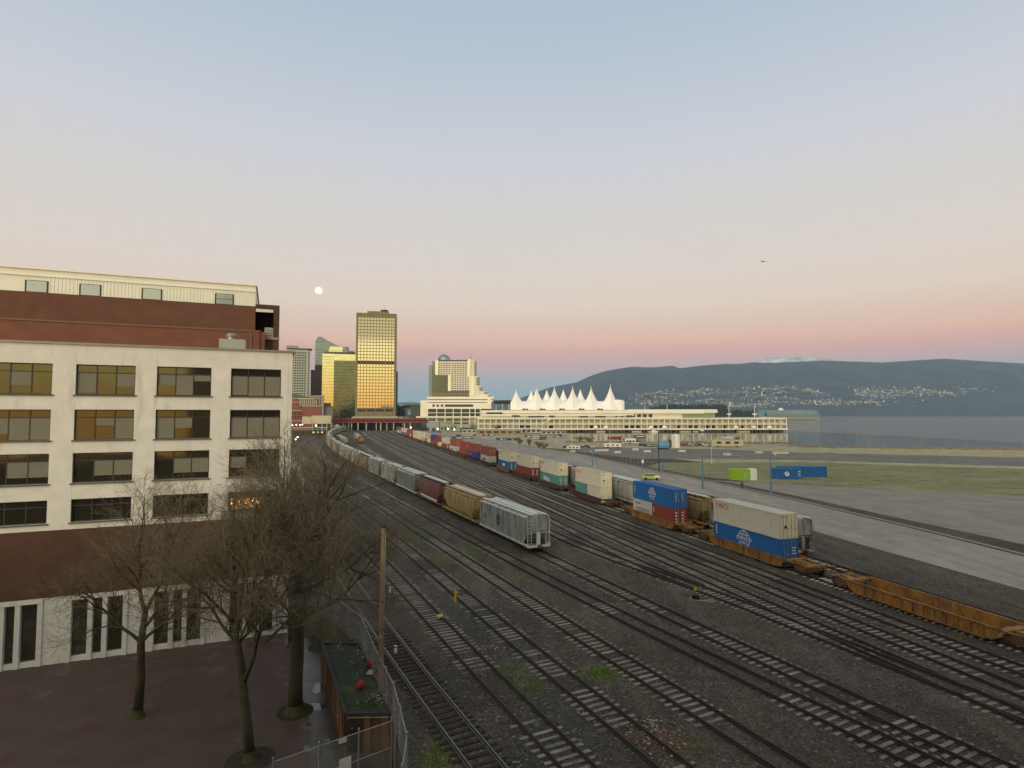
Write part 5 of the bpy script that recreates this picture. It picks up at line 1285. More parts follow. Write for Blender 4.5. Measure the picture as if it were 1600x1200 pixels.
for k, (px, ys) in enumerate(((749, range(591, 603, 3)), (753.5, range(606, 612, 3)), (761, (614,)), (767, (618.5,)))):
    for y in ys: b.lathe([(4.72, hzz(y + .9)), (4.72, hzz(y - .5))], 10, (hx_(px) - 4.6, 3 + k * .1, 0), a0=-1.3, a1=.6)
b.build('balcony_shade_band', M('balcony_shadow', (.07, .065, .055), .8), hp)  # dark bands laid on the wall, painted shade of the balconies
b = MB(); b.box(hx_(730.5), hx_(735), -2.0, 4, hzz(611), hzz(561)); b.box(hx_(735.5), hx_(740.5), -1.85, 3.5, hzz(617), hzz(588)); b.build('tower_facet', cream_b, hp)
dm = MB(); rd = 10.2 * up_; dm.lathe([(rd * .98, -2.5)] + [(rd * math.cos(t * math.pi / 2 / 10), rd * math.sin(t * math.pi / 2 / 10)) for t in range(10)] + [(.05, rd)], 24, (hx_(691.5), 11, hzz(562.3)))
dm.build('glass_dome', glass('dome_glass', (.30, .36, .38), .10, .8, .25, .004), hp, smooth=True)
b = MB()
for k in range(10):
    t = math.pi * 2 * k / 10; b.tube([(hx_(691.5) + rd * 1.01 * math.cos(q * math.pi / 20) * math.cos(t), 11 + rd * 1.01 * math.cos(q * math.pi / 20) * math.sin(t), hzz(562.3) + rd * 1.01 * math.sin(q * math.pi / 20)) for q in range(11)], .10, 4)
b.build('dome_rib', metal_grey, hp)
b = MB(); b.tube([(hx_(735.5), 8, hzz(561)), (hx_(735.5), 8, hzz(548))], .22, 5); b.build('mast', metal_grey, hp)
b = MB()
for k in range(9): x = hx_(728 + k * .9); b.tube([(x, 8, hzz(561.5)), (x + 1.2, 8, hzz(555.5 + abs(k - 5) * .7))], .22, 4)
b.build('roof_lattice', M('lattice_pale', (.4, .42, .38), .6), hp)
# dark glazed storey, terrace bands, podium
b = MB(); b.box(hx_(676), hx_(748), -1, 24, hzz(620.3), hzz(611)); b.build('lobby_glazing', hot_glass, hp)
b = MB()
for i in range(26): x = hx_(677) + i * (hx_(747) - hx_(677)) / 26; b.box(x, x + .3, -1.12, -1, hzz(620), hzz(611.3))
b.box(hx_(676), hx_(748), -1.15, -1.0, hzz(615.8), hzz(615.2)); b.build('lobby_mullion', M('mullion_pale', (.33, .33, .26), .6), hp)
white_c = M('pier_white', (.80, .78, .67), .75, .07, .06, dirt=((.5, .46, .36), .12, .62, (1, 1, .3)))
b = MB()
for y0, y1, xr, yo in ((624, 620, 772, -4), (628.5, 625.3, 770, -4.5), (639, 629.5, 768, -5)): b.box(hx_(668.5), hx_(xr), yo, 26, hzz(y0), hzz(y1))
b.box(hx_(657), hx_(668), 0, 20, hzz(650), hzz(625.5)); b.box(hx_(762), hx_(768), -5.6, 0, hzz(634), hzz(620.5)); b.build('terrace_wall', white_c, hp)
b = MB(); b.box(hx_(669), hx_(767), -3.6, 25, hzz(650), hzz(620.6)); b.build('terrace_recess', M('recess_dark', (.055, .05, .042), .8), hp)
b = MB()
for px in (678.5, 685, 691.5): b.box(hx_(px - 1.8), hx_(px + 1.8), -5.06, -5, hzz(635.8), hzz(632))
b.box(hx_(696), hx_(740), -5.06, -5, hzz(635.8), hzz(632)); b.build('terrace_window', far_win, hp)
b = MB(); b.box(hx_(668), hx_(752), -3.4, 25, hzz(668), hzz(650.3)); b.build('podium_wall', M('podium_cream', (.42, .39, .29), .8, .1, .1), hp)
b = MB(); b.box(hx_(652), hx_(752), -6, 24, hzz(652.6), hzz(650.4)); b.box(hx_(668), hx_(752), -5.6, 0, hzz(645.5), hzz(644.6)); b.build('podium_slab', white_c, hp)
for px in (669.5, 683.5, 696.5, 709, 721.5, 734.5, 743, 751): c = MB(); c.box(hx_(px) - .45, hx_(px) + .45, -5.5, -4.7, hzz(668), hzz(639)); c.build('podium_column', white_c, hp)
me = boxmesh('window', 6.2, .3, 1.6, far_win); copies('window', me, hp, [(hx_(px), -3.7, hzz(y)) for px in (676.5, 690, 702.7, 715, 728) for y in (642.4, 647.5, 656, 661)])

# ================================================================ PIER WITH FABRIC SAILS
YQ = 575; uq = YQ / FPX; qz = lambda py: h_at(py, YQ); qx = lambda px: (px - 800) * uq
pr = thing('pier_building', 'long white cruise pier building with decks of columns along the water', 'pier building', (0, YQ, 0), 0)
b = MB(); b.box(qx(752), qx(1100), 0, 40, qz(646), qz(641.2)); b.box(qx(752), qx(990), -.6, 40, qz(650), qz(647.2)); b.box(qx(745), qx(1228), -1, 44, qz(655), qz(653.4)); b.box(qx(745), qx(1228), -1.2, 44, qz(663.2), qz(661.9)); b.box(qx(745), qx(1228), -2.5, 45, qz(671.3), qz(669.3)); b.build('deck_slab', white_c, pr)
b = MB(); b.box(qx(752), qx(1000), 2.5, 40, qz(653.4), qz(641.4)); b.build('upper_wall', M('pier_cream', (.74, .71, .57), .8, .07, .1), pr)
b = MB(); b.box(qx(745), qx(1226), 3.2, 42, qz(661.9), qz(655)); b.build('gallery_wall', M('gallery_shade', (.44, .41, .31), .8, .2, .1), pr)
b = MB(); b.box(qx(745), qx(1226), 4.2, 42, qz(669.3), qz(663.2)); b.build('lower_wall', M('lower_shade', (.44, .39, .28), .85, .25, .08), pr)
me = boxmesh('column', .62, .6, qz(655) - qz(669.3), white_c, False); copies('column', me, pr, [(qx(748 + i * 9.05), -.55, qz(669.3)) for i in range(54)])
me = boxmesh('window', 4.3, .12, 2.6, glass('gallery_glass', (.36, .40, .31), .15, .6, .4, .002)); copies('window', me, pr, [(qx(752.5 + i * 9.05), 3.1, qz(658.2)) for i in range(52)])
me = boxmesh('loading_bay', 4.6, .12, 2.4, black); copies('loading_bay', me, pr, [(qx(752.5 + i * 9.05), 4.1, qz(667)) for i in (3, 7, 8, 12, 19, 20, 25, 26, 27, 30, 31, 34, 36, 37, 39, 40, 42, 44, 45, 48)])
b = MB()
for i in range(54): b.box(qx(745) + i * (qx(1228) - qx(745)) / 54, qx(745) + i * (qx(1228) - qx(745)) / 54 + .18, -.9, -.8, qz(653.4), qz(651.9))
b.box(qx(745), qx(1228), -.9, -.8, qz(652.2), qz(651.8)); b.box(qx(745), qx(1228), -1.1, -1.0, qz(660.7), qz(660.3)); b.build('railing', white_c, pr)
b = MB()
for x0, x1, y in ((760, 785, 645.4), (825, 850, 651), (858, 866, 650.4), (905, 918, 651), (929, 946, 651), (978, 988, 650), (800, 812, 650)): b.box(qx(x0), qx(x1), -.75, -.6, qz(y + 1.3), qz(y - 1.2))
b.build('strip_window', far_win, pr)
# white cargo mounds / tents on the lower deck and stairs
for px in (930, 946, 1016, 1037, 1148, 1176, 1200): c = MB(); c.lathe([(2.6, 0), (2.4, 1.4), (1.4, 2.6), (.05, 3.0)], 10, (qx(px), -1.6, qz(669.3))); c.build('white_tent', white_c, pr)
b = MB(); b.bar((qx(848), -1.6, qz(661.5)), (qx(862), -1.6, qz(654)), 1.2, .8); b.build('stair', white_c, pr)
b = MB()
for i in range(60):
    x = qx(868) + i * (qx(1229) - qx(868)) / 60; b.cyl((x, 0, -4), (x, 0, qz(671.2)), .5, 6)
b.build('piling', M('piling_dark', (.17, .155, .115), .9), pr)['kind'] = 'stuff'
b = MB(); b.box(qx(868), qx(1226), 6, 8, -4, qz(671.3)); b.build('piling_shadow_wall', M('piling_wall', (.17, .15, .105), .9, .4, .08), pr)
me = boxmesh('pile_opening', 4.4, .2, 2.2, black); copies('pile_opening', me, pr, [(qx(872 + i * 9.05), 5.88, qz(673)) for i in (0, 1, 3, 4, 8, 12, 13, 15, 16, 17, 19, 20, 22, 23, 24, 26, 29, 31, 32, 34, 35, 37, 38)])
b = MB()
for x0, x1 in ((985, 1000), (1010, 1019), (1060, 1076), (1080, 1093), (1148, 1167), (930, 944)): b.box(qx(x0), qx(x1), -6, -2.5, -1.7, -.8)
b.build('float_dock', M('float_pale', (.45, .42, .33), .8), pr)
# upper pavilion with green glass at the outer end
b = MB(); b.exx([(2, qz(645)), (2, qz(641)), (5, qz(639.6)), (30, qz(639.6)), (30, qz(645))], qx(984), qx(1122)); b.build('pavilion_roof', white_paint, pr)
b = MB(); b.box(qx(1067), qx(1119), 4, 30, qz(653.4), qz(645)); b.build('pavilion_glazing', glass('pavilion_green_glass', (.25, .42, .34), .1, .7, .2, .003), pr)
b = MB(); b.box(qx(990), qx(1067), 3.5, 30, qz(653.4), qz(645)); b.build('pavilion_wall', MAT['pier_cream'], pr)
me = boxmesh('window', 3.6, .12, 2.8, far_win); copies('window', me, pr, [(qx(963 + i * 9), 2.4, qz(649.5)) for i in range(7)])
for px, top in ((1009, 633.5), (1044, 632), (1141, 632), (1181, 632)):
    c = MB(); c.tube([(qx(px), 4, qz(653)), (qx(px), 4, qz(top))], .22, 6); c.build('light_mast', white_paint, pr)
    if px > 1100: c = MB(); c.box(qx(px - 2.5), qx(px + 2.5), 2, 6, qz(647.8), qz(646)); c.lathe([(.2, qz(651)), (1.0, qz(648))], 8, (qx(px), 4, 0)); c.build('mast_platform', white_paint, pr)
# sails: one continuous tensioned fabric roof with front and back peaks
def sail_material():
    m = M('sail_fabric', (.84, .845, .81), .7, .03, .1); m.node_tree.nodes['Principled BSDF'].inputs['Subsurface Weight'].default_value = 0; return m
sail = thing('sail_roof', 'white fabric roof of pointed sails on top of the pier building', 'fabric roof', (0, YQ, 0), 0)
fp = [(806.5, 608.5), (839.4, 604.5), (867.5, 604), (896.6, 604), (926, 604), (956.6, 601.8)]; bp2 = [(831.5, 609), (857, 608.5), (884, 607.5), (912, 607)]
zb0 = qz(640.5)
def sail_h(x, y):                                             # x metres, y 0..34 (front..back)
    def tent(px, py, peak, half, yc):
        c = qx(px); dx = (x - c) / half; dy = (y - yc) / (8.6 if y < yc else 11); d = max(0, 1 - (abs(dx) ** 1.25 + abs(dy) ** 1.25) ** .8)
        return (peak - zb0) * (.86 * d ** 1.05 + .14 * d ** 6)
    h = 0
    for (px, py) in fp: h = max(h, tent(px, py, qz(py), 10.4, 8.5))
    for (px, py) in bp2: h = max(h, tent(px, py, qz(py) + 1.0, 9.8, 25.5))
    v = max(0, 1 - ((y - 17) / 17) ** 2)
    ends = min(1, max(0, (x - qx(798)) / 7)) * min(1, max(0, (qx(967) - x) / 3.5))
    body = (qz(626) - zb0) * v ** 1.1 * ends ** .7
    return (h ** 3 + body ** 3) ** (1 / 3)
NX, NY = 230, 40; vs = []; fs = []
for j in range(NY + 1):
    for i in range(NX + 1):
        x = qx(797.5) + (qx(966) - qx(797.5)) * i / NX; y = 34 * j / NY; vs.append((x, y + 2, zb0 + sail_h(x, y) * (1 if 0 < j < NY else 0)))
for j in range(NY):
    for i in range(NX): a = j * (NX + 1) + i; fs.append((a, a + 1, a + NX + 2, a + NX + 1))
b = MB(); b.add(vs, fs); b.build('fabric', sail_material(), sail, smooth=True)
b = MB(); rr_ = (qx(979.5) - qx(956)) / 2; b.lathe([(rr_, zb0 - .3), (rr_, qz(628)), (rr_ * .93, qz(625.5)), (rr_ * .5, qz(624.2)), (.05, qz(623.8))], 28, (qx(968), 14, 0)); b.build('round_end', MAT['sail_fabric'], sail, smooth=True)
for px, py in fp + bp2: c = MB(); yy = 10.5 if (px, py) in fp else 27.5; c.tube([(qx(px), yy, zb0), (qx(px), yy, qz(py) - .3), (qx(px), yy, qz(py - (2.2 if yy < 20 else 1)))], [.4, .35, .22], 8); c.build('sail_mast', white_paint, sail)
b = MB()
for k, (px, py) in enumerate(fp[1:]):
    x = qx(px); b.tube([(x, 2.0 + 8.5 * t, zb0 + sail_h(x, 8.5 * t) + .06) for t in (.02, .2, .4, .6, .8, .9, .97)], .10, 4)
b.build('fabric_seam', M('seam_grey', (.45, .44, .37), .7), sail)
for px in (821, 848, 878.5, 909, 938): c = MB(); x = qx(px); c.box(x - 2.8, x - .4, .6, 2.2, zb0, zb0 + 1.5); c.box(x + .3, x + 2.4, .6, 2.2, zb0, zb0 + 1.3); c.box(x - 4.2, x + 4.2, .3, 2.3, zb0 - .5, zb0 - .05); c.build('roof_plant', M('plant_brown', (.12, .085, .06), .8), sail)
# ferry terminal far across the water
YF = 1300; uf = YF / FPX
ft = thing('ferry_terminal', 'long teal roofed ferry terminal across the water at the right', 'terminal', ((1190 - 800) * uf, YF, -3), 0)
W_ = 90 * uf; b = MB(); b.exx([(0, h_at(650.5, YF) + 3), (0, h_at(647, YF) + 3), (20, h_at(640.5, YF) + 3), (40, h_at(647, YF) + 3), (40, h_at(650.5, YF) + 3)], 8 * uf, W_); b.build('roof', M('teal_roof', (.15, .21, .205), .6, .1, .02), ft)
b = MB(); b.box(0, W_, 2, 38, .3, h_at(650.5, YF) + 3); b.build('wall', M('terminal_wall', (.27, .28, .27), .8), ft)
b = MB()
for i in range(28): x = 4 + i * (W_ - 8) / 28; b.box(x, x + 2.6, 1.9, 2, 3.2, 6.2)
b.build('window_row', far_win, ft)
b = MB(); b.box(-4 * uf, 6 * uf, 5, 30, 1, h_at(640.5, YF) + 3); b.build('blue_gable', M('terminal_blue', (.12, .24, .31), .6), ft)
b = MB(); b.lathe([(6 * uf * .7, 0), (5 * uf * .7, 3.5), (.1, 6)], 14, (36 * uf, 20, h_at(640.5, YF) + 2)); b.build('roof_dome', white_c, ft)
b = MB(); b.box(-3 * uf, W_ + 10, -3, 42, -.6, .3); b.build('quay', M('quay_dark', (.05, .05, .05), .9), ft)

# ================================================================ YARD EDGE, LOT AND ROADSIDE THINGS
# grey shed and glass-roofed hall by the pier
t = thing('grey_shed', 'plain grey box shed beside the glass roofed hall near the viaduct', 'shed', tuple(G(678, 674)), 0); q = t.location.y / FPX
b = MB(); b.box(-8 * q, 8 * q, 0, 8, .0, 15 * q); b.build('wall', M('shed_grey', (.26, .29, .30), .7, .06, .2), t)
b = MB(); b.box(-8.4 * q, 8.4 * q, -.3, 8.3, 15 * q, 15.8 * q); b.build('roof', metal_grey, t)
b = MB(); b.box(-3 * q, 2 * q, -.08, 0, 0, 5 * q); b.build('door', metal_dark, t)
t = thing('glass_hall', 'green tinted hall with sloping glass roof right of the grey shed', 'hall', tuple(G(702, 674)), 0); q = t.location.y / FPX
b = MB(); b.exy([(-15 * q, 0), (17 * q, 0), (17 * q, 4 * q), (0, 13 * q), (-15 * q, 14 * q)], 0, 12); b.build('wall', M('hall_green', (.24, .29, .22), .6, .1, .2), t)
b = MB(); b.add([(-15 * q, -.3, 14.2 * q), (0, -.3, 13.2 * q), (0, 12.3, 13.2 * q), (-15 * q, 12.3, 14.2 * q)], [(0, 1, 2, 3)]); b.add([(0, -.3, 13.2 * q), (17.6 * q, -.3, 4 * q), (17.6 * q, 12.3, 4 * q), (0, 12.3, 13.2 * q)], [(0, 1, 2, 3)]); b.build('roof', M('hall_roof', (.28, .32, .30), .3, .1, .3, metal=.5), t)
b = MB()
for i in range(5): b.box((-13 + i * 5.2) * q, (-10.5 + i * 5.2) * q, -.1, 0, 2 * q, 7.5 * q)
b.build('window', far_win, t)
def low_building(label, px0, px1, pyb, hpx, roof, wall, Yadd=0, nwin=6, rise=.25):
    a, c = G(px0, pyb), G(px1, pyb); L_ = c.x - a.x; q = a.y / FPX
    t = thing('low_building', label, 'building', tuple((a + c) / 2), math.atan2(c.y - a.y, c.x - a.x)); h = hpx * q
    b = MB(); b.box(-L_/2, L_/2, 0, 9, 0, h); b.build('wall', wall, t)
    b = MB(); b.exx([(-.6, h), (9.6, h), (9.6, h + .2), (4.5, h + .2 + hpx * q * rise), (-.6, h + .2)], -L_/2 - .5, L_/2 + .5); b.build('roof', roof, t)
    for i in range(nwin): w = MB(); x = -L_/2 + L_ * (i + .2) / nwin; w.box(x, x + L_ / nwin * .6, -.06, 0, h * .3, h * .8); w.build('window', far_win, t)
    return t
greyroof = M('long_grey_roof', (.26, .28, .30), .6, .1, .2); ochre = M('ochre_wall', (.30, .20, .08), .8, .15, .3); palew = M('pale_wall', (.42, .40, .33), .8, .1, .2)
low_building('long low building with grey roof and ochre wall behind the car park', 747, 815, 678.5, 6, greyroof, ochre)
low_building('low white canopy building right of the long grey roofed one', 815, 845, 677, 7, white_paint, palew, nwin=4, rise=.1)
low_building('small dark roofed hut between car park and water', 846, 884, 678, 4, M('hut_roof', (.16, .14, .11), .8), palew, nwin=5)
low_building('low pale hut left of the long grey roofed building', 722, 745, 677, 5, greyroof, palew, nwin=3)
# parked cars
car_paint = bpy.data.materials.new('car_paint'); car_paint.use_nodes = True
def _cp():
    N, L = car_paint.node_tree.nodes, car_paint.node_tree.links; b = N['Principled BSDF']; oi = N.new('ShaderNodeObjectInfo'); cr = N.new('ShaderNodeValToRGB'); L.new(oi.outputs['Random'], cr.inputs[0]); cr.color_ramp.interpolation = 'CONSTANT'
    e = cr.color_ramp.elements; cols = [(0, (.55, .55, .54)), (.22, (.03, .032, .035)), (.42, (.22, .23, .24)), (.58, (.65, .65, .63)), (.72, (.08, .085, .1)), (.84, (.25, .03, .03)), (.9, (.04, .07, .16)), (.95, (.35, .34, .30))]
    e[0].position = 0; e[0].color = (*cols[0][1], 1); e.remove(e[1])
    for p_, c in cols[1:]: x = e.new(p_); x.color = (*c, 1)
    L.new(cr.outputs[0], b.inputs['Base Color']); b.inputs['Roughness'].default_value = .3; b.inputs['Coat Weight'].default_value = .4
_cp(); tyre = M('tyre_rubber', (.02, .02, .02), .85, .1, 2); car_glass = glass('car_glass', (.05, .06, .07), .05, .6, .1, .001)
def make_car(label, m, loc, rz, group):
    t = thing('parked_car', label, 'car', loc, rz, group)
    low = [(-2.15, .35), (2.15, .35), (2.2, .62), (2.1, .86), (1.2, .98), (-1.9, 1.0), (-2.2, .88), (-2.22, .55)]
    b = MB(); b.exy(low, -.86, .86)
    vs = [(-1.75, -.78, 1.0), (1.15, -.78, .98), (.35, -.62, 1.46), (-1.25, -.62, 1.46), (-1.75, .78, 1.0), (1.15, .78, .98), (.35, .62, 1.46), (-1.25, .62, 1.46)]
    b.add(vs, [(3, 2, 6, 7)]); b.build('body', m, t)
    g_ = MB(); g_.add(vs, [(0, 1, 2, 3), (5, 4, 7, 6), (1, 5, 6, 2), (4, 0, 3, 7)]); g_.build('windows', car_glass, t)
    for x in (-1.35, 1.35):
        for y in (-.8, .8): w = MB(); w.cyl((x, y - .1, .32), (x, y + .1, .32), .32, 12); w.build('wheel', tyre, t)
    return t
rc = random.Random(21); car0 = None; car_n = 0
rows = [(776, 812, 687.6, 16, 'car parked in the row left of the middle of the gravel car park'), (834, 852, 686.5, 10, 'car parked in the short row in the middle of the gravel car park'), (690, 740, 685.5, 11, 'car parked near the left end of the gravel car park'), (820, 886, 683.2, 17, 'car parked in the back row along the low pale huts'), (735, 775, 680.8, 9, 'car parked in front of the long grey roofed building'), (962, 1003, 693.6, 9, 'car parked along the shore beside the helicopter base')]
for x0, x1, y, n, lb in rows:
    for i in range(n):
        g = G(x0 + (x1 - x0) * (i + .5) / n, y + rc.uniform(-.35, .35)); rz = R(90 + rc.uniform(-6, 6))
        if car0 is None: car0 = make_car(lb, car_paint, tuple(g), rz, lb.replace('car parked', 'cars')); continue
        dup(car0, tuple(g), rz, lb, group=lb.replace('car parked', 'cars'))
for x0, x1, y, n, lb in [(1003, 1030, 697.5, 6, 'car parked between the helicopter base and the blue covered boat'), (692, 722, 690.5, 8, 'car parked along the near edge of the gravel car park'), (1062, 1120, 696.8, 8, 'car parked behind the white tank along the shore'), (882, 930, 699.5, 4, 'car parked on the far edge of the asphalt lot')]:
    for i in range(n):
        g = G(x0 + (x1 - x0) * (i + rc.uniform(.2, .8)) / n, y + rc.uniform(-.5, .5)); dup(car0, tuple(g), R(rc.choice([0, 90, 180]) + rc.uniform(-8, 8)), lb, group=lb.replace('car parked', 'cars'))
b = MB(); b.exx([(-.28, 0), (.28, 0), (.2, .25), (.1, .82), (-.1, .82), (-.2, .25)], -1.5, 1.5); bar_me = bpy.data.meshes.new('barrier'); bar_me.from_pydata(b.v, [], b.f); bar_me.materials.append(M('barrier_concrete', (.50, .49, .45), .8, .15, .5)); rb_ = random.Random(9)
for (xa, ya, xb, yb) in [(930, 705, 955, 704.6), (988, 703.5, 1006, 703.2), (1006, 706.5, 1022, 706.4), (890, 707, 905, 706.4), (960, 708, 975, 707.7), (1060, 706, 1090, 706.4), (1130, 711, 1165, 712), (1180, 708, 1240, 709.5)]:
    p, q = G(xa, ya), G(xb, yb); d_ = (q - p).normalized(); k = 0
    while k < (q - p).length - 3:
        c = p + d_ * (k + 1.5); tag(put('barrier', bar_me, None, (c.x, c.y, .01), (0, 0, math.atan2(d_.y, d_.x) + rb_.uniform(-.05, .05))), 'pale concrete barrier block in one of the short rows across the asphalt lot', 'barrier', 'concrete barriers on the lot'); k += rb_.choice([3.1, 3.1, 6.5])
g = G(1018, 749.5); taxi = make_car('lime green and white car driving on the road behind the containers', M('lime_car', (.38, .50, .08), .35, .05, 2, spec=.5), tuple(g), R(163 - 180), None)
b = MB(); b.exy([(.6, .62), (2.1, .62), (2.12, .84), (1.22, 1.0), (.6, 1.0)], -.88, .88); b.build('bonnet', white_paint, taxi)
# shipping boxes on the hard standing
def lone_box(label, px, py, hpx, Ln, m, rz, mdoor=None, logo=None):
    g = G(px, py); t = thing('container', label, 'shipping container', tuple(g), rz, 'containers on the ground by the road'); make_container(t, Ln, m, mdoor)
    return t
lime = M('container_lime', (.27, .47, .035), .6, .08, 1); t = lone_box('lime green container with a white end and pale shield mark, on the ground', 1160, 749.5, 16, 6.3, lime, R(-4), white_paint)
b = MB(); b.box(1.6, 3.17, -CW / 2 - .02, CW / 2 + .02, .0, CHH + .02); b.build('white_end', white_paint, t)
b = MB(); b.exy([(-.1, 1.7), (.3, 1.9), (.7, 1.7), (.6, .9), (.3, .45), (0, .9)], -CW / 2 - .03, -CW / 2 - .015); b.build('shield_mark', M('shield_teal', (.30, .45, .40), .6), t)
t = lone_box('blue container with white globe mark lying on the ground at the right edge', 1229, 748.0, 16, 6.8, cblue, R(-5)); g_ = MB(); g_.lathe([(.001, 0), (.58, 0), (.58, .012)], 18); g_.v = [(v[0] - .3, -CW / 2 - .013 - v[2], v[1] + CHH * .5) for v in g_.v]; g_.build('globe_mark', mark_white, t)
g_ = MB(); g_.v = []; g_.tube([(-.75, -CW / 2 - .03, CHH * .42), (-.3, -CW / 2 - .03, CHH * .55), (.1, -CW / 2 - .03, CHH * .62)], .09, 4); g_.build('globe_band', cblue, t)
b = MB()
for k in range(3): b.box(2.4, 3.0, -CW / 2 - .02, -CW / 2 - .008, 1.9 - k * .5, 2.05 - k * .5)
b.build('white_marking', mark_white, t)
lone_box('second blue container standing behind the one with the globe mark', 1252, 744.5, 16, 12, cblue, R(-5))
# lamp posts
pole_blue = M('pole_blue', (.10, .20, .29), .55, .1, 1); pole_white = M('pole_pale', (.55, .55, .50), .6, .05, 1); pole_dark = M('pole_dark', (.04, .04, .045), .7, .1, 1)
def lamp_post(label, px, pyb, pyt, m, r=.1, arm=None, head=True, two=False):
    g = G(px, pyb); h = h_at(pyt, g.y); t = thing('lamp_post', label, 'lamp post', tuple(g), 0)
    b = MB(); b.tube([(0, 0, 0), (0, 0, h * .25), (0, 0, h)], [r * 1.5, r, r * .7], 8); b.build('pole', m, t)
    if arm:
        b = MB(); n = 7; b.tube([(arm * math.sin(math.pi / 2 * k / n), 0, h + .45 * abs(arm) * (1 - math.cos(math.pi / 2 * k / n)) * .3) for k in range(n + 1)], r * .55, 6); b.build('arm', m, t)
        if head: b = MB(); b.box(*sorted((arm * .95, arm * 1.45)), -.16, .16, h + .12 * abs(arm) - .04, h + .12 * abs(arm) + .12); b.build('lamp_head', white_paint, t)
        if two: b = MB(); b.box(*sorted((-arm * .95, -arm * .2)), -.16, .16, h, h + .14); b.build('lamp_head', white_paint, t)
    elif head: b = MB(); b.box(-.8, .8, -.2, .2, h, h + .25); b.build('lamp_head', white_paint, t)
    return t
lamp_post('blue road lamp post with a curved top left of the lime container', 1098, 764, 712, pole_blue, .17, .9, False)
lamp_post('blue road lamp post with a white lamp arm in front of the blue containers', 1205, 772, 711, pole_blue, .17, .8)
lamp_post('blue lamp post with flat double head beside the road above the red tank wagon', 925.6, 728, 705, pole_blue, .16, .7, True, True)
lamp_post('short white topped blue post at the fence corner', 1004, 735, 717, pole_blue, .16, None, False)
g = G(1004, 735); bx = thing('signal_box', 'white box on the short blue post at the fence corner', 'box', (g.x, g.y - .25, h_at(723, g.y)), 0); b = MB(); b.box(-.28, .28, -.2, .2, 0, .9); b.box(-.31, .31, -.22, .22, .9, .95); b.build('case', white_paint, bx)
lamp_post('tall dark pole beside the small blue cabinet at the grass field', 1029.7, 736, 676, pole_dark, .16, None, False)
lamp_post('thin pale lamp post standing in the middle of the lot', 1112, 725, 698, pole_white, .12, .6)
lamp_post('thin dark pole on the shore left of the white silo', 1046.5, 700, 677, pole_dark, .14, None, False)
for i, (px, yb, yt, lb) in enumerate([(894, 700, 668, 'faint tall light pole at the far left of the asphalt lot'), (870, 692, 662, 'thin light pole by the car park, right of the short car row'), (953.5, 696, 664, 'tall thin light pole in front of the round sail end'), (1082, 692, 680, 'short dark mooring post on the shore right of the silo'), (1154, 692, 678, 'dark post on the shore right of the helicopter'), (1106.5, 692, 670, 'thin pale pole left of the helicopter'), (800, 690, 664, 'thin light pole between the parked car rows')]):
    lamp_post(lb, px, yb, yt, pole_dark if 'dark' in lb else pole_white, .10, None, False)
t = thing('street_cabinet', 'small blue cabinet with pale side box at the foot of the tall dark pole', 'cabinet', tuple(G(1035, 735)), R(-8)); b = MB(); b.box(-.55, .35, -.4, .4, 0, 2.0); b.box(-.6, .4, -.45, .45, 2.0, 2.1); b.build('case', pole_blue, t); b = MB(); b.box(-1.2, -.6, -.3, .3, 0, 1.7); b.build('side_box', M('pale_teal_box', (.35, .45, .40), .7), t)
t = thing('bollard_sign', 'small dark green sign post between kerb and hard standing', 'sign', tuple(G(1159.5, 763.5)), 0); b = MB(); b.cyl((0, 0, 0), (0, 0, 1.6), .05, 6); b.build('post', metal_dark, t); b = MB(); b.box(-.3, .3, -.05, -.01, .2, 1.3); b.build('panel', M('sign_green', (.03, .09, .05), .7), t)
# wire fence round the grass field
galv_l = M('fence_post_pale', (.30, .30, .25), .6, .1, 1)
def wire_fence(label, pix, hpx_m, sp=3.0, mat=galv_l, r=.035, mesh=True, group=None, loc_z=0.0):
    pts = [G(x, y, loc_z) for x, y in pix]; t = thing('wire_fence', label, 'fence', tuple(pts[0]), 0, group); o = pts[0]; spots = []
    for a, c in zip(pts, pts[1:]):
        n = max(1, int((c - a).length / sp))
        for i in range(n): q = a.lerp(c, i / n) - o; spots.append((q.x, q.y, 0))
    b = MB(); b.cyl((0, 0, 0), (0, 0, hpx_m), r, 6); me = bpy.data.meshes.new('post'); me.from_pydata(b.v, [], b.f); me.materials.append(mat); me.update(); copies('post', me, t, spots)
    w = MB()
    for a, c in zip(pts, pts[1:]):
        a, c = a - o, c - o
        for z in ((.1, hpx_m * .5, hpx_m - .05) if mesh else (hpx_m - .05,)): w.tube([a + Vector((0, 0, z)), c + Vector((0, 0, z))], .009, 4)
    w.build('wire', mat, t); return t
wire_fence('pale wire fence along the road side of the grass field', [(968, 722), (1010, 732), (1090, 748), (1105, 751)], 2.2)
wire_fence('pale wire fence along the far side of the grass field', [(968, 721), (1060, 720.5), (1160, 721), (1250, 722.5), (1400, 726)], 2.0, 4.0)
wire_fence('pale wire fence between the grass field and the hard standing', [(1105, 750), (1180, 754.5), (1250, 758), (1400, 765)], 2.0, 4.0)
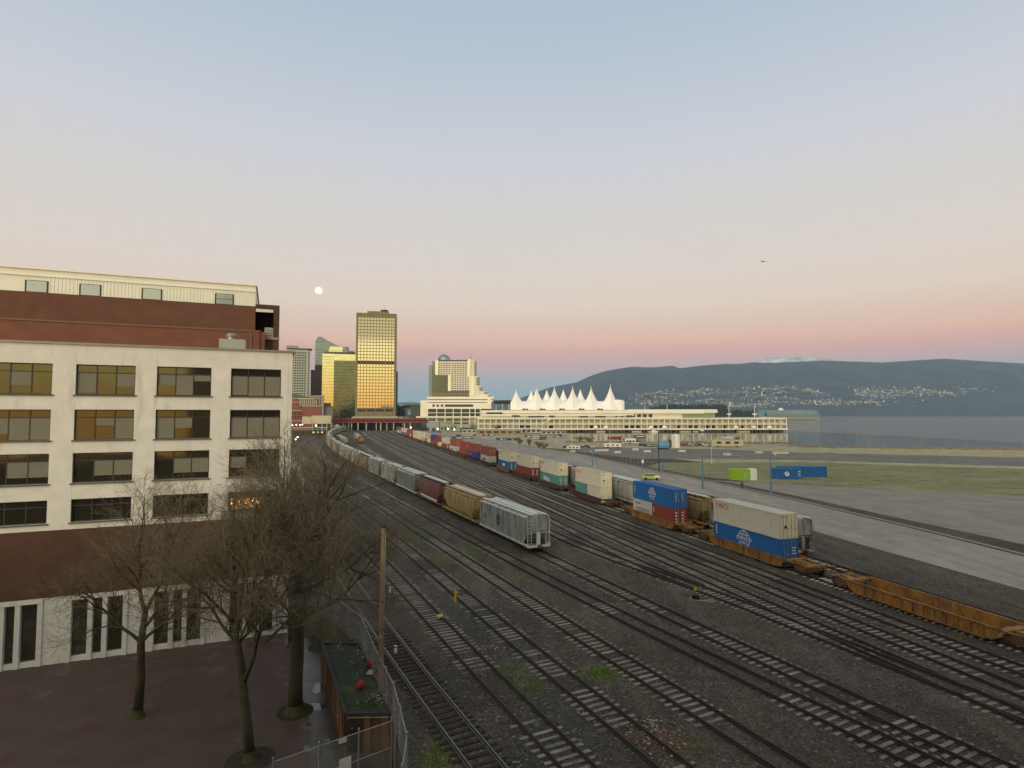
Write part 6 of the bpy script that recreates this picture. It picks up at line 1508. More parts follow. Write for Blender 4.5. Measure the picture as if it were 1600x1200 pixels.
# silo, tarp, helicopter, trailers at the shore
t = thing('silo', 'squat white cylindrical tank on the shore in front of the pier', 'tank', tuple(G(1056, 699.5)), 0); q = t.location.y / FPX
b = MB(); b.lathe([(6.2 * q, 0), (6.2 * q, 19 * q), (5.6 * q, 20 * q), (.1, 21 * q)], 24); b.build('shell', white_paint, t); b = MB(); b.tube([(-4 * q, -4.9 * q, 0), (-4 * q, -4.9 * q, 20 * q)], .12, 5); b.build('ladder', metal_grey, t)
t = thing('covered_boat', 'bright blue tarpaulin covered boat on the lot beside the white tank', 'boat', tuple(G(1036, 701.5)), R(-8)); q = t.location.y / FPX
b = MB(); b.exx([(-1.7, .5), (1.7, .5), (1.9, 1.5), (.9, 3.0), (0, 3.3), (-.9, 2.9), (-1.9, 1.5)], -9 * q, 8.5 * q); b.build('tarpaulin', M('blue_tarp', (.08, .24, .38), .55, .25, .8, bump=.4), t); b = MB(); b.exx([(-1.3, .1), (1.3, .1), (1.7, .5), (-1.7, .5)], -8 * q, 8 * q); b.build('hull', metal_dark, t)
t = thing('helicopter', 'grey and white helicopter parked on the shore pad', 'helicopter', tuple(G(1137, 690.5)), R(180)); q = t.location.y / FPX
b = MB(); b.tube([(-5.2, 0, 1.4), (-4.6, 0, 1.6), (-3.2, 0, 1.9), (-1, 0, 2.0), (1.2, 0, 2.1), (6.5, 0, 2.7)], [.2, .8, 1.25, 1.3, .8, .22], 14); b.build('fuselage', M('heli_white', (.50, .50, .50), .4, .1, 1), t)
b = MB(); b.tube([(.5, 0, 2.2), (6.2, 0, 2.72)], [.7, .26], 10); b.exy([(5.9, 2.6), (6.7, 2.7), (7.4, 4.5), (6.8, 4.5)], -.09, .09); b.build('tail_boom', M('heli_dark', (.09, .10, .14), .5), t)
b = MB(); b.cyl((-1, 0, 3.1), (-1, 0, 3.9), .14, 8); b.bar((-7, .0, 3.9), (5, 0, 3.9), .3, .06); b.bar((-1, -6, 3.92), (-1, 6, 3.92), .3, .06); b.build('rotor', metal_dark, t)
b = MB()
for y in (-1.1, 1.1): b.tube([(-3.4, y, .12), (1.5, y, .12)], .08, 5); b.tube([(-2.4, y, .12), (-2.4, y * .6, 1.0)], .06, 5); b.tube([(.5, y, .12), (.5, y * .6, 1.2)], .06, 5)
b.build('skid', metal_dark, t)
b = MB(); b.tube([(-5.3, 0, 1.55), (-4.5, 0, 1.95), (-3.1, 0, 2.35)], [.12, .7, 1.0], 12); b.build('windscreen', car_glass, t)
def trailer(label, px, py, L_, h, m, rz=0, nm='trailer'):
    t = thing(nm, label, nm.replace('_', ' '), tuple(G(px, py)), rz); b = MB(); b.box(-L_/2, L_/2, -1.3, 1.3, .5, h); b.box(-L_/2 - .05, L_/2 + .05, -1.35, 1.35, h, h + .12); b.build('body', m, t)
    for x in (-L_ * .3, L_ * .3): w = MB(); w.cyl((x, -1.2, .4), (x, 1.2, .4), .4, 10); w.build('wheel', tyre, t)
    for i in range(3): w = MB(); x = -L_ * .35 + i * L_ * .28; w.box(x, x + L_ * .14, -1.36, -1.31, h * .5, h * .8); w.build('window', far_win, t)
    return t
trailer('long cream trailer office on the shore below the helicopter', 1136, 698.5, 15, 3.4, M('cream_trailer', (.48, .45, .30), .7), R(-3)); trailer('white trailer left of the cream trailer office', 1121, 697, 5, 2.6, white_paint, R(-3))
t = thing('base_hut', 'hut with dark fascia and white band at the helicopter base', 'hut', tuple(G(1000, 691)), R(-4)); q = t.location.y / FPX
b = MB(); b.box(-9 * q, 8 * q, 0, 5, 0, 6.5 * q); b.build('wall', M('hut_grey', (.20, .21, .22), .7, .15, .4), t); b = MB(); b.box(-7 * q, 8.5 * q, -.5, 5.3, 7 * q, 10.5 * q); b.build('fascia', metal_dark, t); b = MB(); b.box(-5.5 * q, 6.5 * q, -.56, -.5, 8.3 * q, 9.3 * q); b.build('white_band', white_paint, t)
b = MB(); b.box(-5 * q, -2 * q, -.06, 0, 0, 4.5 * q); b.build('door', metal_dark, t)
trailer('white delivery van left of the helicopter base hut', 985, 693, 5.5, 2.6, white_paint, R(-4), 'van'); trailer('grey van parked at the edge of the helicopter base', 978, 691, 5.2, 2.5, metal_grey, R(-4), 'van'); trailer('red trailer at the left end of the helicopter base', 961, 688, 9, 2.2, M('red_trailer', (.28, .045, .04), .7), R(-2))
trailer('white box truck on the lot edge above the verge', 1158 - 201, 699.5, 8, 2.0, white_paint, R(-3), 'truck'); trailer('white flatbed truck with load beside the road verge', 896, 703, 6, 1.8, white_paint, R(-4), 'truck')
# boats at the floats
def boat(label, px, Y, L_, m):
    t = thing('motor_boat', label, 'boat', ((px - 800) * Y / FPX, Y, -1.75), 0); b = MB(); b.exy([(-L_/2, .9), (-L_/2 + .5, 0), (L_/2 - 1.5, 0), (L_/2, 1.2)], -1.2, 1.2); b.build('hull', m, t); b = MB(); b.exy([(-L_ * .3, .95), (L_ * .12, .95), (L_ * .02, 2.1), (-L_ * .28, 2.1)], -.9, .9); b.build('cabin', white_paint, t); return t
boat('white motor boat moored at the pier float left of the tank', 1022, 566, 8, white_paint); boat('dark hulled motor boat moored at the pier float right of the tank', 1098, 566, 9, metal_dark)
# bushes: bare twiggy shrubs on the verge
twig_b = M('shrub_twig', (.17, .115, .07), .9, .2, 2); twig_g = M('shrub_green', (.12, .115, .06), .9, .3, 1)
def shrub(label, px, py, h, r, n, m, seed, group='shrubs on the verge'):
    rr = random.Random(seed); t = thing('shrub', label, 'shrub', tuple(G(px, py)), 0, group); b = MB()
    for i in range(n):
        a = rr.uniform(0, 6.28); k = rr.uniform(.1, 1) ** .6; p1 = Vector((math.cos(a) * r * k * .4, math.sin(a) * r * k * .4, h * rr.uniform(.3, .6))); p2 = Vector((math.cos(a) * r * k, math.sin(a) * r * k, h * rr.uniform(.55, 1.0)))
        b.tube([(0, 0, 0), p1, p2], [.06, .035, .012], 3, cap=False)
        for q in range(5): p3 = p1.lerp(p2, rr.random()) + Vector((rr.uniform(-1, 1), rr.uniform(-1, 1), rr.uniform(0, 1))) * r * .35; b.tube([p1.lerp(p2, rr.random() * .7), p3], [.03, .012], 3, cap=False)
    b.build('branches', m, t); return t
for i, (px, py, h, r, m, lb) in enumerate([(827, 697, 4.2, 2.0, twig_b, 'reddish bare shrub on the verge below the short car row'), (842, 700, 3.2, 3.4, twig_g, 'wide olive shrub just right of the reddish bare one'), (850, 701, 2.6, 3.0, twig_g, 'low olive shrub next to the wide one on the verge'), (812, 694, 2.6, 2.4, twig_g, 'olive shrub between road and left car row'), (776, 676, 8, 4, twig_b, 'tall bare tree-like bush in front of the grey roofed building'), (739, 676, 9, 4.5, twig_b, 'tall bare bush left of the long grey roofed building'), (716, 684, 2.4, 3, twig_g, 'low dark shrub beside the far end of the road'), (1048, 699, 5, 2.2, twig_b, 'bare brown shrub touching the left of the white tank'), (1152, 696.5, 6, 2.2, twig_b, 'bare brown shrubs right of the cream trailer'), (906, 690, 3, 5, twig_g, 'low scrub on the shore at the left end of the water'), (920, 690.5, 2.6, 5, twig_b, 'low brown scrub on the shore beside the water')]):
    shrub(lb, px, py, h, r, 42, m, 100 + i)
# pale riprap and scrub along the shore line: uncountable
b = MB(); rr = random.Random(5)
for i in range(700):
    px = rr.uniform(885, 1650); py = 690.6 + (px - 1060) / 190 * 1.9 * (px > 1060) + rr.uniform(-.2, 1.6); 
    if px > 1250: py = 697.8 + (px - 1250) / 350 * 4.6 + rr.uniform(0, 1.4)
    g = G(px, py); s_ = rr.uniform(.3, 1.0); b.lathe([(s_, 0), (s_ * .7, s_ * .7), (.02, s_)], 5, (g.x, g.y, 0), a0=rr.random(), a1=rr.random() * 0 + 6.9)
o = b.build('shore_stones', M('shore_stone_pale', (.20, .17, .13), .9, .4, .4, rnd=.2)); o['kind'] = 'stuff'; tag(o, 'brown stones and scrub lining the shore of the inlet', 'stones')

kr = thing('terminal_roof', 'dark flat roof slab on thin posts between the hotel and the sails', 'canopy', (0, 640, 0), 0)
b = MB(); b.exx([(2, hzz(630.5)), (0, hzz(626.5)), (0, hzz(625.2)), (24, hzz(624.6)), (24, hzz(631))], hx_(772), hx_(802)); b.build('roof_slab', M('slab_dark', (.07, .06, .05), .6), kr)
for px in (775, 785, 795): c = MB(); c.cyl((hx_(px), 3, hzz(641)), (hx_(px), 3, hzz(630)), .3, 6); c.build('post', white_c, kr)
# ================================================================ FOREGROUND, LOWER LEFT
# plank-walled raised bed with moss, pole standing in it
pbx = [(-9.1, 32.5), (-6.70, 32.55), (-11.06, 42.15), (-13.6, 42.2)]
pb = thing('raised_bed', 'plank walled raised bed with mossy green top between alley and tracks', 'raised bed', (-9.1, 32.5, -2), 0)
loc = [(x + 9.1, y - 32.5) for x, y in pbx]
def moss_top():
    m = M('moss_bed', (.030, .040, .030), .95, .35, 1.2, bump=.6, bscale=14, dirt=((.055, .082, .016), .55, .5)); return m
b = MB(); n_ = 26; m_ = 60; vs = []; fs = []
for j in range(m_ + 1):
    for i in range(n_ + 1):
        s_, t_ = i / n_, j / m_; a = Vector(loc[0]).lerp(Vector(loc[1]), s_); c = Vector(loc[3]).lerp(Vector(loc[2]), s_); q = a.lerp(c, t_)
        vs.append((q.x, q.y, 1.99 + .09 * mnoise.noise(Vector((q.x * 1.3, q.y * 1.3, 3))) * min(1, 4 * min(s_, 1 - s_, t_, 1 - t_) + .15)))
for j in range(m_):
    for i in range(n_): k = j * (n_ + 1) + i; fs.append((k, k + 1, k + n_ + 2, k + n_ + 1))
b.add(vs, fs); b.build('moss_top', moss_top(), pb, smooth=True)
plank_ms = [sleeper_material('old_plank_' + n_k, d_k, p_k, .35, .7) for n_k, d_k, p_k in (('dark', (.022, .016, .012), (.06, .04, .028)), ('brown', (.045, .028, .018), (.12, .07, .042)), ('orange', (.07, .038, .022), (.20, .105, .055)))]
rp = random.Random(8)
def plank_wall(a, c, name):
    a, c = Vector((*a, 0)), Vector((*c, 0)); L_ = (c - a).length; d = (c - a) / L_; nrm_ = Vector((d.y, -d.x, 0)); b = MB(); x = 0
    while x < L_ - .02:
        w = min(rp.uniform(.13, .2), L_ - x); o_ = nrm_ * (rp.uniform(.0, .02) + .05); p0, p1 = a + d * (x + .006), a + d * (x + w - .006); h = 2.0 + rp.uniform(-.04, .03); k = nrm_ * .035
        vs = [p0 + o_, p1 + o_, p1 + o_ - k, p0 + o_ - k]; b.add([(v.x, v.y, 0) for v in vs] + [(v.x, v.y, h) for v in vs], [(0, 1, 5, 4), (1, 2, 6, 5), (2, 3, 7, 6), (3, 0, 4, 7), (4, 5, 6, 7)], rp.choice([0, 0, 1, 1, 2])); x += w
    b.build(name, plank_ms, pb)
plank_wall(loc[3], loc[0], 'plank_wall'); plank_wall(loc[0], loc[1], 'plank_wall')
b = MB()
for a, c in ((loc[3], loc[0]), (loc[0], loc[1]), (loc[3], loc[2])): b.bar((a[0], a[1], 2.06), (c[0], c[1], 2.06), .16, .12)
b.build('cap_beam', M('cap_beam_dark', (.028, .032, .030), .7, .2, 2), pb)
b = MB(); b.bar((loc[0][0] + .1, loc[0][1] - .12, 1.9), (loc[1][0], loc[1][1] - .12, 1.9), .05, .05); b.build('trim_strip', M('trim_pale', (.20, .17, .11), .8), pb)
ball_m = M('red_ball', (.22, .022, .02), .55, .15, 6)
for px, py, lb in ((578.5, 1043, 'red ball on the moss nearer the plastic litter'), (563, 1078, 'red ball lying alone on the moss')):
    g = G(px, py, .0); b = MB(); b.lathe([(.001, -.27)] + [(.27 * math.cos(t * math.pi / 8), .27 * math.sin(t * math.pi / 8)) for t in range(-3, 4)] + [(.001, .27)], 16)
    tag(b.build('ball', ball_m, None, (g.x, g.y, .29), smooth=True), lb, 'ball', 'red balls on the moss')
g = G(581, 1052, .05); b = MB(); b.add([(-.35, -.15, .02), (.05, -.28, .05), (.2, .05, .14), (-.2, .16, .18)], [(0, 1, 2, 3)]); b.add([(-.35, -.15, .0), (.05, -.28, .03), (.2, .05, .12), (-.2, .16, .16)], [(3, 2, 1, 0)]); tag(b.build('cardboard', M('card_pale', (.34, .27, .24), .8), None, tuple(g)), 'crumpled pale card lying on the moss by the pole', 'litter')
g = G(585, 1047, .05); b = MB(); b.lathe([(.3, 0), (.34, .12), (.2, .25), (.02, .3)], 7); tag(b.build('bin_bag', M('bag_black', (.015, .015, .018), .35), None, tuple(g)), 'small black bag beside the pale card on the moss', 'bag')
# leaves and debris on the bed and near the tracks
def debris(name, label, spots, cols, seed, z=.03):
    rr = random.Random(seed); b = MB()
    for (px, py, rx, ry, n, s0) in spots:
        g = G(px, py, 0)
        for _ in range(n):
            x, y, s_, a = g.x + rr.gauss(0, rx), g.y + rr.gauss(0, ry), s0 * rr.uniform(.5, 1.4), rr.uniform(0, 6.28); dx, dy = math.cos(a) * s_, math.sin(a) * s_; zz_ = z + rr.uniform(0, .03)
            b.add([(x - dx, y - dy, zz_), (x + dy * .5, y - dx * .5, zz_ + rr.uniform(0, s_ * .5)), (x + dx, y + dy, zz_), (x - dy * .5, y + dx * .5, zz_ + rr.uniform(0, s_ * .5))], [(0, 1, 2, 3)], rr.randrange(len(cols)))
    o = b.build(name, cols); o['kind'] = 'stuff'; tag(o, label, 'debris')
lf = [M('leaf_red', (.13, .03, .022), .8, .3, 5), M('leaf_brown', (.12, .075, .04), .85, .3, 5), M('litter_pale', (.40, .38, .34), .8, .1, 5)]
debris('fallen_leaves', 'red and brown fallen leaves along the right edge of the raised bed', [(571, 1012, .25, 1.2, 160, .07), (600, 1093, .5, .5, 140, .06), (535, 1010, .5, 1.0, 60, .06), (555, 1040, .6, 1.2, 40, .05)], lf, 3, .08)
debris('track_debris', 'pale litter and broken stone scattered beside the rails in the foreground', [(1020, 1145, .7, .9, 240, .09), (765, 1012, 1.2, .5, 80, .08), (850, 985, 14, 14, 130, .05), (1000, 1060, 10, 8, 130, .05), (800, 1120, 6, 5, 90, .05), (1130, 960, 8, 8, 80, .05), (650, 975, 4, 6, 60, .05)], [lf[1], lf[2], M('stone_grey', (.25, .24, .22), .9), lf[1]], 6, .02)
grass_b = M('weed_blade', (.085, .12, .028), .9, .3, 3)
rr = random.Random(15); b = MB()
for (px, py, rx, ry, n) in [(942, 1052, 1.1, .8, 420), (680, 1192, .5, 2.0, 420), (800, 1045, .9, 1.0, 160), (832, 1078, .7, 1.0, 160), (640, 835, 2, 4, 200), (705, 868, 2.5, 3, 260), (978, 1006, .25, .2, 30), (590, 1110, .3, .4, 60), (575, 1100, .9, .5, 400), (1085, 1175, .9, 1.0, 120)]:
    g = G(px, py)
    for _ in range(n):
        x, y, h, a = g.x + rr.gauss(0, rx * .6), g.y + rr.gauss(0, ry * .6), rr.uniform(.05, .2), rr.uniform(0, 6.28); dx, dy = math.cos(a) * .02, math.sin(a) * .02; ox, oy = rr.uniform(-.09, .09), rr.uniform(-.09, .09)
        b.add([(x - dx, y - dy, .0), (x + dx, y + dy, .0), (x + ox, y + oy, h)], [(0, 1, 2)])
o = b.build('weeds', grass_b); o['kind'] = 'stuff'; tag(o, 'tufts of green weeds and moss between the tracks', 'weeds')

# utility pole
g = G(595, 1078); ph = h_at(822, g.y) + .02
up = thing('utility_pole', 'tall weathered wooden utility pole standing beside the polished track', 'utility pole', (g.x, g.y, -.3), 0)
wood_p = M('pole_wood', (.19, .15, .105), .9, .3, 1.0, dirt=((.075, .055, .04), 1.4, .55, (1, 1, .12)), stretch=(6, 6, .4), bump=.3)
b = MB(); b.tube([(0, 0, 0), (.0, 0, ph * .5), (.06, 0, ph + .3)], [.175, .155, .135], 14); b.build('shaft', wood_p, up)
b = MB(); b.lathe([(.15, 0), (.15, .16), (.06, .2), (.001, .2)], 12, (.06, 0, ph + .26)); b.build('pole_cap', M('cap_dark', (.03, .03, .03), .6), up)
b = MB(); b.bar((.06, -.1, ph - .05), (-.42, -.1, ph - .45), .05, .05); b.build('bracket', metal_dark, up)
b = MB(); b.tube([(-.42, -.1, ph - .4), (-.42, -.1, ph - .65), (-.44, -.1, ph - 1.25)], [.03, .05, .04], 8); b.build('insulator', metal_dark, up)
b = MB(); b.tube([(.17, -.06, .3), (.15, -.06, ph * .5), (.2, -.05, ph - .1)], .018, 5); b.build('conduit', metal_grey, up)
for z in (1.6, 3.6, 5.2): b = MB(); b.lathe([(.178 - z * .0035, -.03), (.178 - z * .0035, .03)], 12, (.0 + .004 * z, 0, z + .3)); b.build('steel_band', metal_dark, up)
b = MB(); b.box(-.07, .07, -.17, -.13, 3.35, 3.6); b.build('number_plate', metal_grey, up)

# chain link fences
def chain_fence(label, pts, z0, z1, mat, sp=2.4, rails=(1.0,), mesh_step=.16, lean=0, extra_tall=None, nm='chain_link_fence'):
    t = thing(nm, label, 'fence', (pts[0][0], pts[0][1], z0), 0); o = Vector((pts[0][0], pts[0][1])); H_ = z1 - z0; spots = []; w = MB(); ch = MB()
    for a, c in zip(pts, pts[1:]):
        a, c = Vector(a) - o, Vector(c) - o; L_ = (c - a).length; n = max(1, round(L_ / sp)); d = (c - a) / L_
        for i in range(n + (1 if c == Vector(pts[-1]) - o else 0)): q = a.lerp(c, i / n); spots.append((q.x, q.y, 0))
        for rz_ in rails: w.tube([(a.x, a.y, H_ * rz_ - .05), (c.x, c.y, H_ * rz_ - .05)], .024, 6)
        k = 0
        while k < L_ + H_:
            for sg in (1, -1):
                x0, x1 = (k - H_, k) if sg > 0 else (k, k - H_)
                za, zb_ = 0, H_ - .06
                def cl_(x0, z0_, x1, z1_):
                    if x0 > x1: x0, z0_, x1, z1_ = x1, z1_, x0, z0_
                    if x1 <= 0 or x0 >= L_: return None
                    f = lambda x: z0_ + (z1_ - z0_) * (x - x0) / (x1 - x0)
                    xa, xb = max(0, x0), min(L_, x1); return xa, f(xa), xb, f(xb)
                r_ = cl_(x0, za, x1, zb_)
                if r_: pa, pc = a + d * r_[0], a + d * r_[2]; ch.tube([(pa.x, pa.y, r_[1]), (pc.x, pc.y, r_[3])], .0035, 3, cap=False)
            k += mesh_step
    b = MB(); b.cyl((0, 0, 0), (0, 0, H_ + .12), .036, 8); b.lathe([(.05, H_ + .1), (.04, H_ + .16), (.005, H_ + .18)], 8); me = bpy.data.meshes.new('post'); me.from_pydata(b.v, [], b.f); me.materials.append(mat); me.update()
    copies('post', me, t, spots); w.build('rail', mat, t); ch.build('chain_mesh', M('mesh_wire', (.22, .23, .23), .5, .1, 4, metal=.5), t); return t
fL, fR = Vector((-10.85, 27.0)), Vector((-6.2, 30.5))
gate = chain_fence('galvanised chain link gate fence with three rails across the alley end, carrying a white sign', [tuple(fL), tuple(fL.lerp(fR, .36)), tuple(fL.lerp(fR, .70)), tuple(fR)], -2, .75, galv, 3.0, (1.0, .52, .08))
sg = thing('blank_sign', 'blank white rectangular sign wired onto the chain link gate', 'sign', (*fL.lerp(fR, .58), -.75), math.atan2(3.5, 4.65)); b = MB(); b.box(-.30, .30, -.06, -.045, -.55, .5); b.build('panel', M('sign_white', (.62, .64, .62), .5, .03, 1), sg); b = MB(); b.box(-.02, .02, -.044, -.02, -.6, 1.0); b.build('strap', metal_grey, sg)
tb_ = thing('small_plate', 'small pale plate on the top rail of the chain link gate', 'sign', (*fL.lerp(fR, .555), .66), math.atan2(3.5, 4.65)); b = MB(); b.box(-.2, .2, -.05, -.04, -.17, .09); b.build('panel', M('plate_pale', (.5, .5, .46), .6), tb_)
gp = thing('gate_post', 'pair of tall braced steel gate posts at the corner of the raised bed', 'gate post', (-6.0, 30.55, -2), .4); b = MB()
for x in (0, .28): b.cyl((x, 0, 0), (x, 0, 3.3), .05, 8)
b.build('post', galv, gp); b = MB()
for k in range(7): b.bar((0, 0, .4 + k * .42), (.28, 0, .4 + k * .42), .03, .03)
b.build('rung', galv, gp)
chain_fence('chain link fence along the track side of the raised bed and alley', [(-4.3, 22.0), (-4.75, 26.9), (-6.35, 31.8), (-8.75, 37.2), (-10.85, 42.3), (-13.9, 46.4), (-17.2, 50.6)], 0, 1.95, galv, 2.35, (1.0,), .22)
# equipment box behind the gate
ub_ = thing('equipment_box', 'white equipment trailer with a yellow perforated end behind the gate', 'trailer', (-9.8, 27.45, -2), R(12)); b = MB(); b.box(-.55, .95, -.3, .6, .45, 1.15); b.build('body', white_paint, ub_); b = MB(); b.box(-1.25, -.56, -.3, .6, .45, 1.2); b.build('yellow_end', M('safety_yellow', (.45, .38, .05), .6, .25, 9), ub_)
b = MB(); b.box(-.5, .9, -.34, -.302, .95, 1.05); b.build('dark_trim', metal_dark, ub_)
for x in (-.8, .6): w = MB(); w.cyl((x, -.25, .3), (x, .55, .3), .3, 12); w.build('wheel', tyre, ub_)
# yellow markers
mk_y = M('marker_yellow', (.50, .34, .02), .6, .12, 2)
g = G(713, 960); t = thing('track_marker', 'yellow blade marker on a thin stake between two tracks', 'marker post', tuple(g), 0); b = MB(); b.tube([(0, 0, 0), (-.08, 0, 2.0)], .022, 6); b.build('stake', metal_grey, t); b = MB(); b.box(-.17, -.0, -.03, .03, .95, 1.98); b.box(-.16, .16, -.035, .035, 1.72, 1.82); b.build('blade', mk_y, t)
g = G(687, 968); t = thing('derail_block', 'small pale yellow derail block sitting on a rail', 'derail', tuple(g), R(28)); b = MB(); b.exx([(-.2, .1), (.25, .1), (.22, .3), (.0, .42), (-.18, .3)], -.22, .22); b.build('block', M('derail_yellow', (.46, .36, .13), .7), t); b = MB(); b.box(-.1, .1, -.32, -.2, .08, .2); b.build('hinge', metal_dark, t)
g = G(1087, 937); t = thing('switch_stand', 'low switch stand with small yellow target beside the turnout', 'switch stand', tuple(g), R(-18)); b = MB(); b.box(-.3, .3, -.2, .2, .08, .38); b.bar((-.5, .1, .2), (-1.2, .1, .3), .06, .06); b.build('base', black, t); b = MB(); b.cyl((0, 0, .38), (0, 0, 1.0), .03, 6); b.build('mast', metal_dark, t); b = MB(); b.box(-.02, .02, -.16, .16, .75, 1.05); b.box(-.14, .14, -.02, .02, .8, 1.0); b.build('target', mk_y, t)
b = MB(); b.box(-.6, 1.6, -.35, -.12, .0, .06); b.box(-.6, 1.6, .12, .35, .0, .06); b.build('head_tie', sleeper_m, t); b = MB(); b.bar((.3, 0, .12), (1.9, .5, .1), .04, .04); b.build('throw_rod', metal_dark, t)
for px, py, lb in ((609, 926, 'short white stake between the rails right of the utility pole top'), (618, 1020, 'short white stake inside the polished track right of the utility pole')):
    g = G(px, py); t = thing('white_stake', lb, 'stake', tuple(g), 0); b = MB(); b.box(-.09, .09, -.05, .05, 0, .5); b.build('board', white_paint, t); b = MB(); b.box(-.095, .095, -.052, -.048, .36, .44); b.build('band', metal_dark, t)
# curved wall and canopy by the building corner
t = thing('ramp_wall', 'curved pale concrete ramp wall just right of the white building', 'wall', (0, 0, 0), 0); b = MB(); cpts = [G(x, y) for x, y in [(449, 725), (457, 730), (465, 738), (471, 748), (474, 760), (473, 772)]]
for a, c in zip(cpts, cpts[1:]): b.bar((a.x, a.y, .9), (c.x, c.y, .9), .3, 1.8)
b.build('wall', M('ramp_concrete', (.33, .31, .26), .85, .15, .5), t); b = MB()
for a, c in zip(cpts, cpts[1:]): b.tube([(a.x, a.y, 2.3), (c.x, c.y, 2.3)], .05, 5); b.tube([(a.x, a.y, 1.8), (a.x, a.y, 2.3)], .04, 5)
b.build('handrail', galv, t)

# ---- bare street trees ---------------------------------------------------------
bark_m = M('mossy_bark', (.052, .047, .027), .95, .4, 2.2, bump=.8, bscale=6, dirt=((.062, .07, .02), .9, .5)); twig_m = M('bare_twig', (.125, .108, .074), .9, .25, 1.5)
def tree(label, base, trunk_pts, rads, seed, limbs, crown_r, n1=5, reach=1.0):
    rr = random.Random(seed); t = thing('bare_tree', label, 'tree', tuple(base), 0, 'bare street trees'); tk = MB(); tw = MB()
    tk.tube(trunk_pts, rads, 12)
    tk.lathe([(rads[0] * 1.7, -.05), (rads[0] * 1.25, .18), (rads[0] * 1.0, .5)], 12)
    def wander(p, d, L_, r0, r1, nseg, up_k, jit):
        pts = [p]; rs_ = [r0]
        for i in range(nseg):
            d = (d + Vector((rr.uniform(-1, 1), rr.uniform(-1, 1), rr.uniform(-1, 1))) * jit + Vector((0, 0, up_k))).normalized(); p = p + d * (L_ / nseg); pts.append(p); rs_.append(r0 + (r1 - r0) * (i + 1) / nseg)
        return pts, rs_
    def side(d, ang):
        a = d.orthogonal().normalized(); a.rotate(Matrix.Rotation(rr.uniform(0, 6.28), 3, d)); return (d * math.cos(ang) + a * math.sin(ang)).normalized()
    def grow(p, d, L_, r, lv):
        nseg = 6 if lv == 1 else 4 if lv <= 3 else 2
        pts, rs_ = wander(p, d, L_, r, r * .45, nseg, [0, .05, .07, .06, .05, .03][lv], [0, .20, .22, .25, .28, .3][lv])
        (tk if lv <= 2 else tw).tube(pts, rs_, 7 if lv <= 1 else 5 if lv == 2 else 3, cap=lv <= 2)
        if lv >= 5: return
        n = [0, 7, 6, 4, 4, 0][lv]
        for i in range(n):
            f = (i + rr.uniform(.3, 1.0)) / n * .8 + .2; k = min(int(f * nseg), nseg - 1); q = pts[k].lerp(pts[k + 1], f * nseg - k); dd = (pts[k + 1] - pts[k]).normalized()
            grow(q, side(dd, R(rr.uniform(28, 62))), L_ * rr.uniform(.44, .70), max(.0075, r * rr.uniform(.42, .60) * (1 - f * .3)), lv + 1)
        grow(pts[-1], (pts[-1] - pts[-2]).normalized(), L_ * .5, max(.006, r * .42), lv + 1)
    for (p, d, L_, r) in limbs: grow(Vector(p), Vector(d).normalized(), L_, r, 1)
    tk.build('trunk', bark_m, t, smooth=True); tw.build('twigs', twig_m, t)
    return t
def px_path(base, pts, Y):
    return [tuple(P(x, y, Y + dy) - base) for x, y, dy in pts]
bA = G(391, 1187, -2); YA_ = bA.y
pa = px_path(bA, [(391, 1187, 0), (386, 1130, 0), (380, 1080, 0), (378, 1045, .1), (371, 1005, .2), (366, 975, .2)], YA_); pa[0] = (0, 0, 0)
fork = px_path(bA, [(381, 1065, 0), (398, 1035, -.3), (412, 1005, -.5), (428, 982, -.6)], YA_)
tree('mossy bare tree nearest the viewer, forked low, at the lower left of the pavement', bA, pa, [.27, .25, .23, .2, .17, .15], 11,
     [(fork[0], Vector(fork[1]) - Vector(fork[0]), 4.6, .14), (pa[-1], (-.25, .2, 1), 4.6, .13), (pa[-2], (-.8, .3, .7), 4.0, .10), (pa[-1], (.45, .35, 1), 4.8, .12), (pa[-2], (.5, -.6, .6), 3.4, .08), (pa[-1], (-.6, -.3, .8), 3.8, .09), (pa[-1], (.1, .6, 1), 5.0, .11), (fork[2], (.8, .3, .7), 3.6, .08), (pa[-2], (.7, .5, .8), 4.6, .09)], 4)
bB = G(461, 1112, -2); YB_ = bB.y
pb_ = px_path(bB, [(461, 1112, 0), (462, 1065, 0), (465, 1015, 0), (466, 970, .2), (458, 930, .3), (455, 890, .4)], YB_); pb_[0] = (0, 0, 0)
tree('thick trunked bare tree beside the alley with its crown over the tracks', bB, pb_, [.46, .42, .40, .34, .26, .2], 29,
     [(pb_[-1], (-.22, .3, 1), 5.4, .14), (pb_[-1], (.38, .2, 1), 5.2, .15), (pb_[-2], (.85, .1, .55), 5.0, .14), (pb_[-3], (.95, .25, .22), 4.8, .12), (pb_[-3], (-.8, .2, .5), 4.2, .11), (pb_[-2], (.55, .7, .7), 4.6, .12), (pb_[-2], (-.5, -.5, .75), 4.2, .11), (pb_[-1], (.1, -.5, 1), 4.6, .11), (pb_[-2], (.7, -.4, .8), 4.6, .11), (pb_[-1], (.75, .4, .75), 5.2, .12), (pb_[-2], (-.2, .8, .7), 4.8, .11), (pb_[-3], (.4, -.8, .4), 3.8, .09)], 5)
bC = G(455, 1010, -2); pc_ = px_path(bC, [(455, 1010, 0), (455, 960, 0), (458, 915, 0), (456, 870, .1)], bC.y); pc_[0] = (0, 0, 0)
tree('bare tree farther back in front of the white building corner', bC, pc_, [.26, .23, .19, .15], 43,
     [(pc_[-1], (-.12, .1, 1), 5.6, .12), (pc_[-1], (.5, .1, .9), 5.0, .11), (pc_[-2], (-.8, .0, .7), 4.6, .10), (pc_[-2], (.9, -.1, .5), 4.6, .10), (pc_[-1], (-.5, -.3, .8), 4.6, .10), (pc_[-2], (.3, .6, .8), 4.2, .09)], 5)
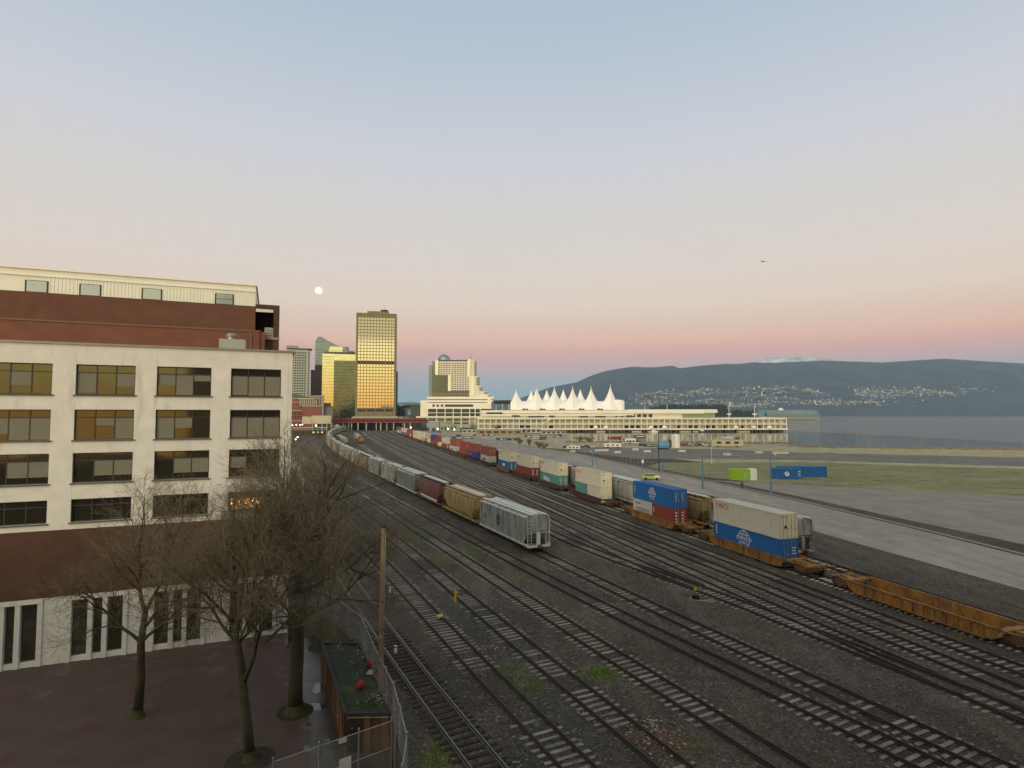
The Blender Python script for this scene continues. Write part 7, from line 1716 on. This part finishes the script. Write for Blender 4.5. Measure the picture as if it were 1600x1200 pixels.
bD = G(215, 1120, -2); tree('bare street tree in front of the white building, beyond the left edge of the photograph', bD, [(0, 0, 0), (.1, 0, 2.2), (0, .1, 4.4), (.2, .1, 6.2)], [.28, .25, .21, .16], 57, [((.2, .1, 6.2), (-.2, .1, 1), 5.0, .13), ((.2, .1, 6.2), (.6, .1, .9), 4.6, .12), ((0, .1, 4.4), (-.8, .2, .6), 4.2, .11), ((0, .1, 4.4), (.8, -.3, .6), 4.4, .11), ((.1, .05, 5.2), (.1, .8, .7), 4.0, .1)], 5)
tp_ = MB()
for base, r in ((bA, 1.25), (bB, 1.1)):
    tp_.add([(base.x + r * math.cos(k * math.pi / 12), base.y + r * math.sin(k * math.pi / 12), -1.985) for k in range(24)], [tuple(range(24))])
struct(tp_.build('tree_pit_soil', M('pit_soil', (.030, .026, .018), .95, .4, 3, bump=.6, dirt=((.05, .06, .02), 1.5, .52))))

# ================================================================ MOON, GULL, UNSEEN SHADE BLOCKS BEHIND THE VIEWPOINT, AIR
mp_ = P(498, 454, 14000); mo = MB(); rm = 6.1 / FPX * 14000; mo.lathe([(.01, -rm)] + [(rm * math.cos(t * math.pi / 16), rm * math.sin(t * math.pi / 16)) for t in range(-7, 8)] + [(.01, rm)], 32)
moon_m = bpy.data.materials.new('moon_light'); moon_m.use_nodes = True; N_, L_n = moon_m.node_tree.nodes, moon_m.node_tree.links
N_['Principled BSDF'].inputs['Base Color'].default_value = (.2, .2, .2, 1); nz_ = N_.new('ShaderNodeTexNoise'); nz_.inputs['Scale'].default_value = .018; cr_ = N_.new('ShaderNodeValToRGB'); cr_.color_ramp.elements[0].color = (.78, .76, .70, 1); cr_.color_ramp.elements[1].color = (1, .98, .92, 1); cr_.color_ramp.elements[0].position = .35; cr_.color_ramp.elements[1].position = .6
tcn = N_.new('ShaderNodeTexCoord'); L_n.new(tcn.outputs['Object'], nz_.inputs['Vector']); L_n.new(nz_.outputs['Fac'], cr_.inputs[0]); L_n.new(cr_.outputs[0], N_['Principled BSDF'].inputs['Emission Color']); N_['Principled BSDF'].inputs['Emission Strength'].default_value = 1.25
moon = mo.build('moon', moon_m, None, tuple(mp_), smooth=True); moon.scale = (1, 1, .93); moon.rotation_euler = (0, R(35), 0); tag(moon, 'pale nearly full moon low in the rosy sky', 'moon')
gl = thing('gull', 'small dark gull gliding with spread wings high at the right', 'bird', tuple(P(1192, 409, 90)), R(20)); b = MB()
b.tube([(0, -.28, 0), (0, -.2, .02), (0, 0, .03), (0, .18, .01), (0, .3, 0)], [.01, .05, .075, .05, .015], 8); b.build('body', M('gull_grey', (.16, .15, .14), .8), gl)
for sg_ in (-1, 1):
    b = MB(); vs = [(sg_ * .04, -.08, .03), (sg_ * .28, -.12, .14), (sg_ * .62, -.02, .05), (sg_ * .60, .0, .05), (sg_ * .28, .06, .13), (sg_ * .04, .1, .03)]; b.add(vs + [(x, y, z - .02) for x, y, z in vs], [(0, 1, 4, 5), (1, 2, 3, 4), (11, 10, 7, 6), (10, 9, 8, 7)] + [(i, i + 6, (i + 1) % 6 + 6, (i + 1) % 6) for i in range(6)]); b.build('wing', MAT['gull_grey'], gl)
vb = thing('shade_block', 'unseen tall brick block behind the viewpoint, winged and sized to shade the yard', 'building', (0, -1.3, -2), 0); b = MB(); b.box(-6.5, 90, -24, 0, 0, 48); b.box(20, 50, .01, 15, 0, 44); b.build('wall', MAT['red_brick'], vb)  # viewer's building, unseen; height and right wing made up to darken the foreground
me = boxmesh('window', 1.6, .1, 2.0, win_dark); copies('window', me, vb, [(-3 + i * 6.2, .06, 4 + j * 3.8) for j in range(6) for i in range(4)])
vb2 = thing('shade_terrace', 'unseen low brick block behind the viewpoint, added to shade the street', 'building', (-13, -2.5, -2), 0); b = MB(); b.box(-70, 0, -24, 0, 0, 11.5); b.build('wall', MAT['red_brick'], vb2)  # added out of view to keep eastern skylight off the near ground
copies('window', me, vb2, [(-66 + i * 5.8, .06, 3.5 + j * 3.8) for j in range(2) for i in range(12)])
hz = MB(); hz.box(-9050, 9050, -220, 9060, -5, 860); hm = bpy.data.materials.new('haze_air'); hm.use_nodes = True; nt_ = hm.node_tree
nt_.nodes.remove(nt_.nodes['Principled BSDF']); vo_ = nt_.nodes.new('ShaderNodeVolumePrincipled'); vo_.inputs['Color'].default_value = (.48, .74, 1.0, 1); vo_.inputs['Density'].default_value = .00008; vo_.inputs['Anisotropy'].default_value = 0
nt_.links.new(vo_.outputs[0], nt_.nodes['Material Output'].inputs['Volume'])
ho = hz.build('haze', hm); ho['kind'] = 'stuff'
